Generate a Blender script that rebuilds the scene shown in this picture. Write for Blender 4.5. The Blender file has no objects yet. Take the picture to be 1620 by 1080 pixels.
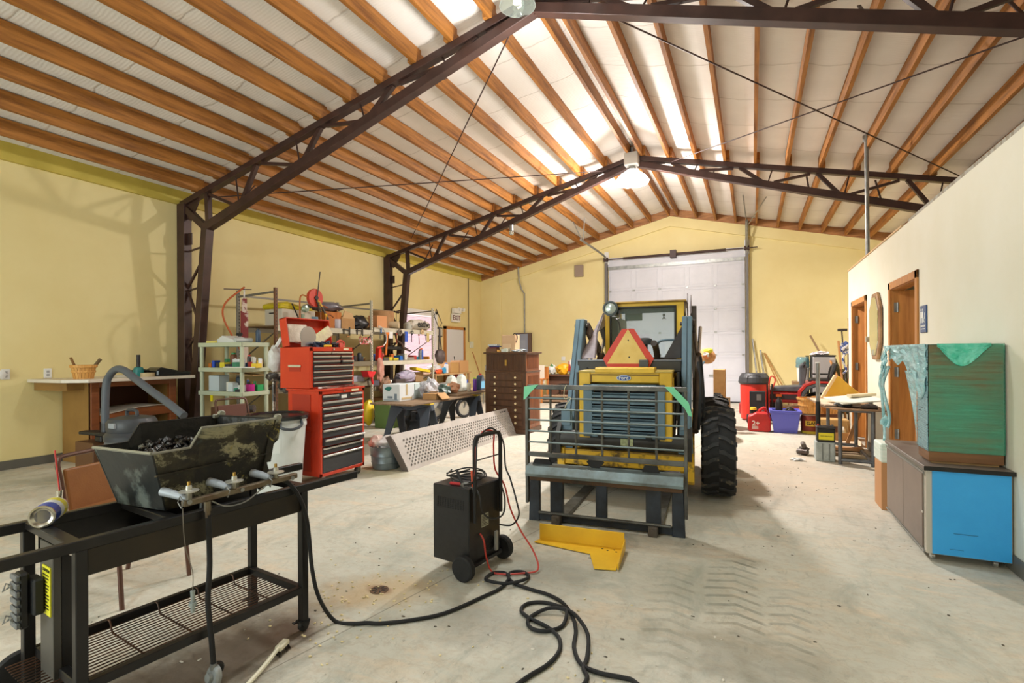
import bpy, bmesh, math, random
from mathutils import Vector, Matrix, noise
random.seed(7)
C = bpy.context.scene.collection
R = math.radians
# ---------------------------------------------------------------- camera
CAM_YAW, CAM_ROLL, CAM_H = R(25.218), R(-0.3295), 1.35
_f = Vector((-math.sin(CAM_YAW), math.cos(CAM_YAW), 0)); _r = Vector((math.cos(CAM_YAW), math.sin(CAM_YAW), 0)); _u = Vector((0, 0, 1))
_cr = _r*math.cos(CAM_ROLL) + _u*math.sin(CAM_ROLL); _cu = _u*math.cos(CAM_ROLL) - _r*math.sin(CAM_ROLL)
cd = bpy.data.cameras.new('camera'); cam = bpy.data.objects.new('camera', cd); C.objects.link(cam)
cd.sensor_width = 36; cd.lens = 36*806.77/1620; cd.shift_y = 17.55/1620; cd.clip_start = 0.05; cd.clip_end = 100
m = Matrix((_cr, _cu, -_f)).transposed().to_4x4(); m.translation = Vector((0, 0, CAM_H)); cam.matrix_world = m
bpy.context.scene.camera = cam
# ---------------------------------------------------------------- world, exposure
w = bpy.data.worlds.new('world'); bpy.context.scene.world = w; w.use_nodes = True
w.node_tree.nodes['Background'].inputs[0].default_value = (0.86, 0.94, 1.0, 1); w.node_tree.nodes['Background'].inputs[1].default_value = 1.0
vs = bpy.context.scene.view_settings
vs.view_transform = 'Standard'; vs.look = 'None'; vs.gamma = 1; vs.exposure = -0.08; vs.use_curve_mapping = False
def lamp_light(name, kind, loc, power, col, size=0.2, rot=None, sy=None, spread=None):
    l = bpy.data.lights.new(name, kind); l.energy = power; l.color = col
    if kind == 'AREA':
        l.size = size
        if sy: l.shape = 'RECTANGLE'; l.size_y = sy
        if spread: l.spread = spread
    else: l.shadow_soft_size = size
    o = bpy.data.objects.new(name, l); o.location = loc
    if rot: o.rotation_euler = rot
    C.objects.link(o); return o
WARM = (1.0, 0.935, 0.88); COOL = (0.84, 0.97, 1.0)
lamp_light('far_high_bay_light', 'POINT', (-2.04, 9.75, 4.34), 450, WARM, 0.14)
sp_ = lamp_light('far_high_bay_reflector_light', 'SPOT', (-2.04, 9.75, 4.34), 1220, WARM, 0.14)
sp_.data.spot_size = R(138); sp_.data.spot_blend = 0.45
sp_ = lamp_light('near_high_bay_light', 'SPOT', (-2.06, 4.78, 4.62), 190, (0.93, 1.0, 0.95), 0.16)
sp_.data.spot_size = R(165); sp_.data.spot_blend = 1.0
lamp_light('near_ceiling_fill', 'POINT', (-2.06, 4.70, 4.10), 100, (1.0, 0.97, 0.93), 0.2)  # extra point light placed below the near lamp to brighten the ceiling
lamp_light('rear_high_bay_light', 'POINT', (-2.06, -0.3, 4.30), 170, COOL, 0.25)
lamp_light('rear_fill_light', 'AREA', (-4.9, -4.85, 1.8), 350, COOL, 4.6, (R(90), 0, 0), 3.4)  # added soft light just inside the closed rear wall, brightens the room
lamp_light('back_room_area_light', 'AREA', (2.8, 12.3, 3.6), 60, (1.0, 0.93, 0.84), 1.2, (0, 0, 0), 0.3)  # unseen area light over the back room, no fixture modelled
lamp_light('left_window_daylight', 'AREA', (-7.8, 11.2, 1.6), 18, (1.0, 0.95, 1.0), 1.3, (0, R(-90), 0), 1.3)

# ---------------------------------------------------------------- materials
def lin(c): 
    c = c/255.0
    return c/12.92 if c <= .04045 else ((c+.055)/1.055)**2.4
def S(r, g, b): return (lin(r), lin(g), lin(b), 1)
_mats = {}
def M(name, rgb, rough=.5, metal=0.0, rgb2=None, scale=6.0, stretch=(1, 1, 1), lo=.35, hi=.65, bump=0.0, bscale=None, detail=5, alpha=1.0, trans=0.0, emit=0.0, coat=0.0, rvar=0.0, generated=False):
    if name in _mats: return _mats[name]
    mt = bpy.data.materials.new(name); mt.use_nodes = True; _mats[name] = mt
    nt = mt.node_tree; b = nt.nodes['Principled BSDF']
    b.inputs['Base Color'].default_value = S(*rgb); b.inputs['Roughness'].default_value = rough; b.inputs['Metallic'].default_value = metal
    b.inputs['Transmission Weight'].default_value = trans; b.inputs['Alpha'].default_value = alpha; b.inputs['Coat Weight'].default_value = coat
    if emit: b.inputs['Emission Color'].default_value = S(*rgb); b.inputs['Emission Strength'].default_value = emit
    if rgb2 or bump or rvar:
        tc = nt.nodes.new('ShaderNodeTexCoord'); mp = nt.nodes.new('ShaderNodeMapping'); mp.inputs['Scale'].default_value = stretch
        oi = nt.nodes.new('ShaderNodeObjectInfo'); va = nt.nodes.new('ShaderNodeVectorMath'); va.operation = 'MULTIPLY_ADD'; va.inputs[1].default_value = (1, 1, 1)
        rs = nt.nodes.new('ShaderNodeVectorMath'); rs.operation = 'SCALE'; rs.inputs[3].default_value = 17.0; cx_ = nt.nodes.new('ShaderNodeCombineXYZ')
        for i_ in range(3): nt.links.new(oi.outputs['Random'], cx_.inputs[i_])
        nt.links.new(cx_.outputs[0], rs.inputs[0]); nt.links.new(tc.outputs['Object'], va.inputs[0]); nt.links.new(rs.outputs[0], va.inputs[2])
        nt.links.new(va.outputs[0], mp.inputs[0])
        nz = nt.nodes.new('ShaderNodeTexNoise'); nz.inputs['Scale'].default_value = scale; nz.inputs['Detail'].default_value = detail; nz.inputs['Roughness'].default_value = .6
        nt.links.new(mp.outputs[0], nz.inputs[0])
        if rgb2:
            cr = nt.nodes.new('ShaderNodeValToRGB'); cr.color_ramp.elements[0].position = lo; cr.color_ramp.elements[1].position = hi
            cr.color_ramp.elements[0].color = S(*rgb2); cr.color_ramp.elements[1].color = S(*rgb)
            nt.links.new(nz.outputs[0], cr.inputs[0]); nt.links.new(cr.outputs[0], b.inputs['Base Color'])
        if rvar:
            mr = nt.nodes.new('ShaderNodeMapRange'); mr.inputs[3].default_value = rough-rvar; mr.inputs[4].default_value = rough+rvar
            nt.links.new(nz.outputs[0], mr.inputs[0]); nt.links.new(mr.outputs[0], b.inputs['Roughness'])
        if bump:
            n2 = nz
            if bscale:
                n2 = nt.nodes.new('ShaderNodeTexNoise'); n2.inputs['Scale'].default_value = bscale; n2.inputs['Detail'].default_value = 4; nt.links.new(mp.outputs[0], n2.inputs[0])
            bp = nt.nodes.new('ShaderNodeBump'); bp.inputs['Strength'].default_value = bump; bp.inputs['Distance'].default_value = .02
            nt.links.new(n2.outputs[0], bp.inputs['Height']); nt.links.new(bp.outputs[0], b.inputs['Normal'])
    return mt

# ---------------------------------------------------------------- mesh helpers
class MB:
    def __init__(s): s.bm = bmesh.new()
    def add(s, vs_, fs, X=None):
        v = [s.bm.verts.new(X @ Vector(p) if X else p) for p in vs_]
        for f in fs:
            try: s.bm.faces.new([v[i] for i in f])
            except ValueError: pass
        return s
    def box(s, x0, x1, y0, y1, z0, z1, X=None):
        if x0 > x1: x0, x1 = x1, x0
        if y0 > y1: y0, y1 = y1, y0
        if z0 > z1: z0, z1 = z1, z0
        return s.add([(x0,y0,z0),(x1,y0,z0),(x1,y1,z0),(x0,y1,z0),(x0,y0,z1),(x1,y0,z1),(x1,y1,z1),(x0,y1,z1)],
              [(0,3,2,1),(4,5,6,7),(0,1,5,4),(1,2,6,5),(2,3,7,6),(3,0,4,7)], X)
    def cb(s, c, size, rot=(0,0,0)):
        X = Matrix.Translation(c) @ (Matrix.Rotation(rot[2],4,'Z') @ Matrix.Rotation(rot[1],4,'Y') @ Matrix.Rotation(rot[0],4,'X'))
        a, b, d = size[0]/2, size[1]/2, size[2]/2
        return s.box(-a, a, -b, b, -d, d, X)
    def bar(s, p, q, w, h, up=(0,0,1)):
        p, q = Vector(p), Vector(q); d = (q-p); L = d.length; d.normalize(); up = Vector(up)
        x = d.cross(up)
        if x.length < 1e-4: x = d.cross(Vector((1,0,0)))
        x.normalize(); z = x.cross(d)
        X = Matrix((x, d, z)).transposed().to_4x4(); X.translation = p
        return s.box(-w/2, w/2, 0, L, -h/2, h/2, X)
    def cyl(s, p, q, r, r2=None, n=16, cap=True):
        p, q = Vector(p), Vector(q); r2 = r if r2 is None else r2; d = (q-p).normalized()
        x = d.cross(Vector((0,0,1)))
        if x.length < 1e-3: x = Vector((1,0,0))
        x.normalize(); y = d.cross(x)
        v = []; f = []
        for i in range(n):
            a = 2*math.pi*i/n; o = x*math.cos(a)+y*math.sin(a); v += [p+o*r, q+o*r2]
        for i in range(n):
            j = (i+1) % n; f.append((2*i, 2*j, 2*j+1, 2*i+1))
        if cap: f.append(tuple(2*i for i in reversed(range(n)))); f.append(tuple(2*i+1 for i in range(n)))
        return s.add(v, f)
    def tube(s, pts, r, n=8, closed=False):
        pts = [Vector(p) for p in pts]; N = len(pts); v = []; f = []; x = None
        for i, p in enumerate(pts):
            if closed: d = pts[(i+1) % N]-pts[i-1]
            else: d = pts[min(i+1,N-1)]-pts[max(i-1,0)]
            d.normalize()
            if x is None:
                x = d.cross(Vector((0,0,1)))
                if x.length < 1e-3: x = d.cross(Vector((1,0,0)))
            x = (x - d*x.dot(d))
            if x.length < 1e-5: x = d.orthogonal()
            x.normalize(); y = d.cross(x)
            for k in range(n):
                a = 2*math.pi*k/n; v.append(p+(x*math.cos(a)+y*math.sin(a))*r)
        for i in range(N if closed else N-1):
            j = (i+1) % N
            for k in range(n):
                l = (k+1) % n; f.append((i*n+k, j*n+k, j*n+l, i*n+l))
        if not closed: f.append(tuple(range(n))); f.append(tuple((N-1)*n+k for k in reversed(range(n))))
        return s.add(v, f)
    def prism(s, poly, axis, a, b, X=None):
        n = len(poly); v = []
        for t in (a, b):
            for (p, q) in poly:
                v.append((t,p,q) if axis == 'x' else (p,t,q) if axis == 'y' else (p,q,t))
        f = [tuple(reversed(range(n))), tuple(range(n, 2*n))] + [(i, (i+1) % n, n+(i+1) % n, n+i) for i in range(n)]
        return s.add(v, f, X)
    def lathe(s, prof, c=(0,0,0), n=24, X=None, cap=True):
        c = Vector(c); v = []; f = []
        for (r, z) in prof:
            for k in range(n):
                a = 2*math.pi*k/n; v.append(c+Vector((r*math.cos(a), r*math.sin(a), z)))
        for i in range(len(prof)-1):
            for k in range(n):
                l = (k+1) % n; f.append((i*n+k, i*n+l, (i+1)*n+l, (i+1)*n+k))
        if cap: f.append(tuple(reversed(range(n)))); f.append(tuple((len(prof)-1)*n+k for k in range(n)))
        return s.add(v, f, X)
    def blob(s, c, r, seed=0, amp=.25, freq=2.0, sub=3, flat=None, ridged=False):
        b2 = bmesh.new(); bmesh.ops.create_icosphere(b2, subdivisions=sub, radius=1.0)
        idx = {}
        c = Vector(c)
        for v in b2.verts:
            p = v.co.normalized(); k = noise.fractal(p*freq+Vector((seed*7.3, seed*1.7, seed)), 1.0, 2.0, 3)
            if ridged: k = .35-abs(k)*1.4
            q = p*(1+amp*k); q = Vector((q.x*r[0], q.y*r[1], q.z*r[2]))
            if flat is not None: q.z = max(q.z, -r[2]*flat)
            idx[v.index] = s.bm.verts.new(c+q)
        for fc in b2.faces: s.bm.faces.new([idx[v.index] for v in fc.verts])
        b2.free(); return s
    def build(s, name, mat, parent=None, bevel=0.0, smooth=False, loc=None, rot=None, seg=1):
        bmesh.ops.recalc_face_normals(s.bm, faces=s.bm.faces)
        me = bpy.data.meshes.new(name); s.bm.to_mesh(me); s.bm.free()
        o = bpy.data.objects.new(name, me); C.objects.link(o)
        if mat: me.materials.append(mat)
        if parent: o.parent = parent
        if loc: o.location = loc
        if rot: o.rotation_euler = rot
        if smooth:
            for p in me.polygons: p.use_smooth = True
            try: me.set_sharp_from_angle(angle=R(40))
            except Exception: pass
        if bevel:
            md = o.modifiers.new('bevel', 'BEVEL'); md.width = bevel; md.segments = seg; md.limit_method = 'ANGLE'; md.angle_limit = R(35); md.use_clamp_overlap = True
        return o
def arc(c, r, a0, a1, n, plane='xy'):
    out = []
    for i in range(n+1):
        a = R(a0+(a1-a0)*i/n); p, q = r*math.cos(a), r*math.sin(a)
        out.append((c[0]+p, c[1]+q, c[2]) if plane == 'xy' else (c[0]+p, c[1], c[2]+q) if plane == 'xz' else (c[0], c[1]+p, c[2]+q))
    return out
def smoothpath(pts, k=6, closed=False):
    P = [Vector(p) for p in pts]; out = []; n = len(P)
    for i in range(n if closed else n-1):
        p0 = P[i-1] if (i > 0 or closed) else P[0]; p1 = P[i]; p2 = P[(i+1) % n]; p3 = P[(i+2) % n] if (i+2 < n or closed) else P[-1]
        for j in range(k):
            t = j/k
            out.append(.5*((2*p1)+(p2-p0)*t+(2*p0-5*p1+4*p2-p3)*t*t+(3*p1-p0-3*p2+p3)*t**3))
    if not closed: out.append(P[-1])
    return out
def thing(name, label, cat, loc=(0,0,0), rz=0, group=None):
    o = bpy.data.objects.new(name, None); C.objects.link(o); o.empty_display_size = .1
    o.location = loc; o.rotation_euler = (0, 0, R(rz)); o['label'] = label; o['category'] = cat
    if group: o['group'] = group
    return o
def tag(o, label, cat, group=None):
    o['label'] = label; o['category'] = cat
    if group: o['group'] = group
    return o
def struct(o): o['kind'] = 'structure'; return o
def text(name, body, size, mat, parent=None, loc=(0,0,0), rot=(0,0,0), ext=.001, bold=False, sx=1.0, mirror=False):
    cu = bpy.data.curves.new(name, 'FONT'); cu.body = body; cu.size = size; cu.extrude = ext; cu.align_x = 'CENTER'; cu.align_y = 'CENTER'; cu.offset = .0
    if bold: cu.offset = size*.02
    t = bpy.data.objects.new(name, cu); me = bpy.data.meshes.new_from_object(t); bpy.data.objects.remove(t)
    o = bpy.data.objects.new(name, me); C.objects.link(o); me.materials.clear(); me.materials.append(mat)
    o.location = loc; o.rotation_euler = rot; o.scale = (sx, 1, 1)
    if parent: o.parent = parent
    return o

# ---------------------------------------------------------------- shared materials
WALL = M('yellow_wall_paint', (235,220,162), .62, rgb2=(230,213,152), scale=1.2, bump=.06, bscale=90)
WALLP = M('pale_partition_paint', (228,225,208), .6, rgb2=(223,219,198), scale=1.5, bump=.05, bscale=90)
EAVE = M('shaded_eave_yellow', (206,186,84), .55, rgb2=(194,174,74), scale=3)  # wall yellow made darker, the eave's shade put into its colour
BASE = M('grey_vinyl_base', (98,96,88), .5)
WOODR = M('roof_lumber', (180,118,50), .6, rgb2=(116,68,20), scale=3.2, stretch=(6,.5,6), lo=.3, hi=.62, bump=.15, bscale=20)
WOODL = M('ledger_lumber', (178,124,76), .62, rgb2=(126,84,48), scale=3.0, stretch=(1,4,6), lo=.3, hi=.65)
STEEL = M('brown_painted_steel', (74,50,44), .42, .15, rgb2=(54,36,32), scale=5, lo=.3, hi=.7)
STEELD = M('brown_rod_steel', (62,42,38), .5, .2)
GALV = M('galvanized_steel', (168,168,164), .42, .75, rgb2=(128,130,128), scale=9, lo=.3, hi=.7)
BLACKM = M('black_satin_metal', (24,23,24), .38, .3, rgb2=(38,36,36), scale=12, lo=.3, hi=.8)
BLACKP = M('black_plastic', (26,26,27), .5)
RUBBER = M('black_rubber', (33,33,35), .78, rgb2=(22,22,24), scale=8, bump=.1, bscale=60)
CHROME = M('chrome', (205,205,205), .22, .95)
WHITEP = M('white_plastic', (232,232,228), .45)
OAK = M('honey_oak_trim', (200,138,72), .45, rgb2=(168,106,48), scale=4, stretch=(6,6,.6), lo=.3, hi=.7)
CARD = M('cardboard', (190,148,98), .8, rgb2=(172,130,82), scale=5)
GREYP = M('grey_plastic', (110,112,114), .5)

XL, XR, XM, XE, YF = -7.989, 1.436, -2.036, 3.917, 14.592
YB = -5.0
def roofz(x): return 5.297-.2385*abs(x-XM)        # underside of the insulation
def purz(x): return roofz(x)-.20                  # underside of the purlins
# ---------------------------------------------------------------- floor
def floor_material():
    mt = bpy.data.materials.new('stained_concrete'); mt.use_nodes = True; nt = mt.node_tree; N = nt.nodes; Lk = nt.links; b = N['Principled BSDF']
    tc = N.new('ShaderNodeTexCoord')
    def noise_(sc, det=6, st=(1,1,1), rough=.6, dist=0):
        mp = N.new('ShaderNodeMapping'); mp.inputs['Scale'].default_value = st; Lk.new(tc.outputs['Object'], mp.inputs[0])
        n = N.new('ShaderNodeTexNoise'); n.inputs['Scale'].default_value = sc; n.inputs['Detail'].default_value = det; n.inputs['Roughness'].default_value = rough; n.inputs['Distortion'].default_value = dist
        Lk.new(mp.outputs[0], n.inputs[0]); return n.outputs[0]
    def ramp(v, stops):
        r = N.new('ShaderNodeValToRGB'); e = r.color_ramp.elements
        while len(e) < len(stops): e.new(.5)
        for i, (p, c) in enumerate(stops): e[i].position = p; e[i].color = c
        Lk.new(v, r.inputs[0]); return r.outputs[0]
    def mix(f, a, c, fac=None):
        mx = N.new('ShaderNodeMix'); mx.data_type = 'RGBA'
        if fac is not None: mx.inputs[0].default_value = fac
        else: Lk.new(f, mx.inputs[0])
        for s_, v in ((6, a), (7, c)):
            if isinstance(v, tuple): mx.inputs[s_].default_value = v
            else: Lk.new(v, mx.inputs[s_])
        return mx.outputs[2]
    def mth(op, a, c=None, d=None):
        n = N.new('ShaderNodeMath'); n.operation = op
        for i, v in enumerate((a, c, d)):
            if v is None: continue
            if isinstance(v, (int, float)): n.inputs[i].default_value = v
            else: Lk.new(v, n.inputs[i])
        return n.outputs[0]
    g = lambda v: (v, v, v, 1)
    col = ramp(noise_(.55, 6, dist=.4), [(.28, S(172,174,162)), (.5, S(202,199,186)), (.72, S(216,207,193))])
    col = mix(ramp(noise_(1.7, 8, (1,2.2,1), .7, 1.2), [(.50, g(0)), (.66, g(.75))]), col, S(216,198,174))
    col = mix(ramp(noise_(1.1, 7, (2.0,.9,1), .68, 1.5), [(.52, g(0)), (.70, g(.8))]), col, S(158,162,152))
    col = mix(ramp(noise_(6, 8, (1,1,1), .75), [(.56, g(0)), (.75, g(.45))]), col, S(226,218,202))
    col = mix(ramp(noise_(30, 4), [(.66, g(0)), (.76, g(.6))]), col, S(120,108,92))
    col = mix(ramp(noise_(14, 10, (1,1.6,1), .8, .6), [(.47, g(0)), (.62, g(.42))]), col, S(178,160,138))
    col = mix(ramp(noise_(9, 10, (1.5,1,1), .8, 1.0), [(.54, g(0)), (.64, g(.40))]), col, S(146,148,136))
    sx = N.new('ShaderNodeSeparateXYZ'); Lk.new(tc.outputs['Object'], sx.inputs[0]); X_, Y_ = sx.outputs[0], sx.outputs[1]
    # round soft patches: grease under the grill, rust around the drain, grey, olive and pale tones elsewhere
    def spot(cx, cy, rx, ry, rot=0.0, rag=.55):
        dx = mth('SUBTRACT', X_, cx); dy = mth('SUBTRACT', Y_, cy)
        c_, s_ = math.cos(rot), math.sin(rot)
        u = mth('DIVIDE', mth('ADD', mth('MULTIPLY', dx, c_), mth('MULTIPLY', dy, s_)), rx)
        v = mth('DIVIDE', mth('SUBTRACT', mth('MULTIPLY', dy, c_), mth('MULTIPLY', dx, s_)), ry)
        d = mth('SQRT', mth('ADD', mth('MULTIPLY', u, u), mth('MULTIPLY', v, v)))
        d = mth('ADD', d, mth('MULTIPLY', mth('SUBTRACT', noise_(5, 6), .5), rag*2))
        return ramp(d, [(.35, g(1)), (1.0, g(0))])
    for (cx, cy, rx, ry, rot, colr, st) in [(-2.15,1.45,.42,.75,.1,S(92,76,62),.85), (-2.02,1.78,.18,.16,0,S(86,62,44),.8), (-1.93,2.30,.42,.26,.5,S(196,166,120),.6), (-1.93,2.31,.11,.06,0,S(120,70,40),.8),
            (-1.15,2.95,.5,.35,.3,S(132,132,122),.6), (-1.2,2.25,.45,.3,.2,S(128,128,120),.5), (-.35,3.2,.6,.5,0,S(150,150,134),.5), (-.05,2.45,.5,.35,0,S(128,126,112),.55),
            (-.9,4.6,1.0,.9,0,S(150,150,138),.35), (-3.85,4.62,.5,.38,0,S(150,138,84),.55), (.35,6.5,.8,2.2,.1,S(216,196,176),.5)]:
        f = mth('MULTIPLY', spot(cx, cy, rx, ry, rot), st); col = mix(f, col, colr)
    # rubber tyre tracks: two broken herringbone bands
    for (xc, y0, y1, wd, drift, st) in [(-.10, 2.2, 4.1, .15, -.04, .50), (.17, 2.1, 3.5, .10, .05, .42), (-.42, 2.0, 3.6, .13, -.10, .35)]:
        xx = mth('SUBTRACT', mth('SUBTRACT', X_, xc), mth('MULTIPLY', mth('SUBTRACT', Y_, 3.0), drift))
        xx = mth('ADD', xx, mth('MULTIPLY', mth('SUBTRACT', noise_(3, 2), .5), .08))
        inside = ramp(mth('DIVIDE', mth('ABSOLUTE', xx), wd), [(.85, g(1)), (1.0, g(0))])
        ph = mth('ADD', mth('MULTIPLY', Y_, 62.0), mth('MULTIPLY', mth('ABSOLUTE', xx), 26.0))
        lug = ramp(mth('SINE', ph), [(.45, g(0)), (.75, g(1))])
        yr = mth('MULTIPLY', ramp(mth('SUBTRACT', Y_, y0), [(0.0, g(0)), (.5, g(1))]), ramp(mth('SUBTRACT', y1, Y_), [(0.0, g(0)), (.5, g(1))]))
        f = mth('MULTIPLY', mth('MULTIPLY', inside, lug), mth('MULTIPLY', yr, mth('MULTIPLY', ramp(noise_(2.2, 4), [(.38, g(.15)), (.6, g(1))]), st)))
        col = mix(f, col, S(104,108,98))
    # sawn control joints
    def joint(v, at, wd=.004):
        return mth('LESS_THAN', mth('ABSOLUTE', mth('SUBTRACT', v, at)), wd)
    jj = mth('ADD', joint(mth('ADD', X_, mth('MULTIPLY', Y_, -.19)), -2.162), joint(Y_, 8.86))
    jj = mth('ADD', jj, joint(Y_, 4.9, .003)); jj = mth('MINIMUM', jj, 1.0)
    col = mix(mth('MULTIPLY', jj, .55), col, S(96,92,80))
    Lk.new(col, b.inputs['Base Color'])
    rr = N.new('ShaderNodeMapRange'); rr.inputs[3].default_value = .42; rr.inputs[4].default_value = .78; Lk.new(noise_(2.5), rr.inputs[0]); Lk.new(rr.outputs[0], b.inputs['Roughness'])
    b.inputs['Specular IOR Level'].default_value = .35
    bp = N.new('ShaderNodeBump'); bp.inputs['Strength'].default_value = .12; bp.inputs['Distance'].default_value = .01; Lk.new(noise_(40, 6), bp.inputs['Height']); Lk.new(bp.outputs[0], b.inputs['Normal'])
    return mt
struct(MB().box(XL-.3, XE+.3, YB-.1, YF+.3, -.15, 0).build('floor', floor_material()))
# ---------------------------------------------------------------- walls
struct(MB().box(XL-.2, XL, YB, YF+.2, 0, 3.90).build('wall_left', WALL))
struct(MB().box(XL, XL+.05, YB, YF, 3.655, 3.885).build('trim_1', EAVE))
struct(MB().box(XL, XL+.012, YB, YF, 0, .105).build('baseboard_left', BASE, bevel=.003))
def gable(m_, a, b, x0, x1, z0, top):
    pts = [(x0, z0)] + [(x1, z0)] + [(x1, top(x1))] + ([(XM, top(XM))] if x0 < XM < x1 else []) + [(x0, top(x0))]
    return m_.prism(pts, 'y', a, b)
struct(gable(MB(), YF+.07, YF+.27, XL-.2, XE+.2, 0, lambda x: roofz(x)-.01).build('wall_back', WALL))
fr_ = MB()      # the plane that stands proud of the recessed panel
rt = lambda x: purz(x)-.285
fr_.prism([(XL,0),(-7.261,0),(-7.261,rt(-7.261)),(XM,rt(XM)),(XE,rt(XE)),(XE,roofz(XE)-.02),(XM,roofz(XM)-.02),(XL,roofz(XL)-.02)], 'y', YF, YF+.075)
struct(fr_.build('wall_back_surround', WALL, bevel=.006))
for nm_, sgn, x_end in (('trim_2', -1, XL+.01), ('trim_3', 1, XE)):   # sloping ledger boards on the gable
    mbx = MB(); xs = [XM, x_end]
    mbx.prism([(XM, purz(XM)-.01), (x_end, purz(x_end)-.01), (x_end, roofz(x_end)-.015), (XM, roofz(XM)-.015)], 'y', YF-.04, YF)
    struct(mbx.build(nm_, WOODL))
struct(MB().box(XE, XE+.2, YB, YF+.2, 0, 3.95).build('wall_right', WALL))
# closed rear wall behind the camera; no doorway is cut in it
rw = gable(MB(), YB-.2, YB, XL-.2, XE+.2, 0, lambda x: roofz(x)-.01)
struct(rw.build('wall_front', WALL))
# partition of the restrooms
PD = [(6.10, 7.09), (8.52, 9.52)]     # door openings (y)
pw = MB(); zt = 2.648; ys = [YB, PD[0][0], PD[0][1], PD[1][0], PD[1][1], 9.94]
for i in (0, 2, 4): pw.box(XR, XR+.12, ys[i], ys[i+1], 0, zt)
for i in (1, 3): pw.box(XR, XR+.12, ys[i], ys[i+1], 2.05, zt)
struct(pw.build('wall_partition', WALLP))
struct(MB().box(XR+.12, XE, 9.885, 9.94, 0, zt).build('wall_partition_end', WALLP))
struct(MB().box(XR+.12, XE-.65, YB, 9.885, 2.50, 2.56).build('ceiling_restroom', WHITEP))
for n_, (a, b_) in enumerate([(3.9,6.02),(7.17,8.44),(YB,3.9)]):
    struct(MB().box(XR-.012, XR, a, b_, 0, .105).build('baseboard_right_%d' % (n_+1), BASE, bevel=.003))
struct(MB().box(XR-.012, XR+.15, 6.6, 9.955, zt, zt+.018).build('trim_4', M('cap_board', (206,172,128), .6)))
struct(MB().box(XR+.05, XR+.13, YB, 6.6, zt, zt+.075).build('trim_5', M('torn_drywall_edge', (176,172,160), .8, rgb2=(150,140,122), scale=3, stretch=(1,8,1), lo=.45, hi=.5)))
# ---------------------------------------------------------------- insulated roof skin
def ceiling_material():
    mt = bpy.data.materials.new('vinyl_faced_insulation'); mt.use_nodes = True; nt = mt.node_tree; N = nt.nodes; b = N['Principled BSDF']; Lk = nt.links
    tc = N.new('ShaderNodeTexCoord'); sp = N.new('ShaderNodeSeparateXYZ'); Lk.new(tc.outputs['Object'], sp.inputs[0])
    nz = N.new('ShaderNodeTexNoise'); nz.inputs['Scale'].default_value = 1.4; nz.inputs['Detail'].default_value = 7; Lk.new(tc.outputs['Object'], nz.inputs[0])
    cr = N.new('ShaderNodeValToRGB'); e = cr.color_ramp.elements; e[0].position = .3; e[0].color = S(232,228,222); e[1].position = .7; e[1].color = S(244,240,235); Lk.new(nz.outputs[0], cr.inputs[0])
    # seams across the roll every 0.6 m, wandering a little
    n2 = N.new('ShaderNodeTexNoise'); n2.inputs['Scale'].default_value = 1.8; n2.inputs['Detail'].default_value = 3; Lk.new(tc.outputs['Object'], n2.inputs[0])
    def mth(op, a, c=None):
        n = N.new('ShaderNodeMath'); n.operation = op
        for i, v in enumerate((a, c)):
            if v is None: continue
            if isinstance(v, (int, float)): n.inputs[i].default_value = v
            else: Lk.new(v, n.inputs[i])
        return n.outputs[0]
    yy = mth('ADD', sp.outputs[1], mth('MULTIPLY', n2.outputs[0], .22)); fr2 = mth('FRACT', mth('MULTIPLY', yy, 1/.92)); d = mth('ABSOLUTE', mth('SUBTRACT', fr2, .5))
    r2 = N.new('ShaderNodeValToRGB'); q = r2.color_ramp.elements; q[0].position = 0; q[0].color = (1,1,1,1); q[1].position = .018; q[1].color = (0,0,0,1); Lk.new(d, r2.inputs[0])
    mx = N.new('ShaderNodeMix'); mx.data_type = 'RGBA'; Lk.new(mth('MULTIPLY', r2.outputs[0], .35), mx.inputs[0]); Lk.new(cr.outputs[0], mx.inputs[6]); mx.inputs[7].default_value = S(140,126,106)
    Lk.new(mx.outputs[2], b.inputs['Base Color']); b.inputs['Roughness'].default_value = .62; b.inputs['Specular IOR Level'].default_value = .18
    wv = N.new('ShaderNodeTexWave'); wv.bands_direction = 'Y'; wv.inputs['Scale'].default_value = 9; wv.inputs['Distortion'].default_value = 3; Lk.new(tc.outputs['Object'], wv.inputs[0])
    sm = mth('ADD', mth('MULTIPLY', wv.outputs[1], .12), mth('MULTIPLY', nz.outputs[0], 1.0)); sm = mth('SUBTRACT', sm, mth('MULTIPLY', r2.outputs[0], .5))
    bp = N.new('ShaderNodeBump'); bp.inputs['Strength'].default_value = .45; bp.inputs['Distance'].default_value = .02; Lk.new(sm, bp.inputs['Height']); Lk.new(bp.outputs[0], b.inputs['Normal'])
    return mt
CEIL = ceiling_material()
PXL = [-7.53+.4955*k for k in range(12)]            # purlin lines, left slope (last beside the ridge)
PXR = [-1.85+.4845*k for k in range(12)]
PXR = [x for x in PXR if x < XE-.05]
def roofskin(name, xs, sg):
    mb = MB(); v = []; f = []; prof = []
    for a, b_ in zip(xs[:-1], xs[1:]):
        k = 6
        for i in range(k): t = i/k; x = a+(b_-a)*t; prof.append((x, roofz(x)-.022*math.sin(math.pi*t)))
    prof.append((xs[-1], roofz(xs[-1])))
    poly = prof + [(x, roofz(x)+.08) for x, _ in reversed(prof)]
    ny = [YB-.2, YF+.2]
    n = len(poly)
    for y in ny: v += [(x, y, z) for x, z in poly]
    f = [(i, (i+1) % n, n+(i+1) % n, n+i) for i in range(n)]
    mb.add(v, f); o = mb.build(name, CEIL, smooth=False); return struct(o)
roofskin('ceiling_left', [XL-.2]+PXL+[XM], -1)
roofskin('ceiling_right', [XM]+PXR+[XE+.2], 1)
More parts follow.
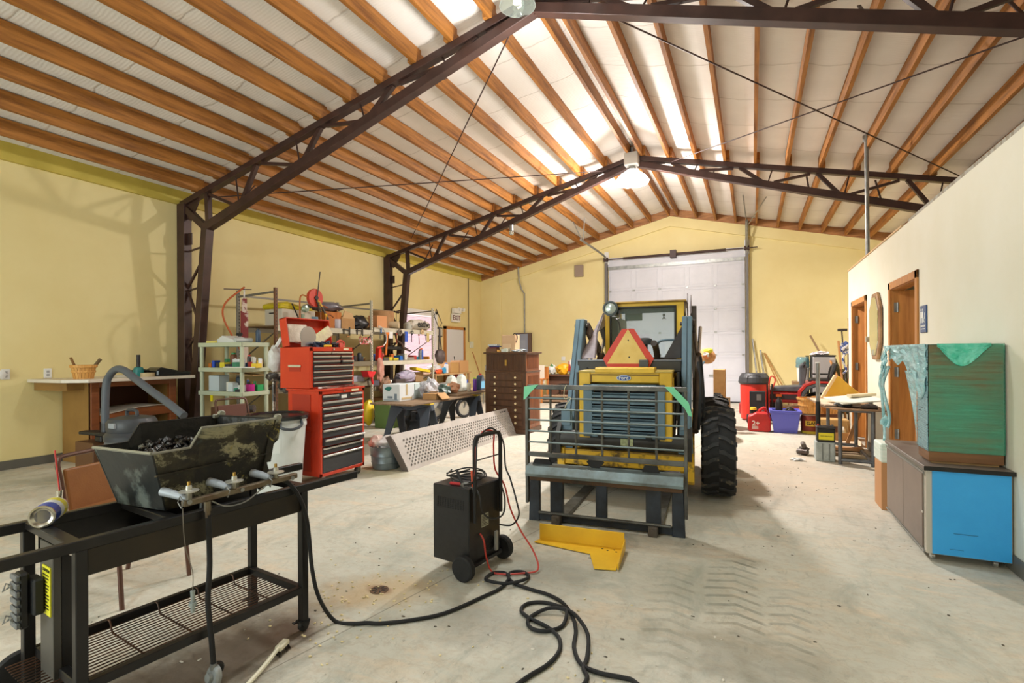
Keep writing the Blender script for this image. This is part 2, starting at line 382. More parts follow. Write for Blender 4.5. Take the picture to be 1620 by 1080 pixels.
# ---------------------------------------------------------------- purlins: one board per bay and line
BAYS = [(-4.9, .15, 'over the camera'), (.15, 5.0, 'near side of the nearer truss'), (4.86, 9.86, 'between the two trusses in view'), (9.76, YF-.04, 'from farther truss to gable wall')]
for bi, (y0, y1, where) in enumerate(BAYS):
    for side, xs in (('left', PXL), ('right', PXR)):
        for xi, x in enumerate(xs):
            if bi == 0 and abs(x-XM) > 99: continue
            off = .024*(1 if bi % 2 else -1)
            o = MB().box(-.023, .023, 0, y1-y0, purz(x), roofz(x)-.012).build('roof_purlin', WOODR, loc=(x+off, y0, 0))
            tag(o, 'lumber purlin, %s roof slope, %s' % (side, where), 'roof beam', '%s slope purlins, %s' % (side, where))
# ---------------------------------------------------------------- steel trusses
TN = [-7.35, -6.22, -5.01, -3.84, -2.69]; BN = [-6.66, -5.46, -4.35, -3.15]
def tz(x): return purz(x)-.005                     # top of top chord
def bz(x): return 4.885-.3225*abs(x-XM)            # underside of bottom chord
def truss(y, label):
    t = thing('steel_truss', label, 'roof truss', (0, y, 0))
    for sg, sd in ((-1, 'left'), (1, 'right')):
        X = lambda x: x if sg < 0 else 2*XM-x
        xe = -7.93
        p = MB(); p.prism([(X(XM-.0), tz(XM)), (X(xe), tz(xe)), (X(xe), tz(xe)-.085), (X(XM), tz(XM)-.085)], 'y', -.05, .05); p.build('top_chord', STEEL, t, bevel=.004)
        p = MB(); p.prism([(X(XM-.0), bz(XM)), (X(-7.34), bz(-7.34)), (X(-7.40), bz(-7.34)+.11), (X(XM), bz(XM)+.11)], 'y', -.055, .055); p.build('bottom_chord', STEEL, t, bevel=.004)
        def web(a, b, w=.05): MB().bar((X(a[0]), 0, a[1]), (X(b[0]), 0, b[1]), w, w*.9, (0, 1, 0)).build('web_member', STEEL, t)
        for i, b_ in enumerate(BN):
            web((TN[i]+.05, tz(TN[i])-.09), (b_-.07, bz(b_)+.10), .042)
            web((TN[i+1]-.05, tz(TN[i+1])-.09), (b_+.07, bz(b_)+.10), .058)
            MB().cyl((X(b_-.05), 0, tz(b_)-.08), (X(b_+.02), 0, bz(b_)+.10), .011, n=8).build('tie_rod', STEELD, t)
        web((-2.62, tz(-2.62)-.09), (-2.2, bz(-2.2)+.10), .04)
        # knee: strut from the eave to the knee, and the post under the first panel point
        web((-7.86, 3.60), (-7.36, bz(-7.34)+.06), .095)
        web((-7.33, tz(-7.35)-.07), (-7.30, bz(-7.3)+.08), .075)
        p = MB(); p.prism([(X(-7.95), 3.72), (X(-7.95), 3.50), (X(-7.72), 3.38), (X(-7.55), 3.62), (X(-7.50), tz(-7.5)-.06)], 'y', -.01, .01); p.build('gusset_plate', STEEL, t)
        # tapered column: outer leg on the wall, inner leg leaning to the base
        MB().box(X(-7.975), X(-7.80), -.06, .06, 0, 3.66).build('outer_leg', STEEL, t, bevel=.004)
        a, b_ = Vector((X(-7.34), 0, bz(-7.34)+.05)), Vector((X(-7.70), 0, 0)); MB().bar(a, b_, .13, .12, (0, 1, 0)).build('inner_leg', STEEL, t, bevel=.004)
        ix = lambda z: -7.70+.36*z/3.2
        zz = [.35, .95, 1.45, 1.75, 2.35, 2.85]
        for k in range(len(zz)-1):
            q0, q1 = ((-7.82, zz[k]), (ix(zz[k+1]), zz[k+1])) if k % 2 == 0 else ((ix(zz[k]), zz[k]), (-7.82, zz[k+1]))
            MB().bar((X(q0[0]), 0, q0[1]), (X(q1[0]), 0, q1[1]), .03, .03, (0, 1, 0)).build('lacing_bar', STEEL, t)
        for z in (1.6, 2.35, 2.95): MB().bar((X(-7.82), .01, z-.03), (X(ix(z)), .01, z+.03), .022, .022, (0, 1, 0)).build('lacing_bar', STEEL, t)
        MB().box(X(-7.80), X(-7.70), -.006, .006, 3.02, 3.2).build('bolting_lug', STEEL, t)
        # purlin clips hanging from the top chord
        for x in (-6.95, -5.95, -4.95, -3.45): MB().bar((X(x), .50, purz(x)+.03), (X(x), .05, bz(x)+.09), .028, .008).build('flange_brace', STEELD, t)
    p = MB(); p.box(XM-.12, XM+.12, -.02, .02, 4.88, 5.06); p.build('ridge_plate', STEEL, t)
    return t
truss(4.95, 'brown steel roof truss nearest the camera, with tapered laced column beside the wooden counter')
truss(9.81, 'brown steel roof truss farther back, under the brightly lit lamp')
truss(.10, 'brown steel roof truss overhead behind the camera')
for a, b_, lb in [((-2.30,4.95,4.82),(-7.28,9.81,3.93),'thin brown bracing rod from the nearer ridge down to the farther left column'),
               ((-7.28,4.95,3.68),(-2.45,9.81,4.88),'thin brown bracing rod from the nearer left column up to the lamp'),
               ((-1.37,4.95,4.74),(2.95,9.81,3.88),'thin brown bracing rod falling right from the nearer ridge to the partition'),
               ((-1.36,9.81,4.86),(2.95,4.95,3.86),'thin brown bracing rod rising from the partition to the lamp')]:
    tag(MB().cyl(a, b_, .0085, n=8).build('bracing_rod', STEELD), lb, 'rod', None)
# ---------------------------------------------------------------- high bay lamps
GLASS = M('lamp_glass', (225,235,228), .08, trans=.85)
def high_bay(loc, label, lit):
    t = thing('high_bay_lamp', label, 'lamp', loc)
    MB().box(-.13, .13, -.13, .13, .20, .44).build('ballast_housing', M('lamp_housing', (196,192,184), .4), t, bevel=.02, seg=2)
    MB().cyl((0,0,.44), (0,0,.56), .03, n=12).build('hanger', GALV, t)
    MB().lathe([(.06,.20),(.08,.14),(.115,.12)], n=28).build('collar', GALV, t, smooth=True)
    if lit:
        MB().lathe([(.10,.13),(.17,.07),(.26,.0),(.315,-.08),(.30,-.115),(.14,-.14),(.0001,-.145)], n=40).build('glowing_reflector', M('lamp_glow', (255,250,244), .5, emit=6), t, smooth=True)
    else:
        MB().lathe([(.10,.13),(.15,.05),(.185,-.06),(.178,-.06),(.145,.045),(.095,.12)], n=40, cap=False).build('glass_reflector', GLASS, t, smooth=True)
        pts = [(.035*math.cos(a*.6), .035*math.sin(a*.6), .10-a*.0035) for a in range(0, 46)]
        MB().tube(pts, .009, 8).build('spiral_bulb', M('cfl_bulb', (255,252,225), .3, emit=1.2), t, smooth=True)
    return t
high_bay((-2.04, 9.72, 4.66), 'large round high bay lamp glowing brilliant white under the farther truss', True)
high_bay((-2.14, 4.72, 4.93), 'glass high bay lamp with a spiral bulb at the ridge of the nearer truss', False)
high_bay((-2.04, -.3, 4.9), 'glass high bay lamp at the ridge behind the camera', False)
# small fixtures on trusses
t = thing('lamp_socket', 'small clear jelly-jar light hanging under the bottom chord of the farther truss', 'lamp', (-4.6, 9.78, 3.93))
MB().cyl((0,0,.0),(0,0,.12),.05,n=16).build('socket_box', GALV, t); MB().lathe([(.045,0),(.055,-.05),(.035,-.09),(.0001,-.10)], n=18).build('globe', GLASS, t, smooth=True)
tag(MB().cyl((1.49, 8.70, 2.66), (1.49, 8.75, 4.35), .027, n=12).cyl((1.49,8.75,4.33),(1.49,8.75,4.42),.045,n=12).build('conduit_pipe', GALV, smooth=True), 'upright steel vent pipe rising from the partition top to the roof', 'pipe')
# ---------------------------------------------------------------- overhead door in the gable wall
DOORW = M('white_overhead_door', (208,209,218), .42, rgb2=(200,201,210), scale=2, bump=.03, bscale=120)
x0, x1, zt_ = -3.755, -.16, 3.72
d = MB(); d.box(x0, x1, YF-.0, YF+.045, .02, zt_)
door = struct(d.build('door_1', DOORW))
nrow, ncol = 6, 5
rh = (zt_-.04)/nrow; cw = (x1-x0)/ncol
for r_ in range(nrow):
    z0 = .03+r_*rh
    MB().box(x0, x1, YF-.006, YF+.0, z0+.005, z0+rh-.005).build('door_section', DOORW, door, bevel=.003)
    p = MB()
    for c_ in range(ncol):
        a = x0+c_*cw+.055; b_ = a+cw-.11; za, zb = z0+.06, z0+rh-.06
        for (q0,q1,w0,w1) in ((a,b_,za,za+.012),(a,b_,zb-.012,zb),(a,a+.012,za,zb),(b_-.012,b_,za,zb)): p.box(q0,q1,YF-.014,YF-.006,w0,w1)
        p.box(a+.03,b_-.03,YF-.011,YF-.006,za+.03,zb-.03)
    p.build('raised_panel', DOORW, door)
    if r_:
        for c_ in range(0, ncol+1):
            xx = min(max(x0+c_*cw, x0+.05), x1-.05); MB().box(xx-.03, xx+.03, YF-.03, YF-.006, z0-.02, z0+.025).build('hinge', GALV, door)
MB().box(x0, x1, YF-.03, YF-.006, zt_, zt_+.09).build('header_angle', GALV, door)
MB().box(x0-.02, x1+.02, YF-.012, YF-.004, zt_+.09, zt_+.34).build('header_panel', DOORW, door)
MB().box(x0, x1, YF-.05, YF-.01, .0, .03).build('bottom_seal', BLACKP, door)
MB().box(-1.05, -.85, YF-.05, YF-.012, .70, .74).build('lift_handle', GALV, door)
tr = thing('door_track_and_spring', 'grey steel track, spring shaft and brackets around the white overhead door', 'door hardware', (0, YF-.1, 0))
for sx_, X_ in ((-1, x0-.05), (1, x1+.05)):
    MB().box(X_-.035, X_+.035, -.03, .09, 0, zt_+.2 if sx_ < 0 else zt_+1.0).build('vertical_track', M('track_steel', (112,108,106), .5, .5), tr)
    MB().box(X_-.06, X_+.06, .055, .09, zt_+.16, zt_+.52).build('end_bracket', WHITEP, tr)
    MB().cyl((X_+sx_*.06,-.02,zt_+.29),(X_-sx_*.06,-.02,zt_+.29),.06,n=16).build('cable_drum', STEELD, tr)
MB().cyl((x0-.12,-.02,zt_+.29),(x1+.30,-.02,zt_+.29),.014,n=10).build('shaft', STEELD, tr)
MB().cyl((x0+.45,-.02,zt_+.29),(-2.0,-.02,zt_+.29),.034,n=12).build('torsion_spring', STEELD, tr); MB().cyl((-1.9,-.02,zt_+.29),(x1-.45,-.02,zt_+.29),.034,n=12).build('torsion_spring', STEELD, tr)
MB().box(-2.02,-1.86,-.07,.08,zt_+.2,zt_+.40).build('centre_bracket', STEELD, tr)
# horizontal tracks that carry the door back under the roof
for X_, ze, ye in ((x0-.05, 4.12, -2.4), (x1+.05, 4.62, -.15)):
    MB().tube(smoothpath([(X_,0,zt_+.1),(X_,-.05,zt_+.3),(X_,-.4,ze-.02),(X_,ye,ze)], 5), .028, 8).build('horizontal_track', GALV, tr)
MB().cyl((x0-.05,-2.3,4.12),(x0-.25,-2.4,4.60),.012,n=6).cyl((x0-.05,-2.2,4.12),(x0+.05,-2.4,4.66),.012,n=6).build('track_hanger', GALV, tr)
MB().cyl((x1+.05,-.1,4.62),(x1-.0,-2.4,4.72),.013,n=6).cyl((x1+.05,-.05,4.55),(x1+.45,-2.4,4.62),.013,n=6).build('track_hanger', GALV, tr)
tag(MB().box(-4.80,-4.53,YF+.0,YF+.09,3.60,3.95).build('speaker_box', M('taupe_box', (150,132,116), .6), bevel=.01), 'small taupe box mounted on the gable wall left of the overhead door', 'wall box')
# conduit and electrical panel on the gable wall
tag(MB().tube([(-6.62,YF-.05,purz(-6.6)+.02),(-6.60,YF-.03,3.62),(-6.55,YF+.03,3.35),(-6.45,YF+.04,3.2),(-6.45,YF+.04,1.9)], .022, 8).build('electrical_conduit', GALV, smooth=True), 'grey conduit dropping down the gable wall to the electrical panel', 'pipe')
t = thing('breaker_box', 'flat grey electrical breaker box on the gable wall behind the tall chest', 'panel', (-6.46, YF+.03, 1.44))
MB().box(-.26,.26,-.09,0,-.12,.52).build('case', M('panel_wood', (96,74,60), .6), t); MB().box(-.21,.16,-.10,-.09,-.08,.49).build('panel_door', M('panel_grey', (140,146,160), .45), t, bevel=.004); MB().box(-.1,.08,-.108,-.10,.0,.3).build('inner_door', M('panel_grey2', (150,156,168), .45), t)
for x, z, nm in ((-5.18,1.16,'on the gable wall above the cluttered far desk'),):
    o = tag(MB().box(x-.06,x+.06,YF+.05,YF+.08,z-.06,z+.06).build('wall_outlet', WHITEP, bevel=.005), 'white wall outlet '+nm, 'outlet')
for y, z, nm in ((3.30,1.126,'nearest the wooden counter'),(2.90,1.127,'farther left')):
    t = tag(MB().box(XL,XL+.012,y-.04,y+.04,z-.06,z+.06).build('wall_outlet', WHITEP, bevel=.003), 'white outlet plate on the left wall, '+nm, 'outlet')
    MB().box(XL+.012,XL+.016,y-.015,y+.015,z-.035,z-.008).box(XL+.012,XL+.016,y-.015,y+.015,z+.008,z+.035).build('socket', M('socket_grey',(170,170,168),.5), t)
t = tag(MB().lathe([(.03,0),(.05,.02),(.05,.05),(.0001,.07)], n=16, X=Matrix.Translation((XL+.012,2.84,1.127)) @ Matrix.Rotation(R(90),4,'Y')).build('sensor_plug', WHITEP, smooth=True), 'round white plug sticking out of the leftmost wall outlet', 'plug')
# left wall: exit sign, door, picture, window, thermostat
t = thing('exit_sign', 'white EXIT sign with twin emergency lights high on the left wall', 'sign', (XL+.02, 12.98, 2.38))
MB().box(0,.06,-.24,.20,-.12,.13).build('sign_face', WHITEP, t, bevel=.006)
MB().box(0,.10,-.20,.20,.14,.28).build('battery_housing', WHITEP, t, bevel=.01)
for yy in (.10,.30): MB().cyl((.05,yy,.27),(.14,yy,.25),.055,.05,n=16).build('emergency_light', WHITEP, t)
text('lettering', 'EXIT', .20, M('exit_letters',(110,60,66),.5), t, (.062,-.02,0), (R(90),0,R(90)), ext=.002, bold=True)
dr = struct(MB().box(XL-.0,XL+.035,12.46,13.42,.02,2.04).build('door_2', M('white_painted_door',(224,226,232),.45)))
MB().cyl((XL+.035,12.55,.98),(XL+.09,12.55,.98),.03,n=12).build('door_handle', CHROME, dr)
for i,(a,b_,c_,d_) in enumerate(((12.36,12.46,0,2.12),(13.42,13.52,0,2.12),(12.36,13.52,2.04,2.12))): struct(MB().box(XL,XL+.05,a,b_,c_,d_).build('trim_%d'%(6+i), OAK))
t = thing('picture_frame', 'small dark framed paper hanging between the rack and the white door', 'picture', (XL+.01,12.13,1.94))
MB().box(0,.02,-.14,.14,-.13,.13).build('frame', M('dark_frame',(60,52,44),.5), t); MB().box(.02,.024,-.11,.11,-.10,.10).build('paper', M('paper',(232,226,206),.7), t)
wn = struct(MB().box(XL+.0,XL+.02,10.50,11.90,.75,2.42).build('window_1', WHITEP))
MB().box(XL+.02,XL+.023,10.56,11.84,.81,2.36).build('window_pane', M('bright_daylight_pane',(250,232,242),.4,emit=.75), wn)
bl = MB()
for k in range(46): z = .83+k*.033; bl.cb((XL+.05,11.2,z),(.03,1.28,.003),(0,R(38),0))
bl.build('blind', M('pink_white_blind',(244,230,238),.5), wn)
for i,(a,b_,c_,d_) in enumerate(((10.42,10.50,.68,2.5),(11.90,11.98,.68,2.5),(10.42,11.98,2.42,2.5),(10.42,11.98,.68,.75))): struct(MB().box(XL,XL+.06,a,b_,c_,d_).build('trim_%d'%(9+i), WHITEP))
tag(MB().box(XL,XL+.04,13.85,14.05,1.50,1.70).build('thermostat', M('thermostat_white',(226,230,214),.5), bevel=.008), 'small white thermostat on the left wall right of the white door', 'thermostat')
tag(MB().cyl((XL+.02,13.78,1.68),(XL+.02,13.78,3.66),.012,n=6).build('signal_wire', M('wire_grey',(120,108,80),.6)), 'thin vertical wire conduit running up the left wall to the roof', 'pipe')
# ---------------------------------------------------------------- restroom partition: door openings
def opening(n, y0, y1, label):
    o = struct(MB().box(XR+.02,XR+.12,y0-.0,y0+.02,0,2.05).box(XR+.02,XR+.12,y1-.02,y1,0,2.05).box(XR+.02,XR+.12,y0,y1,2.03,2.05).build('door_%d'%n, OAK))
    c = MB(); c.box(XR-.018,XR,y0-.075,y0+.005,0,2.12).box(XR-.018,XR,y1-.005,y1+.075,0,2.12).box(XR-.018,XR,y0-.075,y1+.075,2.04,2.12); c.build('door_casing', OAK, o, bevel=.004)
    MB().box(XR+.0,XR+.12,y0,y0+.018,0,2.045).box(XR+.0,XR+.12,y1-.018,y1,0,2.045).box(XR,XR+.12,y0,y1,2.032,2.048).build('door_jamb', OAK, o)
    # slab hinged on the far jamb, standing open into the room behind
    X = Matrix.Translation((XR+.06,y1-.025,0)) @ Matrix.Rotation(R(50),4,'Z')
    MB().box(-.0,.04,-(y1-y0-.05),0,.01,2.02,X).build('door_slab', M('oak_door_slab',(190,124,56),.42,rgb2=(156,94,36),scale=3,stretch=(5,5,.5)), o)
    for z in (.35,1.05,1.78): MB().cyl((XR+.052,y1-.03,z),(XR+.052,y1-.03,z+.11),.01,n=8).box(XR+.02,XR+.055,y1-.022,y1-.016,z,z+.11).build('door_hinge', GALV, o)
opening(3, *PD[0], ''); opening(4, *PD[1], '')
t = thing('restroom_sign', 'dark blue restroom sign with white figures on the partition', 'sign', (XR-.004, 5.86, 1.637))
MB().box(-.008,.004,-.09,.09,-.125,.125).build('sign_plate', M('sign_blue',(58,82,126),.35), t, bevel=.004)
fg = MB()
for yy, sk in ((-.0,0),(.045,1)):
    fg.cb((-.010,-yy+.045,.085),(.003,.018,.018)); 
    fg.prism([(-yy+.028,.07),(-yy+.062,.07),(-yy+(.070 if sk else .062),.01),(-yy+(.020 if sk else .028),.01)],'x',-.0115,-.0085); fg.box(-.0115,-.0085,-yy+.033,-yy+.043,-.035,.01).box(-.0115,-.0085,-yy+.047,-yy+.057,-.035,.01)
fg.box(-.0115,-.0085,-.068,-.058,-.0,.055); fg.tube(arc((-.010,-.055,-.012),.02,0,360,14,'yz')[:-1],.003,5,closed=True)
fg.build('pictogram', WHITEP, t)
text('lettering','RESTROOM',.024,WHITEP,t,(-.009,0,-.065),(R(90),0,R(-90)),ext=.001,bold=True)
MB().box(-.0095,-.0085,-.06,.06,-.095,-.088).build('braille_strip', WHITEP, t)
t = thing('wall_mirror', 'elongated octagonal mirror in a wood frame between the two oak door openings', 'mirror', (XR-.005, 7.79, 1.655))
oc = [(-.13,-.42),(.13,-.42),(.30,-.22),(.30,.22),(.13,.42),(-.13,.42),(-.30,.22),(-.30,-.22)]
MB().prism(oc,'x',-.035,.0).build('frame', M('mirror_frame_wood',(168,130,88),.4,rgb2=(120,84,52),scale=6), t, bevel=.012, seg=2)
MB().prism([(a*.80,b_*.87) for a,b_ in oc],'x',-.042,-.035).build('mirror_glass', M('mirror_glass',(225,232,230),.04,1.0), t, bevel=.006)
tag(MB().cyl((XR,8.20,1.50),(XR-.06,8.20,1.50),.035,.04,n=16).build('round_wall_knob', M('dark_disc',(150,140,120),.4), smooth=True), 'small round dimmer on the partition beside the far oak opening', 'switch')
# ================================================================ FOREGROUND
GREASE = M('greasy_cast_aluminium', (44,42,38), .42, .35, rgb2=(20,20,20), scale=4, lo=.35, hi=.7, bump=.25, bscale=26, rvar=.12)
def stained_cast():
    mt = bpy.data.materials.new('stained_cast_aluminium'); mt.use_nodes = True; nt = mt.node_tree; N = nt.nodes; Lk = nt.links; b = N['Principled BSDF']
    tc = N.new('ShaderNodeTexCoord')
    def ns(sc, det, off=0, rough=.65):
        mp = N.new('ShaderNodeMapping'); mp.inputs['Location'].default_value = (off, off*.7, 0); Lk.new(tc.outputs['Object'], mp.inputs[0])
        n = N.new('ShaderNodeTexNoise'); n.inputs['Scale'].default_value = sc; n.inputs['Detail'].default_value = det; n.inputs['Roughness'].default_value = rough; n.inputs['Distortion'].default_value = .5; Lk.new(mp.outputs[0], n.inputs[0]); return n.outputs[0]
    def rp(v, a, b_):
        r = N.new('ShaderNodeValToRGB'); e = r.color_ramp.elements; e[0].position = a; e[0].color = (0,0,0,1); e[1].position = b_; e[1].color = (1,1,1,1); Lk.new(v, r.inputs[0]); return r.outputs[0]
    def mx(f, a, c):
        m_ = N.new('ShaderNodeMix'); m_.data_type = 'RGBA'; Lk.new(f, m_.inputs[0])
        for s_, v in ((6, a), (7, c)):
            if isinstance(v, tuple): m_.inputs[s_].default_value = v
            else: Lk.new(v, m_.inputs[s_])
        return m_.outputs[2]
    col = mx(rp(ns(5, 8), .42, .62), S(36,34,31), S(70,64,46))
    col = mx(rp(ns(4.2, 9, 3.1, .75), .51, .57), col, S(156,152,124))
    col = mx(rp(ns(7, 9, 7.7, .8), .58, .63), col, S(160,146,64))
    col = mx(rp(ns(3.4, 6, 12.3), .56, .72), col, S(96,110,106))
    Lk.new(col, b.inputs['Base Color']); b.inputs['Roughness'].default_value = .45; b.inputs['Metallic'].default_value = .3
    bp = N.new('ShaderNodeBump'); bp.inputs['Strength'].default_value = .35; bp.inputs['Distance'].default_value = .01; Lk.new(ns(30, 6), bp.inputs['Height']); Lk.new(bp.outputs[0], b.inputs['Normal'])
    return mt
CAST = stained_cast()
# ---------------- grill cart (x = 0 near rail, x = -.42 far rail, y runs away from the camera)
cart = thing('grill_cart', 'black metal barbecue cart frame with wire bottom shelf, in the left foreground', 'cart', (-1.985, 1.85, 0), -7)
def rail(n, a, b, w=.03, h=.04, mat=BLACKM, par=cart): return MB().bar(a, b, w, h).build(n, mat, par, bevel=.003)
rail('top_rail', (-.0,-1.75,.697), (0,.293,.697), .032, .038); rail('top_rail', (-.43,-1.75,.697), (-.43,.262,.697), .032, .038)
for y in (-.92, -.61, -.04): rail('cross_bar', (-.43,y,.700), (0,y,.700), .045, .028)
for x, y in ((0,-.035),(-.43,-.035),(0,-.905),(-.43,-.93)):
    rail('leg', (x,y,.045 if y > -.1 else .10), (x,y,.68), .036, .036)
MB().box(-.008,.004,-.90,-.05,.585,.68).build('side_apron', M('apron_metal',(52,44,32),.5,.3,rgb2=(38,34,28),scale=4), cart)
MB().box(-.43,-.42,-.90,-.05,.585,.68).build('side_apron', BLACKM, cart)
MB().box(-.42,-.01,-.60,-.06,.585,.592).build('drip_tray', BLACKM, cart)
for x in (0,-.43): rail('shelf_rail', (x,-.93,.205), (x,-.03,.205), .03, .035)
for y in (-.90,-.045): rail('shelf_rail', (-.43,y,.205), (0,y,.205), .03, .035)
wr = MB(); k = 0
for i in range(17): x = -.035-.0235*i; wr.cyl((x,-1.0,.190),(x,-.055,.190),.0026,n=6)
wr.build('wire_shelf', M('rusty_wire',(58,48,42),.5,.5,rgb2=(96,66,50),scale=3,lo=.45,hi=.6), cart)
for y in (-.86,-.68,-.50,-.33,-.16): MB().tube(smoothpath([(-.415,y,.225),(-.395,y,.222),(-.375,y,.186),(-.35,y,.184),(-.05,y,.184),(-.035,y,.186),(-.02,y,.222)],3), .0036, 6).build('shelf_hook_wire', M('rusty_wire',(58,48,42)), cart)
for x in (0,-.43):
    c_ = MB().cyl((x-.014,-.035,.025),(x+.014,-.035,.025),.025,n=18).build('caster_wheel', BLACKP, cart, bevel=.004)
    MB().prism([(-.06,.052),(-.012,.052),(-.02,.025),(-.035,.02),(-.05,.03)],'x',x-.022,x-.016).prism([(-.06,.052),(-.012,.052),(-.02,.025),(-.035,.02),(-.05,.03)],'x',x+.016,x+.022).box(x-.022,x+.022,-.06,-.012,.047,.055).cb((x-.03,-.06,.04),(.018,.02,.006)).build('caster_fork', BLACKP, c_)
# left end: twin plates, tank bracket, caution label, big wheels
MB().box(-.296,-.168,-.93,-.905,.05,.67).build('tank_post', M('grey_black_metal',(84,82,78),.4,.4), cart, bevel=.002)
MB().prism([(-.905,.05),(-.86,.09),(-.86,.60),(-.905,.64)],'x',-.185,-.168).build('tank_post', BLACKM, cart)
lab = MB().box(-.262,-.183,-.9335,-.930,.41,.585).build('caution_label', M('label_yellow',(232,224,44),.5), cart)
text('lettering','CAUTION',.016,BLACKP,lab,(-.2225,-.9345,.572),(R(90),0,0),ext=.0005)
ln = MB()
for i in range(11): ln.box(-.255,-.195-.015*(i%3==2),-.9345,-.9333,.552-i*.012,.556-i*.012)
ln.build('fine_print', BLACKP, lab)
hb = MB().box(-.30,-.225,-.968,-.935,.415,.545).build('tank_bracket', BLACKP, cart, bevel=.006)
MB().box(-.315,-.255,-1.0,-.968,.37,.57).build('clamp_body', BLACKP, hb, bevel=.008)
cl = MB()
for i in range(7): cl.box(-.318,-.252,-1.008,-.995,.378+i*.028,.398+i*.028)
cl.build('clamp_ribs', GREYP, hb, bevel=.003)
for z in (.525,.41): MB().tube([(-.30,-1.0,z),(-.31,-1.02,z+.01),(-.30,-1.03,z-.012),(-.29,-1.02,z-.002),(-.30,-1.0,z+.006)],.003,6).cyl((-.31,-1.01,z),(-.28,-1.01,z),.006,n=8).build('thumb_screw', GALV, hb)
for x in (-.50,.06):
    ti = MB().lathe([(.045,-.018),(.075,-.02),(.095,-.016),(.1,0),(.095,.016),(.075,.02),(.045,.018)], n=30, X=Matrix.Translation((x,-.93,.1)) @ Matrix.Rotation(R(90),4,'Y')).build('rear_wheel', RUBBER, cart, smooth=True)
    MB().cyl((x-.014,-.93,.1),(x+.014,-.93,.1),.055,n=18).build('wheel_hub', GREYP, ti, bevel=.004)
MB().cyl((-.5,-.93,.1),(.06,-.93,.1),.008,n=8).build('axle', BLACKM, cart)
# ---------------- firebox of the gas grill standing on the cart
fb = thing('grill_firebox', 'open stained cast aluminium grill firebox standing on the black cart', 'grill', (-1.985, 1.85, 0.722), -7)
def fbx(t=0.0):
    # outline of the wall top and bottom: near wall x=-.05, far wall x=-.42
    n_ = [(-.665,.245),(-.524,.245),(-.478,.318),(-.14,.318)]
    return n_
zt0 = .26
sh = MB(); th = .007
def wall_strip(mb, lo, hi, nrm):
    n = len(lo); v = [Vector(p) for p in lo+hi]; off = Vector(nrm)*th; v += [p+off for p in v]
    f = []
    for i in range(n-1):
        f += [(i,i+1,n+i+1,n+i), (2*n+i,3*n+i,3*n+i+1,2*n+i+1), (n+i,n+i+1,3*n+i+1,3*n+i)]
    f += [(0,n,3*n,2*n),(n-1,2*n+n-1,3*n+n-1,n+n-1)]
    mb.add(v, f)
top_n = [(-.05,-.665,.240),(-.05,-.524,.242),(-.05,-.478,.318),(-.05,-.14,.318)]; bot_n = [(-.085,-.605,0),(-.085,-.50,0),(-.085,-.45,0),(-.085,-.20,0)]
top_f = [(-.425,-.725,.240),(-.425,-.60,.242),(-.425,-.555,.318),(-.425,-.22,.318)]; bot_f = [(-.375,-.66,0),(-.375,-.56,0),(-.375,-.50,0),(-.375,-.20,0)]
a = MB(); wall_strip(a, bot_n, top_n, (-1,0,0)); a.build('near_wall', CAST, fb)
a = MB(); wall_strip(a, bot_f, top_f, (1,0,0)); a.build('far_wall', GREASE, fb)
a = MB(); wall_strip(a, [bot_n[0],bot_f[0]], [top_n[0],top_f[0]], (0,1,0)); a.build('left_wall', M('blackened_aluminium_end',(40,44,46),.4,.35,rgb2=(120,130,126),scale=5,lo=.34,hi=.44,bump=.15), fb)
a = MB(); wall_strip(a, [bot_n[3],bot_f[3]], [top_n[3],top_f[3]], (0,-1,0)); a.build('right_wall', GREASE, fb)
# stepped casting on the right edge of the near wall
MB().prism([(-.20,0),(-.17,.06),(-.185,.12),(-.165,.12),(-.15,.2),(-.125,.22),(-.11,.318),(-.16,.318),(-.22,.0)],'x',-.075,-.055).build('end_flange', CAST, fb)
MB().add([(-.09,-.6,.005),(-.09,-.2,.005),(-.37,-.2,.005),(-.37,-.65,.005),(-.09,-.6,.0),(-.09,-.2,.0),(-.37,-.2,.0),(-.37,-.65,.0)],[(0,1,2,3),(7,6,5,4),(0,4,5,1),(1,5,6,2),(2,6,7,3),(3,7,4,0)]).build('bottom', GREASE, fb)
rim = [tuple(Vector(p)+Vector((0,0,.002))) for p in top_n]; rim2 = [tuple(Vector(p)+Vector((0,0,.002))) for p in top_f]
MB().tube(rim,.0055,6).build('rim_bead', M('scraped_rim',(150,150,138),.4,.5), fb); MB().tube([rim[0],rim2[0]],.0065,6).build('rim_bead', M('scraped_rim',(150,150,138)), fb)
MB().tube(rim2,.005,6).build('rim_bead', GREASE, fb); MB().tube([rim[3],rim2[3]],.006,6).build('rim_bead', GREASE, fb)
# ledge line round the shell, and the crust of grease inside
for (p, q) in (((-.056,-.652,.15),(-.056,-.175,.16)),): MB().cyl(p,q,.004,n=6).build('cast_ledge', CAST, fb)
MB().cyl((-.066,-.640,.165),(-.400,-.695,.165),.005,n=6).build('cast_ledge', GREASE, fb)
cr_ = MB(); random.seed(3)
for i in range(620):
    t_ = random.random(); y = random.uniform(-.60+.03*(1-t_),-.20); x = -.385+.27*t_**1.4; z = .215-.13*t_+.03*random.random()
    cr_.blob((x,y,z),(.008+.010*random.random(),)*3, seed=i, amp=.8, freq=2.6, sub=1)
cr_.box(-.385,-.10,-.60,-.19,.05,.085)
cr_.build('grease_crust', M('glossy_charred_grease',(34,30,27),.2,0,rgb2=(120,116,100),scale=14,lo=.36,hi=.48,bump=.5,bscale=40), fb, smooth=False)
for (x,y,z) in ((-.06,-.125,.325),(-.41,-.205,.33)): MB().cyl((x-.012,y,z),(x+.012,y,z),.016,n=14).box(x-.008,x+.008,y-.04,y,z-.02,z).build('hinge_lug', M('scraped_rim',(150,150,138)), fb, bevel=.003)
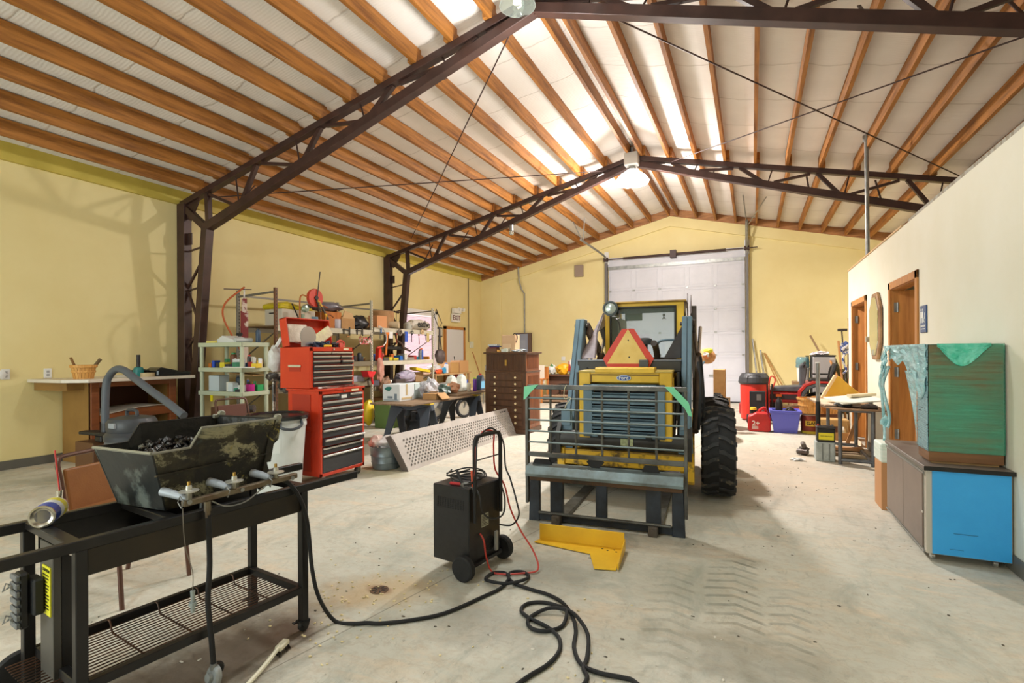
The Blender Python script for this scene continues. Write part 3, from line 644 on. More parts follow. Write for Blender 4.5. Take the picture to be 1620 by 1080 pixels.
# burner tubes, manifold with three valves
bm_ = thing('burner_manifold', 'scraped gas manifold with three knobless valves along the firebox side', 'gas fitting', (-1.985, 1.85, 0.722), -7)
MET = M('scraped_pot_metal',(150,148,138),.4,.6,rgb2=(110,104,90),scale=12)
MB().bar((.045,-.60,.045),(.045,-.10,.055),.026,.024).build('manifold_pipe', M('rusty_pipe',(128,118,98),.5,.5,rgb2=(90,70,52),scale=10), bm_, bevel=.004)
for y in (-.545,-.365,-.175):
    MB().cyl((-.075,y-.072,.082),(-.03,y-.055,.074),.018,.0165,n=14).cyl((-.03,y-.055,.074),(.04,y-.03,.056),.0165,.010,n=14).build('burner_venturi', M('venturi_aluminium',(168,174,182),.5,.2), bm_, smooth=True)
    v_ = MB().cyl((.045,y-.03,.055),(.045,y-.03,.085),.011,n=10).build('valve_stem', MET, bm_)
    MB().lathe([(.008,.085),(.034,.088),(.036,.092),(.012,.096),(.010,.112),(.0001,.114)],(.045,y-.03,0),n=18).build('valve_cap', M('valve_disc',(196,194,184),.35,.5), v_, smooth=True)
    MB().cyl((.045,y-.03,.11),(.045,y-.03,.128),.006,n=8).build('brass_tip', M('brass',(176,140,70),.35,.8), v_)
    MB().tube([(.05,y-.06,.03),(.065,y-.06,.06),(.04,y-.06,.075),(.022,y-.06,.05),(.05,y-.06,.03)],.0025,5).build('wire_tie', GALV, bm_)
for y in (-.58,-.37,-.13): MB().cyl((.058,y,.05),(.064,y,.05),.009,n=10).build('screw', GALV, bm_)
MB().tube(smoothpath([(.05,-.49,.03),(.07,-.44,.0),(.07,-.36,-.0),(.06,-.27,.04),(.05,-.22,.05)],5),.003,6).build('loose_wire', GALV, bm_)
MB().tube(smoothpath([(.05,-.60,.03),(.056,-.60,-.06),(.055,-.59,-.14),(.07,-.575,-.22),(.06,-.57,-.30)],5),.0016,5).build('igniter_lead', M('lead_grey',(120,112,100),.6), bm_)
MB().cyl((.06,-.57,-.30),(.06,-.57,-.345),.009,.006,n=10).cyl((.06,-.57,-.345),(.06,-.57,-.36),.014,n=10).cyl((.06,-.57,-.36),(.06,-.57,-.385),.008,n=10).build('spark_plug_end', M('porcelain_grey',(150,160,160),.35), bm_)
# hose and regulator hanging from the manifold
hs = thing('gas_regulator_hose', 'black gas hose hanging from the manifold with a round grey regulator', 'hose', (-1.985, 1.85, 0), -7)
MB().cyl((.045,-.505,.755),(.047,-.505,.715),.013,n=10).cyl((.047,-.505,.715),(.048,-.504,.69),.010,n=8).build('hose_fitting', M('rusty_pipe',(128,118,98)), hs)
MB().tube(smoothpath([(.048,-.503,.70),(.05,-.50,.5),(.045,-.505,.35),(.06,-.50,.2),(.065,-.495,.095)],6),.0105,10).build('hose', RUBBER, hs, smooth=True)
MB().cyl((.065,-.495,.10),(.065,-.495,.075),.013,n=12).build('hose_fitting', GALV, hs)
rg = MB().lathe([(.034,-.014),(.043,-.008),(.043,.004),(.036,.012),(.018,.014),(.018,.028),(.0001,.030)], n=26, X=Matrix.Translation((.068,-.495,.048)) @ Matrix.Rotation(R(80),4,'X')).build('regulator', M('regulator_grey',(150,154,154),.4,.3), hs, smooth=True)
MB().cyl((.03,-.47,.055),(.05,-.47,.055),.03,n=14).build('coupling_knob', BLACKP, hs, bevel=.006)
# spray can lying on the cross bar with its red straw
sc = thing('spray_can', 'blue and white spray can with red straw lying on the cart crossbar', 'spray can', (-2.43, .985, 0.756), -7)
X = Matrix.Rotation(R(97),4,'Z') @ Matrix.Rotation(R(90),4,'Y')
def lz(name, prof, mat, par, X=X, n=28): return MB().lathe(prof, n=n, X=X).build(name, mat, par, smooth=True)
X = Matrix.Translation((.10,-.03,0)) @ Matrix.Rotation(R(-82),4,'Z') @ Matrix.Rotation(R(-90),4,'Y')
X = Matrix.Translation((.07,-.02,0)) @ Matrix.Rotation(R(148),4,'Z') @ Matrix.Rotation(R(90),4,'Y')
lz('can_bottom', [(.0001,.012),(.022,.010),(.034,.0),(.040,.001),(.040,.008)], M('tin',(196,192,180),.25,.9), sc, X)
lz('blue_band', [(.040,.008),(.040,.06)], M('spray_blue',(36,70,160),.35), sc, X); lz('white_body', [(.040,.06),(.040,.135)], M('spray_white',(220,224,228),.35), sc, X)
lz('yellow_band', [(.0403,.095),(.0403,.128)], M('spray_yellow',(226,214,60),.35), sc, X)
lz('shoulder', [(.040,.135),(.030,.150),(.016,.154)], M('tin',(196,192,180)), sc, X)
MB().box(-.02,.02,-.02,.02,.152,.185,X).build('red_cap', M('spray_red',(206,46,44),.4), sc, bevel=.004)
MB().cyl(X @ Vector((0,0,.175)), (X @ Vector((0,0,.18)))+Vector((0,0,.055)),.008,.012,n=12).build('nozzle', M('tin',(196,192,180)), sc)
MB().cyl((X @ Vector((0,0,.18)))+Vector((0,0,.055)), (X @ Vector((0,0,.18)))+Vector((-.012,-.01,.215)),.0028,n=8).build('red_straw', M('straw_red',(200,60,58),.4), sc)
# small yellow-capped light clipped under the far rail
t = thing('flashlight', 'small yellow-ringed cylinder hanging behind the cart apron', 'torch', (-2.42, 1.60, .545)); MB().cyl((0,0,.02),(0,0,.10),.016,n=14).build('body', GALV, t); MB().cyl((0,0,-.012),(0,0,.022),.019,.017,n=14).build('yellow_ring', M('torch_yellow',(214,182,44),.4), t)
# ---------------- stacking chairs
VINYL = M('brown_vinyl', (152,98,48), .5, rgb2=(134,82,38), scale=3, bump=.08, bscale=120); CH = M('chair_brown_metal', (92,62,50), .38, .3)
def chair(loc, rz, label, vinyl=VINYL):
    t = thing('stacking_chair', label, 'chair', loc, rz, None)
    # local: faces +x, back at -x
    for s_ in (-1, 1):
        MB().tube(smoothpath([(-.24,s_*.215,0),(-.20,s_*.212,.22),(-.175,s_*.205,.42),(-.19,s_*.20,.58),(-.235,s_*.195,.74)],4), .0125, 8).build('rear_leg', CH, t, smooth=True)
        MB().tube(smoothpath([(.22,s_*.215,0),(.20,s_*.21,.22),(.17,s_*.205,.42),(.10,s_*.2,.44),(-.17,s_*.2,.43)],4), .0125, 8).build('front_leg', CH, t, smooth=True)
        MB().cyl((-.19,s_*.212,.22),(.20,s_*.212,.24),.008,n=8).build('side_stretcher', CH, t)
    MB().tube(smoothpath([(-.232,-.195,.72),(-.243,-.185,.765),(-.25,-.14,.785),(-.25,.14,.785),(-.243,.185,.765),(-.232,.195,.72)],4), .0125, 8).build('top_loop', CH, t, smooth=True)
    MB().box(-.18,.22,-.20,.20,.44,.495).build('seat', vinyl, t, bevel=.018, seg=3)
    b = MB(); b.prism([(-.184,.44),(-.230,.715),(-.210,.718),(-.158,.44)],'y',-.178,.178); b.build('backrest', vinyl, t, bevel=.012, seg=2)
    return t
chair((-3.29, 1.72, 0), 13, 'brown vinyl stacking chair behind the barbecue cart')
chair((-5.72, 4.28, 0), -8, 'brown stacking chair in front of the grey-green plastic shelves', M('dark_brown_vinyl',(98,58,44),.5))
# ---------------- battery charger on wheels
ch = thing('battery_charger', 'tall black wheeled battery charger with loop handle and coiled cables on top', 'battery charger', (-1.487, 2.835, 0), 0)
# frame with rows: back panel faces the camera's right
def chf(u, v): return u, v
CHX = Matrix.Rotation(R(12),4,'Z')
bx_ = MB().box(-.305,-.02,-.20,.13,.07,.535).build('cabinet', M('charger_black',(40,40,42),.42,.2,rgb2=(32,32,34),scale=30), ch, bevel=.006, rot=(0,0,R(-8)))
vt = MB()
for r_ in range(6):
    for c_ in range(11): vt.box(-.27+c_*.02,-.258+c_*.02,-.203,-.199,.40+r_*.011,.405+r_*.011)
vt.build('vent_slots', BLACKP, bx_)
lb = MB().box(-.0215,-.0185,-.075,.0,.27,.35).build('rating_label', M('label_grey',(160,160,140),.5), bx_)
l2 = MB()
for i in range(7): l2.box(-.0185,-.0175,-.068,-.01-.012*(i%3),.279+i*.0095,.283+i*.0095)
l2.build('printed_lines', BLACKP, lb)
fan = MB()
for k in range(3): fan.tube(arc((-.018,.015,.15),.016+.014*k,0,360,18,'yz')[:-1],.0025,5,closed=True)
fan.build('fan_grille', BLACKP, bx_)
ht = MB().tube(smoothpath([(.0,-.165,.33),(.0,-.165,.60),(.0,-.165,.78),(.0,-.155,.825),(.0,-.12,.845),(.0,.06,.845),(.0,.095,.825),(.0,.105,.78),(.0,.105,.60),(.0,.105,.33)],5),.0135,10).cyl((0,-.165,.70),(0,.105,.70),.004,n=6).build('loop_handle', BLACKM, bx_, smooth=True)
for s_, y in ((-1,-.24),(1,.17)):
    X = Matrix.Translation((-.03,y,.075)) @ Matrix.Rotation(R(90),4,'X')
    w_ = MB().lathe([(.045,-.022),(.066,-.024),(.075,-.016),(.076,0),(.075,.016),(.066,.024),(.045,.022)], n=30, X=X).build('wheel', RUBBER, bx_, smooth=True)
    MB().lathe([(.0001,-.018),(.012,-.026),(.015,-.012),(.045,-.012),(.05,-.02),(.05,.02),(.045,.012),(.0001,.012)], n=24, X=X).build('hub', BLACKM, w_, smooth=True)
    sp = MB()
    for k in range(5): a_ = k*2*math.pi/5; sp.cb((-.03+.03*math.cos(a_),y-.016 if s_ < 0 else y-.016,.075+.03*math.sin(a_)),(.012,.008,.03),(0,-a_+R(90),0))
    sp.build('spokes', BLACKP, w_)
MB().cyl((-.03,-.22,.075),(-.03,.15,.075),.008,n=8).box(-.08,.0,-.19,.12,.06,.08).build('axle', BLACKM, bx_)
REDR = M('red_cable',(190,60,48),.5); BLKC = M('black_cable',(28,28,30),.5)
MB().tube(smoothpath([(-.02,-.09,.24),(.01,-.09,.20),(.02,-.08,.1),(.05,-.07,.02),(.12,-.06,.012),(.22,.02,.012),(.28,.10,.02),(.22,.15,.10),(.12,.15,.22),(.06,.13,.35),(.02,.12,.5),(-.03,.09,.6),(-.02,.06,.75),(0,.03,.85),(0,-.08,.865),(.01,-.16,.80),(.02,-.18,.68),(.0,-.17,.6)],6),.0055,7).build('red_output_cable', REDR, bx_, smooth=True)
MB().tube(smoothpath([(-.02,.11,.24),(.06,.14,.24),(.13,.12,.32),(.14,.08,.42),(.08,.10,.55),(.03,.12,.62),(.02,.11,.78),(.0,.03,.87),(0,-.06,.87),(.01,-.15,.82),(.03,-.19,.70),(.0,-.18,.58),(-.1,-.16,.54)],6),.0055,7).build('black_output_cable', BLKC, bx_, smooth=True)
random.seed(11)
for k in range(4):
    pts = [(-.17+.13*math.cos(a_*.9+k)*(.6+.15*k), -.03+.11*math.sin(a_*.9+k), .545+.012*k+.012*math.sin(a_*2+k)) for a_ in range(0,9)]
    MB().tube(smoothpath(pts,4),.005,6).build('coiled_cable', BLKC, bx_, smooth=True)
MB().tube(smoothpath([(-.06,-.12,.54),(.03,-.16,.50),(.035,-.14,.40),(.04,-.05,.33),(.05,.06,.33),(.03,.11,.42),(.0,.10,.52)],5),.0055,7).build('power_cord', BLKC, bx_, smooth=True)
def clamp(n, p, q, mat):
    p, q = Vector(p), Vector(q); c_ = MB().bar(p, q, .018, .016).build(n, mat, bx_, bevel=.004); MB().bar(q, q+(q-p)*.35, .022, .022).build('jaw', GALV, c_)
clamp('red_clamp', (-.02,-.165,.64),(-.02,-.155,.54), M('clamp_orange',(214,84,50),.45)); clamp('red_clamp', (-.19,-.17,.545),(-.10,-.15,.545), M('clamp_red',(190,40,44),.45))
clamp('black_clamp', (-.16,-.14,.62),(-.10,-.16,.55), BLACKP)
MB().box(.0,.012,.035,.06,.10,.22).build('plug', M('plug_grey',(150,150,146),.5), bx_)
# ---------------- black hose snaking over the floor
A = [(-1.681,2.006),(-1.57,2.086),(-1.44,2.226),(-1.342,2.471),(-1.302,2.599),(-1.315,2.726),(-1.369,2.786),(-1.432,2.758),(-1.439,2.669),(-1.372,2.619),(-1.283,2.634),(-1.219,2.702),(-1.216,2.799),(-1.271,2.845),(-1.333,2.817),(-1.326,2.749),(-1.259,2.684),(-1.152,2.655),(-1.031,2.636),(-.924,2.581),(-.835,2.472),(-.774,2.346),(-.738,2.209),(-.669,2.103),(-.581,2.08),(-.489,2.089),(-.433,2.078)]
B = [(-.7,1.72),(-.619,1.992),(-.654,2.081),(-.663,2.165),(-.697,2.294),(-.762,2.398),(-.846,2.477),(-.947,2.473),(-1.015,2.41),(-1.019,2.328),(-.969,2.276),(-.897,2.29),(-.848,2.368),(-.867,2.478),(-.94,2.54),(-1.026,2.541),(-1.093,2.492),(-1.094,2.416),(-1.026,2.364),(-.909,2.321),(-.825,2.252),(-.79,2.153),(-.801,2.043),(-.843,1.939),(-.87,1.85)]
up = [(-2.05,1.63,.765),(-1.99,1.68,.775),(-1.955,1.745,.70),(-1.945,1.80,.55),(-1.935,1.82,.31),(-1.93,1.86,.15),(-1.90,1.93,.012),(-1.80,1.95,.0105),(-1.74,1.985,.0105)]
def fl(P, z=.0105): return [(x, y, z+.014*(1 if 8 < i < 12 else 0)) for i, (x, y) in enumerate(P)]
tag(MB().tube(smoothpath(up+fl(A)+[(-.3,1.95,.0105),(-.1,1.6,.0105)],5),.0095,9).build('rubber_hose', RUBBER, smooth=True), 'long black rubber hose running from the cart across the floor in loops', 'hose')
tag(MB().tube(smoothpath([(x,y,.0105+(.018 if 3 < i < 8 or i == 13 else 0)) for i,(x,y) in enumerate(B)],5),.0095,9).build('rubber_hose', RUBBER, smooth=True), 'black rubber hose coiled in two loops right of centre foreground', 'hose')
# ---------------- scrubbing brush, drain, nut shells
br = thing('scrub_brush', 'white-handled scrub brush lying on the floor beside the cart caster', 'brush', (-1.93,1.64,0.0), 18)
MB().prism([(-.035,.022),(.035,.022),(.04,.03),(.035,.046),(-.035,.046)],'x',-.016,.016).build('head', M('brush_cream',(226,220,196),.45), br, bevel=.006)
MB().tube(smoothpath([(0,-.02,.04),(.0,-.08,.028),(.0,-.16,.018),(.0,-.26,.012)],4),.0095,8).build('handle', M('brush_cream',(226,220,196)), br, smooth=True)
bs = MB(); random.seed(5)
for i in range(60): x = random.uniform(-.015,.015); y = random.uniform(-.034,.034); bs.cyl((x,y,.024),(x*1.4,y*1.25,.001),.0016,n=4)
bs.build('bristles', M('dark_bristles',(50,42,34),.8), br)
dn = thing('floor_drain', 'small rusty round floor drain grate in the concrete', 'drain', (-1.932,2.307,.0))
MB().cyl((0,0,.0005),(0,0,.003),.052,n=28).build('rim', M('drain_rust',(122,92,66),.7,.3,rgb2=(84,62,46),scale=12), dn)
sl = MB()
for k in range(8): a_ = k*math.pi/4; sl.bar((.016*math.cos(a_),.016*math.sin(a_),.0035),(.042*math.cos(a_),.042*math.sin(a_),.0035),.008,.001)
sl.build('slots', BLACKP, dn)
cb_ = MB(); random.seed(21)
for i in range(130):
    a_ = random.gauss(0,1); x = -1.95+.22*a_; y = 2.15+.22*random.gauss(0,1)
    if i > 90: x = random.uniform(-2.0,-.5); y = random.uniform(1.6,2.8)
    cb_.blob((x,y,.003),(.004+.006*random.random(),.004+.005*random.random(),.004), seed=i, amp=.5, sub=1)
o = cb_.build('nut_shell_crumbs', M('crumb_cream',(226,208,160),.7)); tag(o, 'scattered cream crumbs on the concrete around the drain', 'crumbs'); o['kind'] = 'stuff'
# ---------------- yellow steel bracket on the floor
YEL = M('machine_yellow',(238,192,44),.42,.1,rgb2=(222,172,36),scale=5,lo=.3,hi=.7)
yb = thing('steel_bracket', 'bent yellow steel bracket lying on the floor before the fork carriage', 'bracket', (0,0,0))
MB().prism([(-1.405,3.335),(-1.39,3.40),(-.80,3.455),(-.765,3.11),(-.895,3.075),(-.985,3.29)],'z',.004,.012).build('base_plate', YEL, yb, bevel=.002)
MB().prism([(0,0),(.6,0),(.6,.115),(0,.115)],'y',0,.008, Matrix.Translation((-1.39,3.40,.006)) @ Matrix.Rotation(R(5.3),4,'Z')).build('upright_flange', YEL, yb, bevel=.002)
MB().prism([(0,0),(.34,0),(.34,.04),(0,.075)],'y',0,.008, Matrix.Translation((-.792,3.455,.006)) @ Matrix.Rotation(R(-84.5),4,'Z')).build('side_flange', YEL, yb, bevel=.002)
bl_ = MB()
for (x,y) in ((-.93,3.40),(-.89,3.385),(-.85,3.41),(-.83,3.38)): bl_.cyl((x,y,.012),(x,y,.0135),.007,n=10)
bl_.build('bolt_holes', BLACKP, yb)
# ---------------- fork carriage with its grid backrest
fk = thing('fork_carriage', 'dark pallet fork carriage with welded grid guard standing behind the loader', 'fork attachment', (-1.05, 3.84, 0), 4)
DARKB = M('worn_blue_black_steel',(52,58,68),.48,.35,rgb2=(34,36,40),scale=7,lo=.35,hi=.65,bump=.1)
RAWS = M('worn_grey_steel',(104,104,100),.45,.5,rgb2=(66,62,58),scale=6,lo=.35,hi=.65)
BGREY = M('blue_grey_paint',(104,132,150),.42,.1,rgb2=(84,108,126),scale=5,stretch=(1,1,4),lo=.3,hi=.7)
MB().box(-.60,.62,-.02,.02,1.055,1.09).build('top_rail', RAWS, fk, bevel=.003)
MB().box(-.60,.62,-.02,.015,.515,.550).build('lower_rail', RAWS, fk, bevel=.003)
for x, zb in ((-.603,.14),(.613,.14)): MB().box(x-.011,x+.011,-.03,.02,zb,1.06).build('side_bar', RAWS, fk, bevel=.002)
for x in (-.409,-.202,.004,.205,.407): MB().cyl((x,.0,.55),(x,.0,1.056),.0095,n=8).build('grid_upright', RAWS, fk)
for k in range(5): z = .985-.0885*k; MB().cyl((-.595,-.012,z),(.605,-.012,z),.0075,n=8).build('grid_bar', M('steel_grid_bar',(112,124,124),.4,.5), fk)
MB().prism([(-.10,.372),(-.105,.395),(-.075,.452),(.03,.458),(.03,.448),(-.065,.44),(-.095,.39),(-.09,.372)],'x',-.59,.60).build('carriage_shelf', M('worn_shelf_steel',(128,144,148),.4,.35,rgb2=(100,106,104),scale=6), fk, bevel=.002)
MB().box(-.58,.59,-.03,.03,.325,.375).build('upper_beam', M('rusted_beam',(66,56,50),.6,.3,rgb2=(94,66,42),scale=5,lo=.5,hi=.65), fk, bevel=.003)
for (a_, b_) in ((-.408,-.305),(-.044,.040),(.330,.438)): MB().box(a_,b_,-.03,.02,.07,.33).build('upright', DARKB, fk, bevel=.003)
for a_, b_ in ((-.59,-.502),(.515,.607)): MB().prism([(a_,.0),(b_,.0),(b_,.345),(a_+(.012 if a_ < 0 else 0),.345)] if a_ < 0 else [(a_,.0),(b_,.0),(b_-.012,.345),(a_,.345)],'y',-.02,.03).build('end_plate', DARKB, fk, bevel=.003)
MB().box(-.58,.60,-.015,.03,.012,.062).build('lower_beam', DARKB, fk, bevel=.003)
MB().cyl((-.50,-.035,.078),(.51,-.035,.078),.012,n=10).build('latch_rod', RAWS, fk)
for x in (-.35,.385):
    MB().box(x-.035,x+.035,-.085,-.02,.0,.075).build('fork_latch', M('rusty_latch',(92,84,76),.6,.4), fk, bevel=.008)
    MB().cyl((x,-.09,.04),(x,-.01,.04),.016,n=12).build('latch_pin', M('rusty_latch',(92,84,76)), fk)
for x in (-.35,.385): MB().prism([(.02,.0),(1.12,.004),(1.12,.018),(.02,.045)],'x',x-.05,x+.05).build('fork_tine', M('worn_fork_steel',(122,122,116),.5,.4,rgb2=(88,84,78),scale=6), fk, bevel=.003)
for q_ in ([(-.56,.455),(-.54,.495),(-.42,.495),(-.40,.455)],[(.30,.455),(.32,.505),(.41,.505),(.43,.455)]): MB().prism(q_,'y',-.01,.01).build('notched_bracket', BLACKM, fk)
MB().prism([(-.12+.0,.50),(-.08,.455),(-.02,.455),(.02,.50),(0,.515),(-.10,.515)],'y',-.005,.01).build('notched_bracket', BLACKM, fk)
TAPE = M('mint_green_tape',(118,206,160),.45)
tp = thing('green_tape', 'strip of mint green tape tied on the left corner of the grid guard', 'tape', (-1.05,3.84,0), 4)
MB().prism([(-.62,1.075),(-.51,1.094),(-.50,1.094),(-.565,1.03),(-.612,.975),(-.625,.97)],'y',-.034,-.026).build('strip', TAPE, tp)
tp = thing('green_tape', 'strip of mint green tape hanging over the right corner of the grid guard', 'tape', (-1.05,3.84,0), 4)
MB().prism([(.47,1.094),(.53,1.094),(.635,.985),(.66,.885),(.635,.89),(.61,.94),(.54,1.02)],'y',-.044,-.036).build('strip', TAPE, tp)
tag(MB().tube([tuple(Matrix.Translation((-1.05,3.84,0)) @ Matrix.Rotation(R(4),4,'Z') @ Vector(p)) for p in smoothpath([(-.27,-.026,1.095),(-.285,-.028,1.06),(-.29,-.028,1.0),(-.275,-.024,.985),(-.25,-.022,1.0),(-.24,-.022,.985),(-.27,-.026,.945),(-.285,-.026,.91)],4)],.003,5).build('twine', M('cream_twine',(222,214,182),.8)), 'bit of cream twine knotted on the top rail of the grid guard', 'string')
# ================================================================ SKID STEER LOADER (local: x right, y away from camera, origin between the rear wheels)
ld = thing('skid_steer_loader', 'yellow and blue-grey skid steer loader parked with its engine end facing the camera', 'loader', (-1.02, 5.12, 0), 5)
YELO = M('loader_yellow',(232,190,58),.42,.05,rgb2=(206,162,40),scale=4,lo=.25,hi=.6)
YELW = M('worn_loader_yellow',(226,180,44),.5,.05,rgb2=(96,78,40),scale=11,lo=.36,hi=.5)
LBL = M('loader_blue_grey',(116,142,158),.42,.1,rgb2=(88,112,128),scale=5,stretch=(1,1,.5),lo=.3,hi=.7)
LDK = M('loader_black',(40,40,42),.45,.1,rgb2=(58,56,54),scale=6,lo=.4,hi=.8)
P = lambda nm, mb, mat, par=ld, **k: mb.build(nm, mat, par, **k)
# engine box
P('engine_hood', MB().box(-.475,-.37,-.57,.35,.56,1.17).box(.235,.342,-.57,.35,.56,1.17).box(-.37,.235,-.57,.35,1.075,1.17).box(-.37,.235,-.40,.35,.56,1.075), YELO, bevel=.006)
P('hood_top_plate', MB().box(-.475,.345,-.585,.36,1.165,1.182), M('dusty_yellow',(206,184,110),.6,rgb2=(190,160,70),scale=5), bevel=.003)
P('hinge_plate', MB().box(-.32,.20,-.60,-.40,1.182,1.212).box(-.32,.20,-.606,-.594,1.165,1.205), YELO, bevel=.004)
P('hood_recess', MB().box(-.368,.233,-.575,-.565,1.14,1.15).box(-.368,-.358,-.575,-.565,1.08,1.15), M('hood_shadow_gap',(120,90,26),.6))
gr = P('grille_frame', MB().box(-.43,-.35,-.60,-.50,.585,1.06).box(.205,.285,-.60,-.50,.585,1.06).box(-.43,.285,-.60,-.50,1.02,1.06).box(-.43,.285,-.60,-.50,.585,.615).box(-.35,-.20,-.605,-.50,.585,.60), LBL, bevel=.004)
for k in range(7): P('louver', MB().cb((-.07,-.575,.965-.057*k),(.56,.055,.007),(R(-38),0,0)).cb((-.07,-.597,.952-.057*k),(.56,.006,.020)), LBL, gr)
P('radiator', MB().box(-.35,.205,-.47,-.45,.60,1.02), M('radiator_black',(20,20,20),.7), gr)
P('rubber_bumper_pad', MB().cyl((-.27,-.60,.60),(-.27,-.62,.60),.028,n=14), RUBBER, gr); P('rubber_bumper_pad', MB().cyl((.15,-.60,.60),(.15,-.62,.60),.028,n=14), RUBBER, gr)
# blue oval badge with its word
X = Matrix.Translation((-.068,-.578,1.118))
bd = P('oval_badge', MB().prism([(.064*math.cos(a*math.pi/14),.026*math.sin(a*math.pi/14)) for a in range(28)],'y',-.004,0,X), M('badge_silver',(190,200,214),.3,.6))
P('oval_field', MB().prism([(.058*math.cos(a*math.pi/14),.021*math.sin(a*math.pi/14)) for a in range(28)],'y',-.006,-.003,X), M('badge_blue',(40,78,158),.3), bd)
text('lettering','Ford',.044,WHITEP,bd,(-.068,-.586,1.119),(R(90),0,0),ext=.001,bold=True)
# cross tube, rear frame and side plates
P('bumper_tube', MB().cyl((-.66,-.50,.545),(.46,-.50,.545),.075,n=22), LDK, smooth=True, bevel=.004)
P('tube_label', MB().box(-.10,.01,-.580,-.574,.515,.575), M('tube_label',(206,212,168),.6,rgb2=(150,160,120),scale=30))
P('tube_end_bracket', MB().prism([(-.55,.40),(-.40,.48),(-.38,.66),(-.48,.70),(-.58,.60)],'x',.46,.50), LDK); P('tube_end_bracket', MB().prism([(-.55,.40),(-.40,.48),(-.38,.66),(-.48,.70),(-.58,.60)],'x',-.70,-.66), LDK)
P('rear_frame', MB().box(-.66,.47,-.50,-.36,.30,.44), YELW, bevel=.008)
P('frame_shelf', MB().box(-.66,.47,-.50,-.2,.43,.446), M('brown_grimy_yellow',(120,92,44),.6,rgb2=(196,152,46),scale=6,lo=.4,hi=.6))
P('frame_side_plate', MB().prism([(-.52,.22),(-.45,.18),(-.15,.18),(-.12,.62),(-.30,.55),(-.52,.45)],'x',.44,.52), YELW, bevel=.006)
P('frame_side_plate', MB().prism([(-.52,.22),(-.45,.18),(-.15,.18),(-.12,.62),(-.30,.55),(-.52,.45)],'x',-.70,-.63), YELW, bevel=.006)
P('chassis_side', MB().box(.40,.50,-.3,1.35,.16,.66), YELO, bevel=.01); P('chassis_side', MB().box(-.60,-.50,-.3,1.35,.16,.66), YELO, bevel=.01)
P('belly_pan', MB().box(-.50,.42,-.35,1.35,.16,.2), LDK)
P('engine_block', MB().box(-.36,.24,-.44,.3,.2,.56), M('engine_grey',(54,54,54),.6), bevel=.02)
P('hood_side_door', MB().box(.342,.352,-.45,.30,.66,1.12), YELO, bevel=.004)
P('engine_bay_side', MB().box(.375,.395,-.42,1.3,.60,1.16), LDK); P('engine_bay_side', MB().box(-.535,-.515,-.42,1.3,.60,1.16), LDK)
P('side_opening', MB().box(.352,.36,-.50,-.30,.60,1.0), LDK)
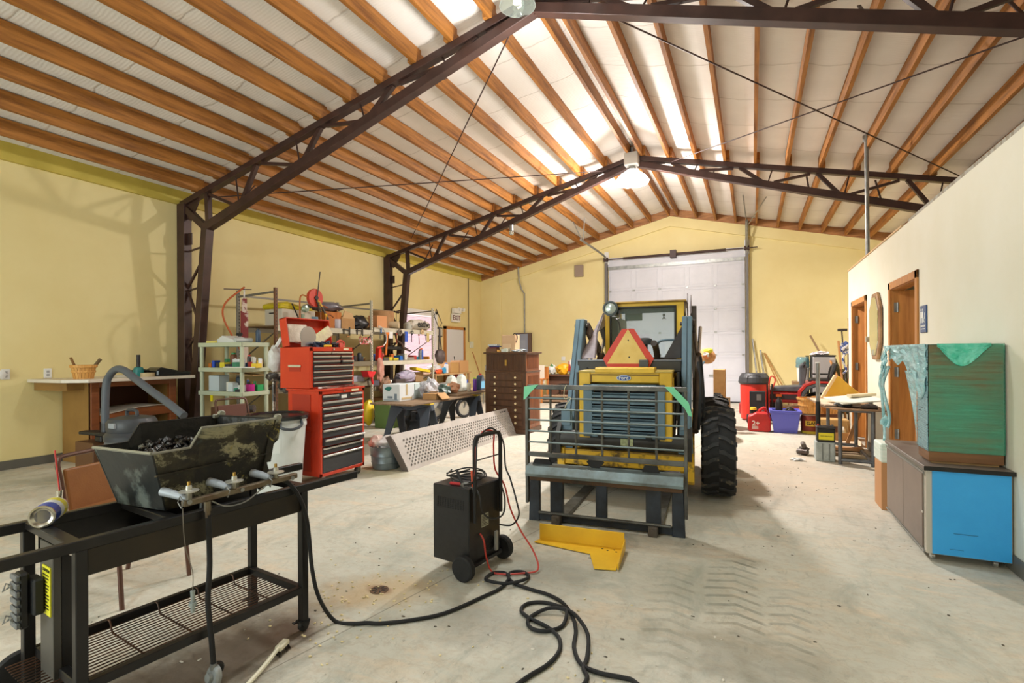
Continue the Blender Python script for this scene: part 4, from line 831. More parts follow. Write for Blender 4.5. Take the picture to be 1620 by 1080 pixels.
# upright towers leaning forward, arms, cross beam
for (xb0,xb1,xt0,xt1,sg) in ((-.665,-.575,-.63,-.535,-1),(.407,.490,.411,.505,1)):
    v = [(xb0,-.48,.43),(xb1,-.48,.43),(xb1,-.32,.43),(xb0,-.32,.43),(xt0,-.03,1.69),(xt1,-.03,1.69),(xt1,.12,1.69),(xt0,.12,1.69)]
    tw = P('upright_tower', MB().add(v,[(0,3,2,1),(4,5,6,7),(0,1,5,4),(1,2,6,5),(2,3,7,6),(3,0,4,7)]), LBL, bevel=.008)
    xm0, xm1 = (xb0+xb1)/2, (xt0+xt1)/2
    P('weld_seam', MB().bar((xm0,-.463,.52),(xm1,-.033,1.68),.006,.005), M('weld_dark',(60,76,88),.5), tw)
    xi = xb1 if sg < 0 else xb0
    P('tower_foot', MB().prism([(xb0-.02,.45),(xb1+.02,.45),(xb1+.01,.80),(xb0-.0,.80)],'y',-.49,-.47).prism([(xb0,.66),(xb1,.66),(xb1,.80),(xb0,.80)],'y',-.50,-.485), LBL, tw, bevel=.003)
    xo = xt1 if sg < 0 else xt0
    P('tower_side_plate', MB().prism([(.12,1.66),(.34,1.36),(.5,.95),(.45,.6),(-.28,.6),(-.02,1.66)],'x',xo-.06 if sg<0 else xo+.012,xo-.045 if sg<0 else xo+.028), LDK, tw)
    xq = (xt0+xt1)/2+.05
    # lower lift arm running forward and down beside the cab
    P('lift_arm_link', MB().bar((xq+.01,.05,1.60),(xq+.05,1.55,.95),.035,.14,(0,0,1)), M('arm_brown_grey',(104,88,76),.45,.2,rgb2=(70,60,54),scale=4), bevel=.01)
    P('lift_cylinder', MB().cyl((xq+.02,-.25,.62),(xq+.05,.55,1.32),.03,n=16), M('arm_brown_grey',(104,88,76)), smooth=True)
    P('cylinder_rod', MB().cyl((xq+.05,.55,1.32),(xq+.07,.9,1.62),.018,n=12), CHROME, smooth=True)
    P('hydraulic_hose', MB().tube(smoothpath([(xq+.05,-.15,1.25),(xq+.07,-.28,1.05),(xq+.06,-.33,.85),(xq+.05,-.3,.65)],5),.014,8), RUBBER, smooth=True)
    P('hydraulic_hose', MB().tube(smoothpath([(xq+.07,-.05,1.30),(xq+.09,-.2,1.0),(xq+.09,-.25,.75)],5),.012,8), RUBBER, smooth=True)
    P('pivot_pin', MB().cyl((xt0-.02,.03,1.62),(xt1+.02,.03,1.62),.02,n=14), M('arm_brown_grey',(104,88,76)), tw)
    # folded arm gusset rising forward from the cross beam to the cab side
    if sg < 0: A_ = [(-.565,-.15,1.285),(-.445,.52,1.79),(-.435,.50,1.64),(-.462,.22,1.56),(-.425,-.10,1.285)]
    else: A_ = [(.245,-.15,1.285),(.405,.25,1.62),(.400,-.10,1.285)]
    n_ = len(A_); v = A_+[(x+.012,y+.03,z) for x,y,z in A_]
    P('arm_gusset', MB().add(v,[tuple(range(n_)),tuple(reversed(range(n_,2*n_)))]+[(k,(k+1)%n_,n_+(k+1)%n_,n_+k) for k in range(n_)]), M('lit_silver_violet_steel',(196,188,196),.35,.35,rgb2=(150,142,150),scale=4) if sg < 0 else LDK, bevel=.002)  # left gusset gets a lit tone, right a dark one: light painted in
    P('upper_lift_arm', MB().prism([(.60,1.72),(.80,1.86 if sg > 0 else 1.70),(1.75,1.10),(1.85,.55),(1.75,.50),(1.62,1.02),(.55,1.62)],'x',xq-.03 if sg>0 else -.50,xq+.03 if sg>0 else -.44), LDK, bevel=.006)
    if sg > 0: P('arm_top_pin_plate', MB().prism([(.66,1.74),(.90,1.74),(.84,1.99),(.72,1.99)],'x',.44,.452).prism([(.66,1.74),(.90,1.74),(.84,1.97),(.72,1.97)],'x',.475,.487), M('lit_silver_violet_steel',(150,142,150)), bevel=.002)
    P('grease_hole', MB().cyl((A_[0][0]+.08,-.12,1.286),(A_[0][0]+.08,-.12,1.289),.016,n=12), BLACKP)
P('cross_beam', MB().box(-.575,.408,-.20,.0,1.155,1.27), LDK, bevel=.012, seg=2)
P('beam_cap', MB().box(-.575,.408,-.205,.0,1.262,1.275), M('beam_cap_grey',(108,112,122),.4,.2), bevel=.002)
# slow moving vehicle triangle
sm = P('warning_triangle', MB().prism([(-.272,1.200),(.118,1.200),(.163,1.285),(-.020,1.572),(-.130,1.572),(-.315,1.285)],'y',-.225,-.218), M('triangle_red',(206,60,40),.4))
P('yellow_field', MB().prism([(-.275,1.238),(.122,1.238),(-.075,1.568)],'y',-.229,-.2245), M('triangle_yellow',(232,204,124),.45,rgb2=(220,186,96),scale=6), sm)
P('bolt', MB().cyl((-.072,-.234,1.46),(-.072,-.228,1.46),.007,n=8), BLACKP, sm); P('bolt', MB().cyl((-.065,-.234,1.30),(-.065,-.228,1.30),.007,n=8), BLACKP, sm)
P('marker_box', MB().box(.03,.115,-.26,-.20,1.205,1.275), M('marker_grey',(72,76,80),.5), bevel=.006)
# intake, exhaust, grab bar
P('air_precleaner', MB().lathe([(.02,1.18),(.028,1.18),(.028,1.42),(.075,1.425),(.078,1.45),(.07,1.475),(.04,1.49),(.0001,1.492)],(.055,.05,0),n=24), M('precleaner_grey',(64,70,76),.4), smooth=True)
P('exhaust_pipe', MB().tube(smoothpath([(.17,.18,1.17),(.165,.17,1.30),(.155,.10,1.40),(.145,-.0,1.435)],5),.032,14), M('exhaust_dark',(80,74,70),.6,.4), smooth=True)
P('grab_bar', MB().tube(smoothpath([(.145,.30,1.25),(.15,.30,1.40),(.20,.30,1.465),(.36,.30,1.47)],5),.012,8), LBL, smooth=True)
P('lamp_wire', MB().tube(smoothpath([(-.25,.42,1.80),(-.22,.2,1.70),(-.23,-.05,1.68),(-.19,-.15,1.67),(-.16,-.20,1.62),(-.15,-.21,1.56)],5),.006,6), BLACKP)
# cab
CY0, CY1 = .55, 1.50
P('cab_post', MB().box(-.425,-.375,CY0,CY0+.07,.95,1.86), YELO, bevel=.005); P('cab_post', MB().box(.335,.415,CY0,CY0+.07,.95,1.86), YELO, bevel=.005)
P('cab_post', MB().box(-.425,-.375,CY1-.07,CY1,.6,1.86), YELO, bevel=.005); P('cab_post', MB().box(.355,.415,CY1-.07,CY1,.6,1.86), YELO, bevel=.005)
P('cab_rear_header', MB().box(-.425,.415,CY0,CY0+.07,1.845,1.885), YELO, bevel=.004); P('cab_rear_sill', MB().box(-.425,.415,CY0,CY0+.07,.95,1.28), YELO, bevel=.004)
P('cab_roof', MB().box(-.44,.44,CY0-.03,CY1+.05,1.885,1.905), M('roof_dark_yellow',(120,92,44),.55,rgb2=(190,150,60),scale=5), bevel=.006)
P('cab_side_panel', MB().box(.40,.415,CY0+.07,CY1-.07,.6,1.0).box(.40,.415,CY0+.07,CY1-.07,1.80,1.885), LDK); P('cab_side_panel', MB().box(-.425,-.41,CY0+.07,CY1-.07,.6,1.0).box(-.425,-.41,CY0+.07,CY1-.07,1.80,1.885), LDK)
me_ = MB()
for k in range(13): me_.cyl((.408,CY0+.1+.06*k,1.0),(.408,CY0+.1+.06*k,1.8),.004,n=5)
for k in range(13): me_.cyl((.408,CY0+.07,1.0+.062*k),(.408,CY1-.07,1.0+.062*k),.004,n=5)
P('side_mesh_screen', me_, LDK)
def ringframe(x0,x1,z0,z1,w,y0,y1): return MB().box(x0,x1,y0,y1,z0,z0+w).box(x0,x1,y0,y1,z1-w,z1).box(x0,x0+w,y0,y1,z0+w,z1-w).box(x1-w,x1,y0,y1,z0+w,z1-w)
wf = P('rear_window_gasket', ringframe(-.375,.335,1.27,1.85,.022,CY0-.012,CY0+.03), BLACKP, bevel=.006, seg=2)
P('rear_window_glass', MB().box(-.355,.315,CY0,CY0+.005,1.29,1.83), M('tinted_glass',(196,212,214),.03,trans=.95), wf)
P('window_visor', MB().box(-.355,.315,CY0+.02,CY0+.03,1.775,1.83), M('visor_grey',(70,88,96),.4), wf)
P('cab_mirror', MB().box(-.22,-.03,CY0+.10,CY0+.12,1.70,1.80), M('mirror_grey',(96,116,116),.2,.5), bevel=.02, seg=3)
P('seat_back', MB().box(-.18,.18,CY0+.35,CY0+.47,.85,1.28), BLACKP, bevel=.04, seg=3)
P('cab_interior_panel', MB().box(-.40,-.30,CY0+.1,CY1-.1,.95,1.75), M('cab_grey_panel',(88,106,112),.5), bevel=.01)
P('air_freshener', MB().prism([(.185,1.70),(.20,1.73),(.19,1.75),(.205,1.77),(.22,1.75),(.21,1.73),(.228,1.70),(.205,1.712)],'y',CY0+.04,CY0+.045).cyl((.205,CY0+.042,1.77),(.205,CY0+.042,1.83),.0015,n=5), BLACKP)
P('front_crossbar', MB().cyl((-.38,CY1-.04,1.05),(.38,CY1-.04,1.05),.02,n=10), LBL)
wl = P('work_lamp', MB().lathe([(.0001,.05),(.045,.05),(.075,.02),(.085,-.01),(.084,-.036),(.068,-.038),(.060,-.028),(.0001,-.022)], (0,0,0), n=28, X=Matrix.Translation((-.355,.50,1.83)) @ Matrix.Rotation(R(90),4,'X') @ Matrix.Rotation(R(180),4,'X')), M('lamp_shell',(58,66,66),.4), smooth=True)
P('lamp_lens', MB().lathe([(.0001,-.020),(.04,-.024),(.060,-.028),(.060,-.031),(.04,-.038),(.0001,-.041)], n=28, X=Matrix.Translation((-.355,.50,1.83)) @ Matrix.Rotation(R(90),4,'X') @ Matrix.Rotation(R(180),4,'X')), M('lens_glass',(176,188,184),.2,.4), wl, smooth=True)
P('lamp_bracket', MB().bar((-.355,.50,1.83),(-.355,.58,1.86),.03,.02), LDK)
# tyres with chevron lugs
def tyre(x0, x1, y, r=.415):
    xc = (x0+x1)/2; w = (x1-x0)/2; sgn = 1 if xc > 0 else -1
    X = Matrix.Translation((xc,y,r)) @ Matrix.Rotation(R(90),4,'Y')
    ty = P('tyre', MB().lathe([(.20,-w*.8),(.30,-w*.92),(r-.05,-w*.96),(r-.022,-w*.86),(r-.016,-w*.5),(r-.012,0),(r-.016,w*.5),(r-.022,w*.86),(r-.05,w*.96),(.30,w*.92),(.20,w*.8)], n=56, X=X, cap=False), RUBBER, smooth=True)
    lg = MB(); n = 20
    for k in range(n):
        for s_ in (-1,1):
            a0 = 2*math.pi*(k+(.5 if s_ > 0 else 0))/n
            path = [(0-.012*s_*0, 0.0),(s_*w*.35,.02),(s_*w*.62,.075),(s_*w*1.0,.105)]
            v = []; f = []
            for (lx, da) in path:
                for (rr, dd) in ((r-.035,-.055),(r+.0,-.042),(r+.0,.042),(r-.035,.055)):
                    a_ = a0+da*1.35+dd; q = rr-(.018 if abs(lx) > w*.9 else 0)
                    v.append((xc+lx, y+q*math.cos(a_), r+q*math.sin(a_)))
            for i in range(3):
                for j in range(3): f.append((4*i+j,4*i+j+1,4*i+4+j+1,4*i+4+j))
            f += [(0,1,2,3),(15,14,13,12)]
            lg.add(v,f)
    P('tread_lugs', lg, M('tread_rubber',(46,46,48),.7,rgb2=(92,84,72),scale=9,lo=.42,hi=.30,bump=.1,bscale=60), ty)
    P('wheel_rim', MB().lathe([(.20,-w*.8),(.20,w*.8)], n=36, X=X, cap=False).lathe([(.20,-.02),(.08,-.03),(.08,.02),(.20,.02)], n=36, X=X, cap=False).cyl((xc-.05,y,r),(xc+.05,y,r),.09,n=20), M('rim_white',(196,190,176),.5,rgb2=(160,150,130),scale=5), ty, smooth=True)
for y in (0,1.08):
    tyre(.575,.87,y); tyre(-.84,-.55,y)
def wrap_material():
    mt = bpy.data.materials.new('green_stretch_wrap'); mt.use_nodes = True; nt = mt.node_tree; N = nt.nodes; Lk = nt.links; b = N['Principled BSDF']
    tc = N.new('ShaderNodeTexCoord'); mp = N.new('ShaderNodeMapping'); mp.inputs['Scale'].default_value = (1.2,1.2,34); mp.inputs['Rotation'].default_value = (0,R(6),0); Lk.new(tc.outputs['Object'], mp.inputs[0])
    n = N.new('ShaderNodeTexNoise'); n.inputs['Scale'].default_value = 2.2; n.inputs['Detail'].default_value = 8; n.inputs['Roughness'].default_value = .7; Lk.new(mp.outputs[0], n.inputs[0])
    n2 = N.new('ShaderNodeTexNoise'); n2.inputs['Scale'].default_value = 2.6; n2.inputs['Detail'].default_value = 3; Lk.new(tc.outputs['Object'], n2.inputs[0])
    ad = N.new('ShaderNodeMath'); ad.operation = 'ADD'; Lk.new(n.outputs[0], ad.inputs[0]); Lk.new(n2.outputs[0], ad.inputs[1])
    mr = N.new('ShaderNodeMapRange'); mr.inputs[1].default_value = .75; mr.inputs[2].default_value = 1.3; mr.inputs[3].default_value = .04; mr.inputs[4].default_value = .50; Lk.new(ad.outputs[0], mr.inputs[0]); Lk.new(mr.outputs[0], b.inputs['Alpha'])
    b.inputs['Base Color'].default_value = S(84,190,156); b.inputs['Roughness'].default_value = .22
    bp = N.new('ShaderNodeBump'); bp.inputs['Strength'].default_value = .5; bp.inputs['Distance'].default_value = .01; Lk.new(n.outputs[0], bp.inputs['Height']); Lk.new(bp.outputs[0], b.inputs['Normal'])
    return mt
# ================================================================ RIGHT SIDE: rolling blue cabinet and the wrapped desk
bc = thing('rolling_cabinet', 'low rolling cabinet with bright blue end panel and brown doors against the partition', 'cabinet', (0,0,0))
BLUE = M('bright_blue_panel',(56,164,230),.5,rgb2=(48,154,222),scale=3,bump=.04,bscale=80)
MB().box(1.005,1.425,4.09,5.12,.05,.585).build('cabinet_body', M('greige_frame',(186,178,164),.5), bc, bevel=.003)
p = MB().box(1.035,1.418,4.082,4.09,.055,.582).build('blue_end_panel', BLUE, bc)
MB().box(1.14,1.26,4.0805,4.082,.195,.198).box(1.12,1.19,4.0805,4.082,.095,.0965).build('scratch', M('scratch_navy',(24,62,98),.6), p)
MB().box(.99,1.432,4.065,5.14,.585,.612).build('top_board', M('brown_laminate_top',(122,112,104),.4,rgb2=(108,98,92),scale=5), bc, bevel=.003)
MB().box(.988,1.433,4.062,4.066,.585,.612).build('top_edge', BLACKM, bc)
for a_, b_ in ((4.14,4.60),(4.61,5.10)): MB().box(.996,1.005,a_,b_,.07,.55).build('sliding_door', M('taupe_door',(118,102,92),.35,rgb2=(104,88,80),scale=3), bc, bevel=.002)
MB().box(.992,.998,4.10,5.11,.555,.570).box(.992,.998,4.10,5.11,.052,.066).build('door_track', GALV, bc)
MB().box(.990,.996,4.11,4.125,.30,.315).build('lock', CHROME, bc)
for x in (1.05,1.36):
    for y in (4.15,5.05): c_ = MB().cyl((x-.012,y,.024),(x+.012,y,.024),.024,n=18).build('caster_wheel', CHROME, bc, bevel=.003); MB().box(x-.02,x+.02,y-.02,y+.02,.04,.052).build('caster_plate', CHROME, c_)
WRAP = wrap_material()
WRAPD = M('clear_blue_stretch_wrap',(190,232,236),.15,alpha=.72,rgb2=(140,206,210),scale=5,stretch=(1,1,3),bump=1.0,bscale=12)
wp = thing('wrapped_desk', 'brown wooden desk return wrapped in green stretch film standing on the blue-ended cabinet', 'desk', (0,0,0))
DW = M('dark_walnut_laminate',(134,92,56),.45,rgb2=(104,68,40),scale=2.5,stretch=(.6,1,9),lo=.35,hi=.65)
MB().box(1.045,1.42,4.185,4.42,.625,1.385).build('end_pedestal', DW, wp, bevel=.003)
MB().box(1.045,1.42,4.42,5.22,1.30,1.385).build('desk_top', DW, wp, bevel=.003)
MB().box(1.40,1.42,4.42,5.15,.70,1.30).build('back_board', DW, wp)
MB().box(1.10,1.41,4.95,5.15,.625,1.30).build('far_pedestal', DW, wp) if False else None
MB().box(1.06,1.40,4.20,4.40,.612,.63).build('plinth', M('pressed_board',(150,116,74),.7), wp)
def wavy(nm, f, nu, nv, mat, th_=.0012, par=wp):
    v = [f(i/nu, j/nv) for j in range(nv+1) for i in range(nu+1)]; fs = [(j*(nu+1)+i, j*(nu+1)+i+1, (j+1)*(nu+1)+i+1, (j+1)*(nu+1)+i) for j in range(nv) for i in range(nu)]
    o = MB().add(v, fs).build(nm, mat, par, smooth=True); md = o.modifiers.new('thick','SOLIDIFY'); md.thickness = th_; return o
nf = lambda x, y, z, s: noise.noise(Vector((x*s, y*s, z*s)))
wavy('film_front', lambda u, v: (1.042+.382*u, 4.178-.004*abs(nf(u*3,v*40,0,1)), .69+.70*v), 30, 90, WRAP)
wavy('film_side', lambda u, v: (1.040-.005*abs(nf(u*3,v*30,5,1)), 4.18+.24*u, .69+.70*v), 10, 60, M('dark_film_painted_glints',(24,76,92),.12,alpha=.93,rgb2=(150,196,206),scale=6,stretch=(1,1,16),lo=.62,hi=.48,bump=1.0,bscale=12))  # pale streaks are glints painted into the film colour
wavy('film_top', lambda u, v: (1.04+.385*u, 4.18+1.05*v, 1.389+.004*nf(u*8,v*12,2,1)), 20, 30, WRAPD)
wavy('bunched_film', lambda u, v: (1.085+.27*u, 4.170-.012*abs(nf(u*9,v*7,1,1.3)), 1.392-(.02+.15*math.sin(math.pi*min(1,u*1.0))**1.3*(1-.35*u))*v), 40, 22, M('bunched_green_film',(70,206,172),.2,alpha=.8,bump=1.0,bscale=25,rgb2=(140,236,214),scale=12))
wavy('film_drape', lambda u, v: (1.035-.012*nf(u*6,v*6,3,1.5), 4.20+1.02*u, 1.392-(.13+.22*max(0,1-abs(u-.12)*2.2)+.06*nf(u*5,0,0,1))*v), 40, 20, WRAPD)
wavy('film_web', lambda u, v: (1.036, 4.42+.30*(1-v)**1.5*u, 1.20-.50*v), 8, 24, WRAPD)
wavy('film_end', lambda u, v: (1.02+.02*nf(v*6,u*4,0,1.2)-.03*v, 5.14+.16*u+.06*nf(v*5,u*3,7,1.2), 1.39-.38*v*(.7+.3*nf(u*3,0,0,2))), 14, 26, WRAPD)
for k, (y0, ln_) in enumerate(((5.30,.62),(5.18,.50))):
    MB().tube(smoothpath([(1.02,y0-.05,1.22),(.99,y0,1.08),(1.0,y0-.02+.03*k,.98),(1.02,y0-.06*k,1.22-ln_+.08),(1.0,y0-.10,1.22-ln_)],5),.012,6).build('film_tail', WRAPD, wp, smooth=True)
MB().blob((1.0,5.16,.76),(.03,.05,.045),seed=4,amp=.6,sub=2).build('film_knot', WRAPD, wp, smooth=True)
cb2 = thing('cardboard_carton', 'tall brown carton topped with white foam between the low cabinet and the steel table', 'box', (0,0,0))
MB().box(.985,1.25,5.24,5.50,0,.40).build('carton_body', M('carton_brown',(190,138,92),.8), cb2, bevel=.004); MB().box(.98,1.26,5.235,5.51,.40,.56).build('foam_sheets', M('mint_white_foam',(206,222,208),.7,rgb2=(232,236,226),scale=3,stretch=(1,1,20)), cb2, bevel=.01)
# ---------------- steel pipe table
tb = thing('pipe_frame_table', 'grey steel pipe work table with thin plywood top beside the partition', 'table', (0,0,0))
PIPE = M('grey_pipe',(124,128,132),.45,.5,rgb2=(96,98,102),scale=7)
LG = {'a':(.945,7.17),'b':(1.265,7.13),'c':(1.285,8.35),'d':(.965,8.42)}
for k_, (x,y) in LG.items(): MB().cyl((x,y,0.0),(x,y,.655),.022,n=14).build('leg', PIPE, tb, smooth=True)
for a_, b_, z in (('a','b',.05),('b','c',.05),('c','d',.05),('a','b',.64),('b','c',.64),('c','d',.64),('d','a',.64)): MB().cyl((*LG[a_],z),(*LG[b_],z),.02,n=12).build('pipe_rail', PIPE, tb, smooth=True)
MB().prism([(.90,7.02),(1.39,6.98),(1.36,8.50),(.72,8.62),(.78,7.3)],'z',.655,.672).build('plywood_top', M('weathered_plywood',(150,118,84),.7,rgb2=(120,92,66),scale=5), tb)
def P2(nm, mb, mat, lab, cat, group=None, **k): return tag(mb.build(nm, mat, None, **k), lab, cat, group)
P2('particle_board_panel', MB().cb((.98,7.75,.685),(.44,.95,.014),(0,0,R(4))), M('pinkish_board',(222,196,170),.7), 'pinkish board lying on the far end of the pipe table', 'board')
P2('painted_panel', MB().cb((1.12,7.45,.755),(.46,.62,.014),(R(2),R(-6),R(12))).cb((1.02,7.35,.71),(.04,.04,.07)).cb((1.28,7.35,.725),(.04,.04,.08)), M('mint_white_panel',(214,224,208),.6,rgb2=(228,224,210),scale=4), 'mint white painted panel lying on top of the pipe table', 'board', bevel=.002)
P2('wood_strip', MB().cb((1.22,7.55,.800),(.30,.10,.03),(0,R(-4),R(22))), M('pale_strip',(206,192,160),.7), 'short pale wooden strip on top of the mint white panel', 'board', bevel=.003)
P2('dark_tool_bundle', MB().blob((1.0,7.25,.70),(.08,.05,.028),seed=2,amp=.5).blob((.95,7.3,.70),(.05,.03,.025),seed=5,amp=.5), M('tool_grey',(96,98,98),.45,.5), 'small dark grey tool bundle at the near edge of the pipe table', 'tool', smooth=True)
P2('pipe_clamp', MB().cyl((1.14,7.10,.695),(1.30,7.08,.695),.022,n=12).blob((1.22,7.12,.70),(.07,.04,.03),seed=8,amp=.4), M('tool_dark',(66,58,52),.5,.4), 'dark clamp lying at the near right edge of the pipe table', 'clamp')
cs = P2('counter_splash', MB().prism([(.0,.0),(.15,.29),(.20,.305),(.30,.20),(.42,.09),(.62,.0)],'y',-.06,.02, Matrix.Translation((.88,8.25,.695)) @ Matrix.Rotation(R(-8),4,'Z')), M('mustard_laminate',(216,166,40),.45,rgb2=(204,152,34),scale=3), 'mustard yellow curved laminate offcut standing tilted on the pipe table', 'panel', bevel=.004)
MB().bar((.872,8.235,.70),(1.03,8.21,1.01),.035,.10,(0,1,0)).build('pale_edge_board', M('pale_edge',(222,194,150),.6), cs, bevel=.003)
ap = P2('cylinder_post', MB().cyl((.74,7.38,.36),(.74,7.38,.72),.026,n=16), BLACKP, 'slim black and silver post standing on the concrete block', 'post', smooth=True)
MB().cyl((.74,7.38,.72),(.74,7.38,1.20),.022,n=16).build('silver_tube', GALV, ap, smooth=True); MB().cyl((.74,7.38,1.195),(.74,7.38,1.21),.026,n=16).build('collar', WHITEP, ap)
blk = P2('concrete_block', MB().box(.70,.905,7.24,7.45,0,.235), M('pale_concrete_block',(186,194,190),.9,rgb2=(164,172,168),scale=8,bump=.3,bscale=50), 'pale grey concrete block carrying the car battery', 'block', bevel=.01)
MB().box(.765,.775,7.232,7.24,.02,.22).box(.835,.845,7.232,7.24,.02,.22).build('core_seam', M('block_seam',(130,136,132),.9), blk)
bt = thing('car_battery', 'black car battery with yellow label on the pale concrete block', 'battery', (.80,7.33,.235))
MB().box(-.085,.105,-.085,.075,0,.165).build('case', BLACKP, bt, bevel=.006); MB().box(-.09,.11,-.09,.08,.165,.19).build('lid', M('battery_lid',(58,56,56),.5), bt, bevel=.006)
MB().box(-.07,.09,-.088,-.084,.03,.115).build('yellow_label', M('battery_yellow',(238,222,48),.5), bt)
text('lettering','PERFORMANCE',.018,M('olive_ink',(110,100,30),.5),bt,(.01,-.0885,.075),(R(90),0,0),ext=.0004,bold=True)
MB().cyl((-.065,.0,.19),(-.065,.0,.21),.012,n=10).build('terminal', M('terminal_red',(190,70,50),.5), bt); MB().cyl((.085,.0,.19),(.085,.0,.21),.012,n=10).build('terminal', GALV, bt)
P2('engine_part', MB().blob((.60,7.62,.05),(.06,.05,.05),seed=3,amp=.6).cyl((.53,7.62,.04),(.64,7.55,.05),.035,n=12).cyl((.60,7.58,.12),(.60,7.72,.13),.03,n=10), M('oily_metal',(120,116,112),.5,.5,rgb2=(78,60,54),scale=14), 'small oily engine part on the floor left of the concrete block', 'engine part')
P2('white_rag', MB().blob((.50,7.18,.014),(.07,.04,.018),seed=9,amp=.9,flat=.7), M('rag_white',(230,230,228),.8), 'crumpled white scrap on the floor before the engine part', 'rag', smooth=True)
for i, (x,y,z,sx_,sy_,rz,c_,lb) in enumerate(((1.08,7.75,.02,.30,.09,10,(120,100,78),'dark wooden block on the floor under the pipe table, left end'),(1.17,7.60,.02,.34,.08,-4,(150,128,98),'wooden block on the floor under the pipe table, nearest'),(1.14,7.95,.055,.32,.10,3,(176,128,84),'reddish wooden block on top of the floor blocks under the pipe table'),(1.12,8.02,.015,.3,.1,-3,(110,92,74),'dark wooden block lowest at the back under the pipe table'))):
    P2('wood_block', MB().cb((x,y,z+.005),(sx_,sy_,.04),(0,0,R(rz))), M('block_wood_%d'%i,c_,.75), lb, 'wood block', bevel=.004)
P2('plastic_tray', MB().prism([(0,.0),(.30,.0),(.31,.06),(.30,.06),(.29,.01),(.01,.01),(.0,.06),(-.01,.06)],'y',-.2,.2,Matrix.Translation((1.08,8.75,.0))), M('cream_tray',(226,206,178),.5), 'cream plastic tray on the floor behind the pipe table', 'tray', bevel=.003)
st = thing('step_stool', 'tan plastic step stool behind the pipe table', 'stool', (1.13, 9.25, 0))
MB().box(-.19,.19,-.13,.13,.27,.30).build('top_step', M('tan_plastic',(206,168,108),.5), st, bevel=.015, seg=2)
for sx_ in (-1,1):
    for sy_ in (-1,1): MB().bar((sx_*.20,sy_*.14,0),(sx_*.165,sy_*.11,.28),.05,.03).build('leg', M('tan_plastic',(206,168,108)), st, bevel=.004)
MB().prism([(-.19,.2),(.19,.2),(.19,.28),(-.19,.28)],'y',-.135,-.125).build('apron', M('tan_plastic',(206,168,108)), st)
P2('plywood_sheet', MB().box(.98,1.40,9.0,9.02,.0,.12), M('plywood_edge',(196,150,96),.7), 'low plywood strip on edge behind the pipe table', 'board')
P2('leaning_board', MB().bar((1.22,8.62,.02),(1.40,8.35,.72),.045,.02,(0,1,0)), M('cedar_board',(166,122,78),.7), 'thin wooden board leaning on the partition behind the pipe table', 'board')
# ---------------- storage bin, gas cans, baskets
pb = thing('storage_bin', 'periwinkle blue plastic storage bin full of bottles and tools on the floor', 'bin', (.49, 9.66, 0))
v = [(-.17,-.16,0),(.17,-.16,0),(.17,.16,0),(-.17,.16,0),(-.215,-.20,.36),(.215,-.20,.36),(.215,.20,.36),(-.215,.20,.36),(-.19,-.175,.36),(.19,-.175,.36),(.19,.175,.36),(-.19,.175,.36),(-.155,-.145,.02),(.155,-.145,.02),(.155,.145,.02),(-.155,.145,.02)]
PERI = M('periwinkle_plastic',(100,104,206),.45)
MB().add(v,[(0,3,2,1),(0,1,5,4),(1,2,6,5),(2,3,7,6),(3,0,4,7),(4,5,9,8),(5,6,10,9),(6,7,11,10),(7,4,8,11),(8,9,13,12),(9,10,14,13),(10,11,15,14),(11,8,12,15),(12,13,14,15)]).build('bin_tub', PERI, pb)
MB().box(-.235,.235,-.222,-.205,.325,.372).box(-.235,.235,.205,.222,.325,.372).box(-.235,-.215,-.205,.205,.325,.372).box(.215,.235,-.205,.205,.325,.372).build('bin_rim', PERI, pb, bevel=.005)
P2('oil_bottle', MB().lathe([(.05,.0),(.055,.01),(.055,.26),(.045,.31),(.022,.34),(.022,.37),(.0001,.37)],(.40,9.58,.22),n=20), M('black_bottle',(34,32,36),.4), 'black oil bottle standing in the left of the blue storage bin', 'bottle', smooth=True)
P2('electric_motor', MB().cyl((.56,9.50,.36),(.56,9.62,.36),.07,n=20).cyl((.56,9.48,.36),(.56,9.51,.36),.045,n=16).box(.47,.66,9.58,9.70,.25,.36), M('motor_dark',(72,66,62),.5,.4), 'dark round electric motor in the right of the blue storage bin', 'motor', bevel=.004)
P2('clear_jar', MB().cyl((.47,9.56,.27),(.47,9.56,.375),.035,n=16), M('pale_jar',(196,206,214),.3), 'pale jar in the middle of the blue storage bin', 'jar', bevel=.006)
def gascan(loc, s, label, red=(204,40,38), rz=0, cap_=(232,196,52)):
    g_ = thing('gas_can', label, 'gas can', loc, rz); RD = M('gas_red_%d'%red[0], red, .42, rgb2=(max(0,red[0]-24),red[1],red[2]), scale=6)
    b = MB().prism([(-.13*s,0),(.13*s,0),(.14*s,.03*s),(.14*s,.19*s),(.10*s,.26*s),(-.04*s,.26*s),(-.14*s,.20*s),(-.14*s,.03*s)],'y',-.10*s,.10*s).build('can_body', RD, g_, bevel=.03*s, seg=3)
    MB().tube(smoothpath([(-.01*s,0,.25*s),(.02*s,0,.29*s),(.07*s,0,.31*s),(.10*s,0,.22*s)],5),.02*s,8).build('carry_handle', RD, g_, smooth=True)
    MB().cyl((-.07*s,0,.235*s),(-.07*s,0,.29*s),.035*s,n=16).build('spout_neck', BLACKP, g_); MB().cyl((-.07*s,0,.285*s),(-.07*s,0,.32*s),.045*s,.035*s,n=16).build('yellow_cap', M('cap_yellow_%d'%cap_[0],cap_,.4), g_, bevel=.004)
    return g_
g1 = gascan((.10,9.60,0),1.25,'bright red gas can with yellow cap in front of the big red barrel')
text('lettering','2+',.11,M('can_print',(240,232,224),.5),g1,(-.05,-.127,.14),(R(90),0,0),ext=.001,bold=True)
pl = MB()
for i in range(5): pl.box(-.11,-.02+.01*(i%2),-.128,-.1255,.05+i*.010,.055+i*.010)
pl.build('printed_lines', M('can_print',(240,232,224)), g1)
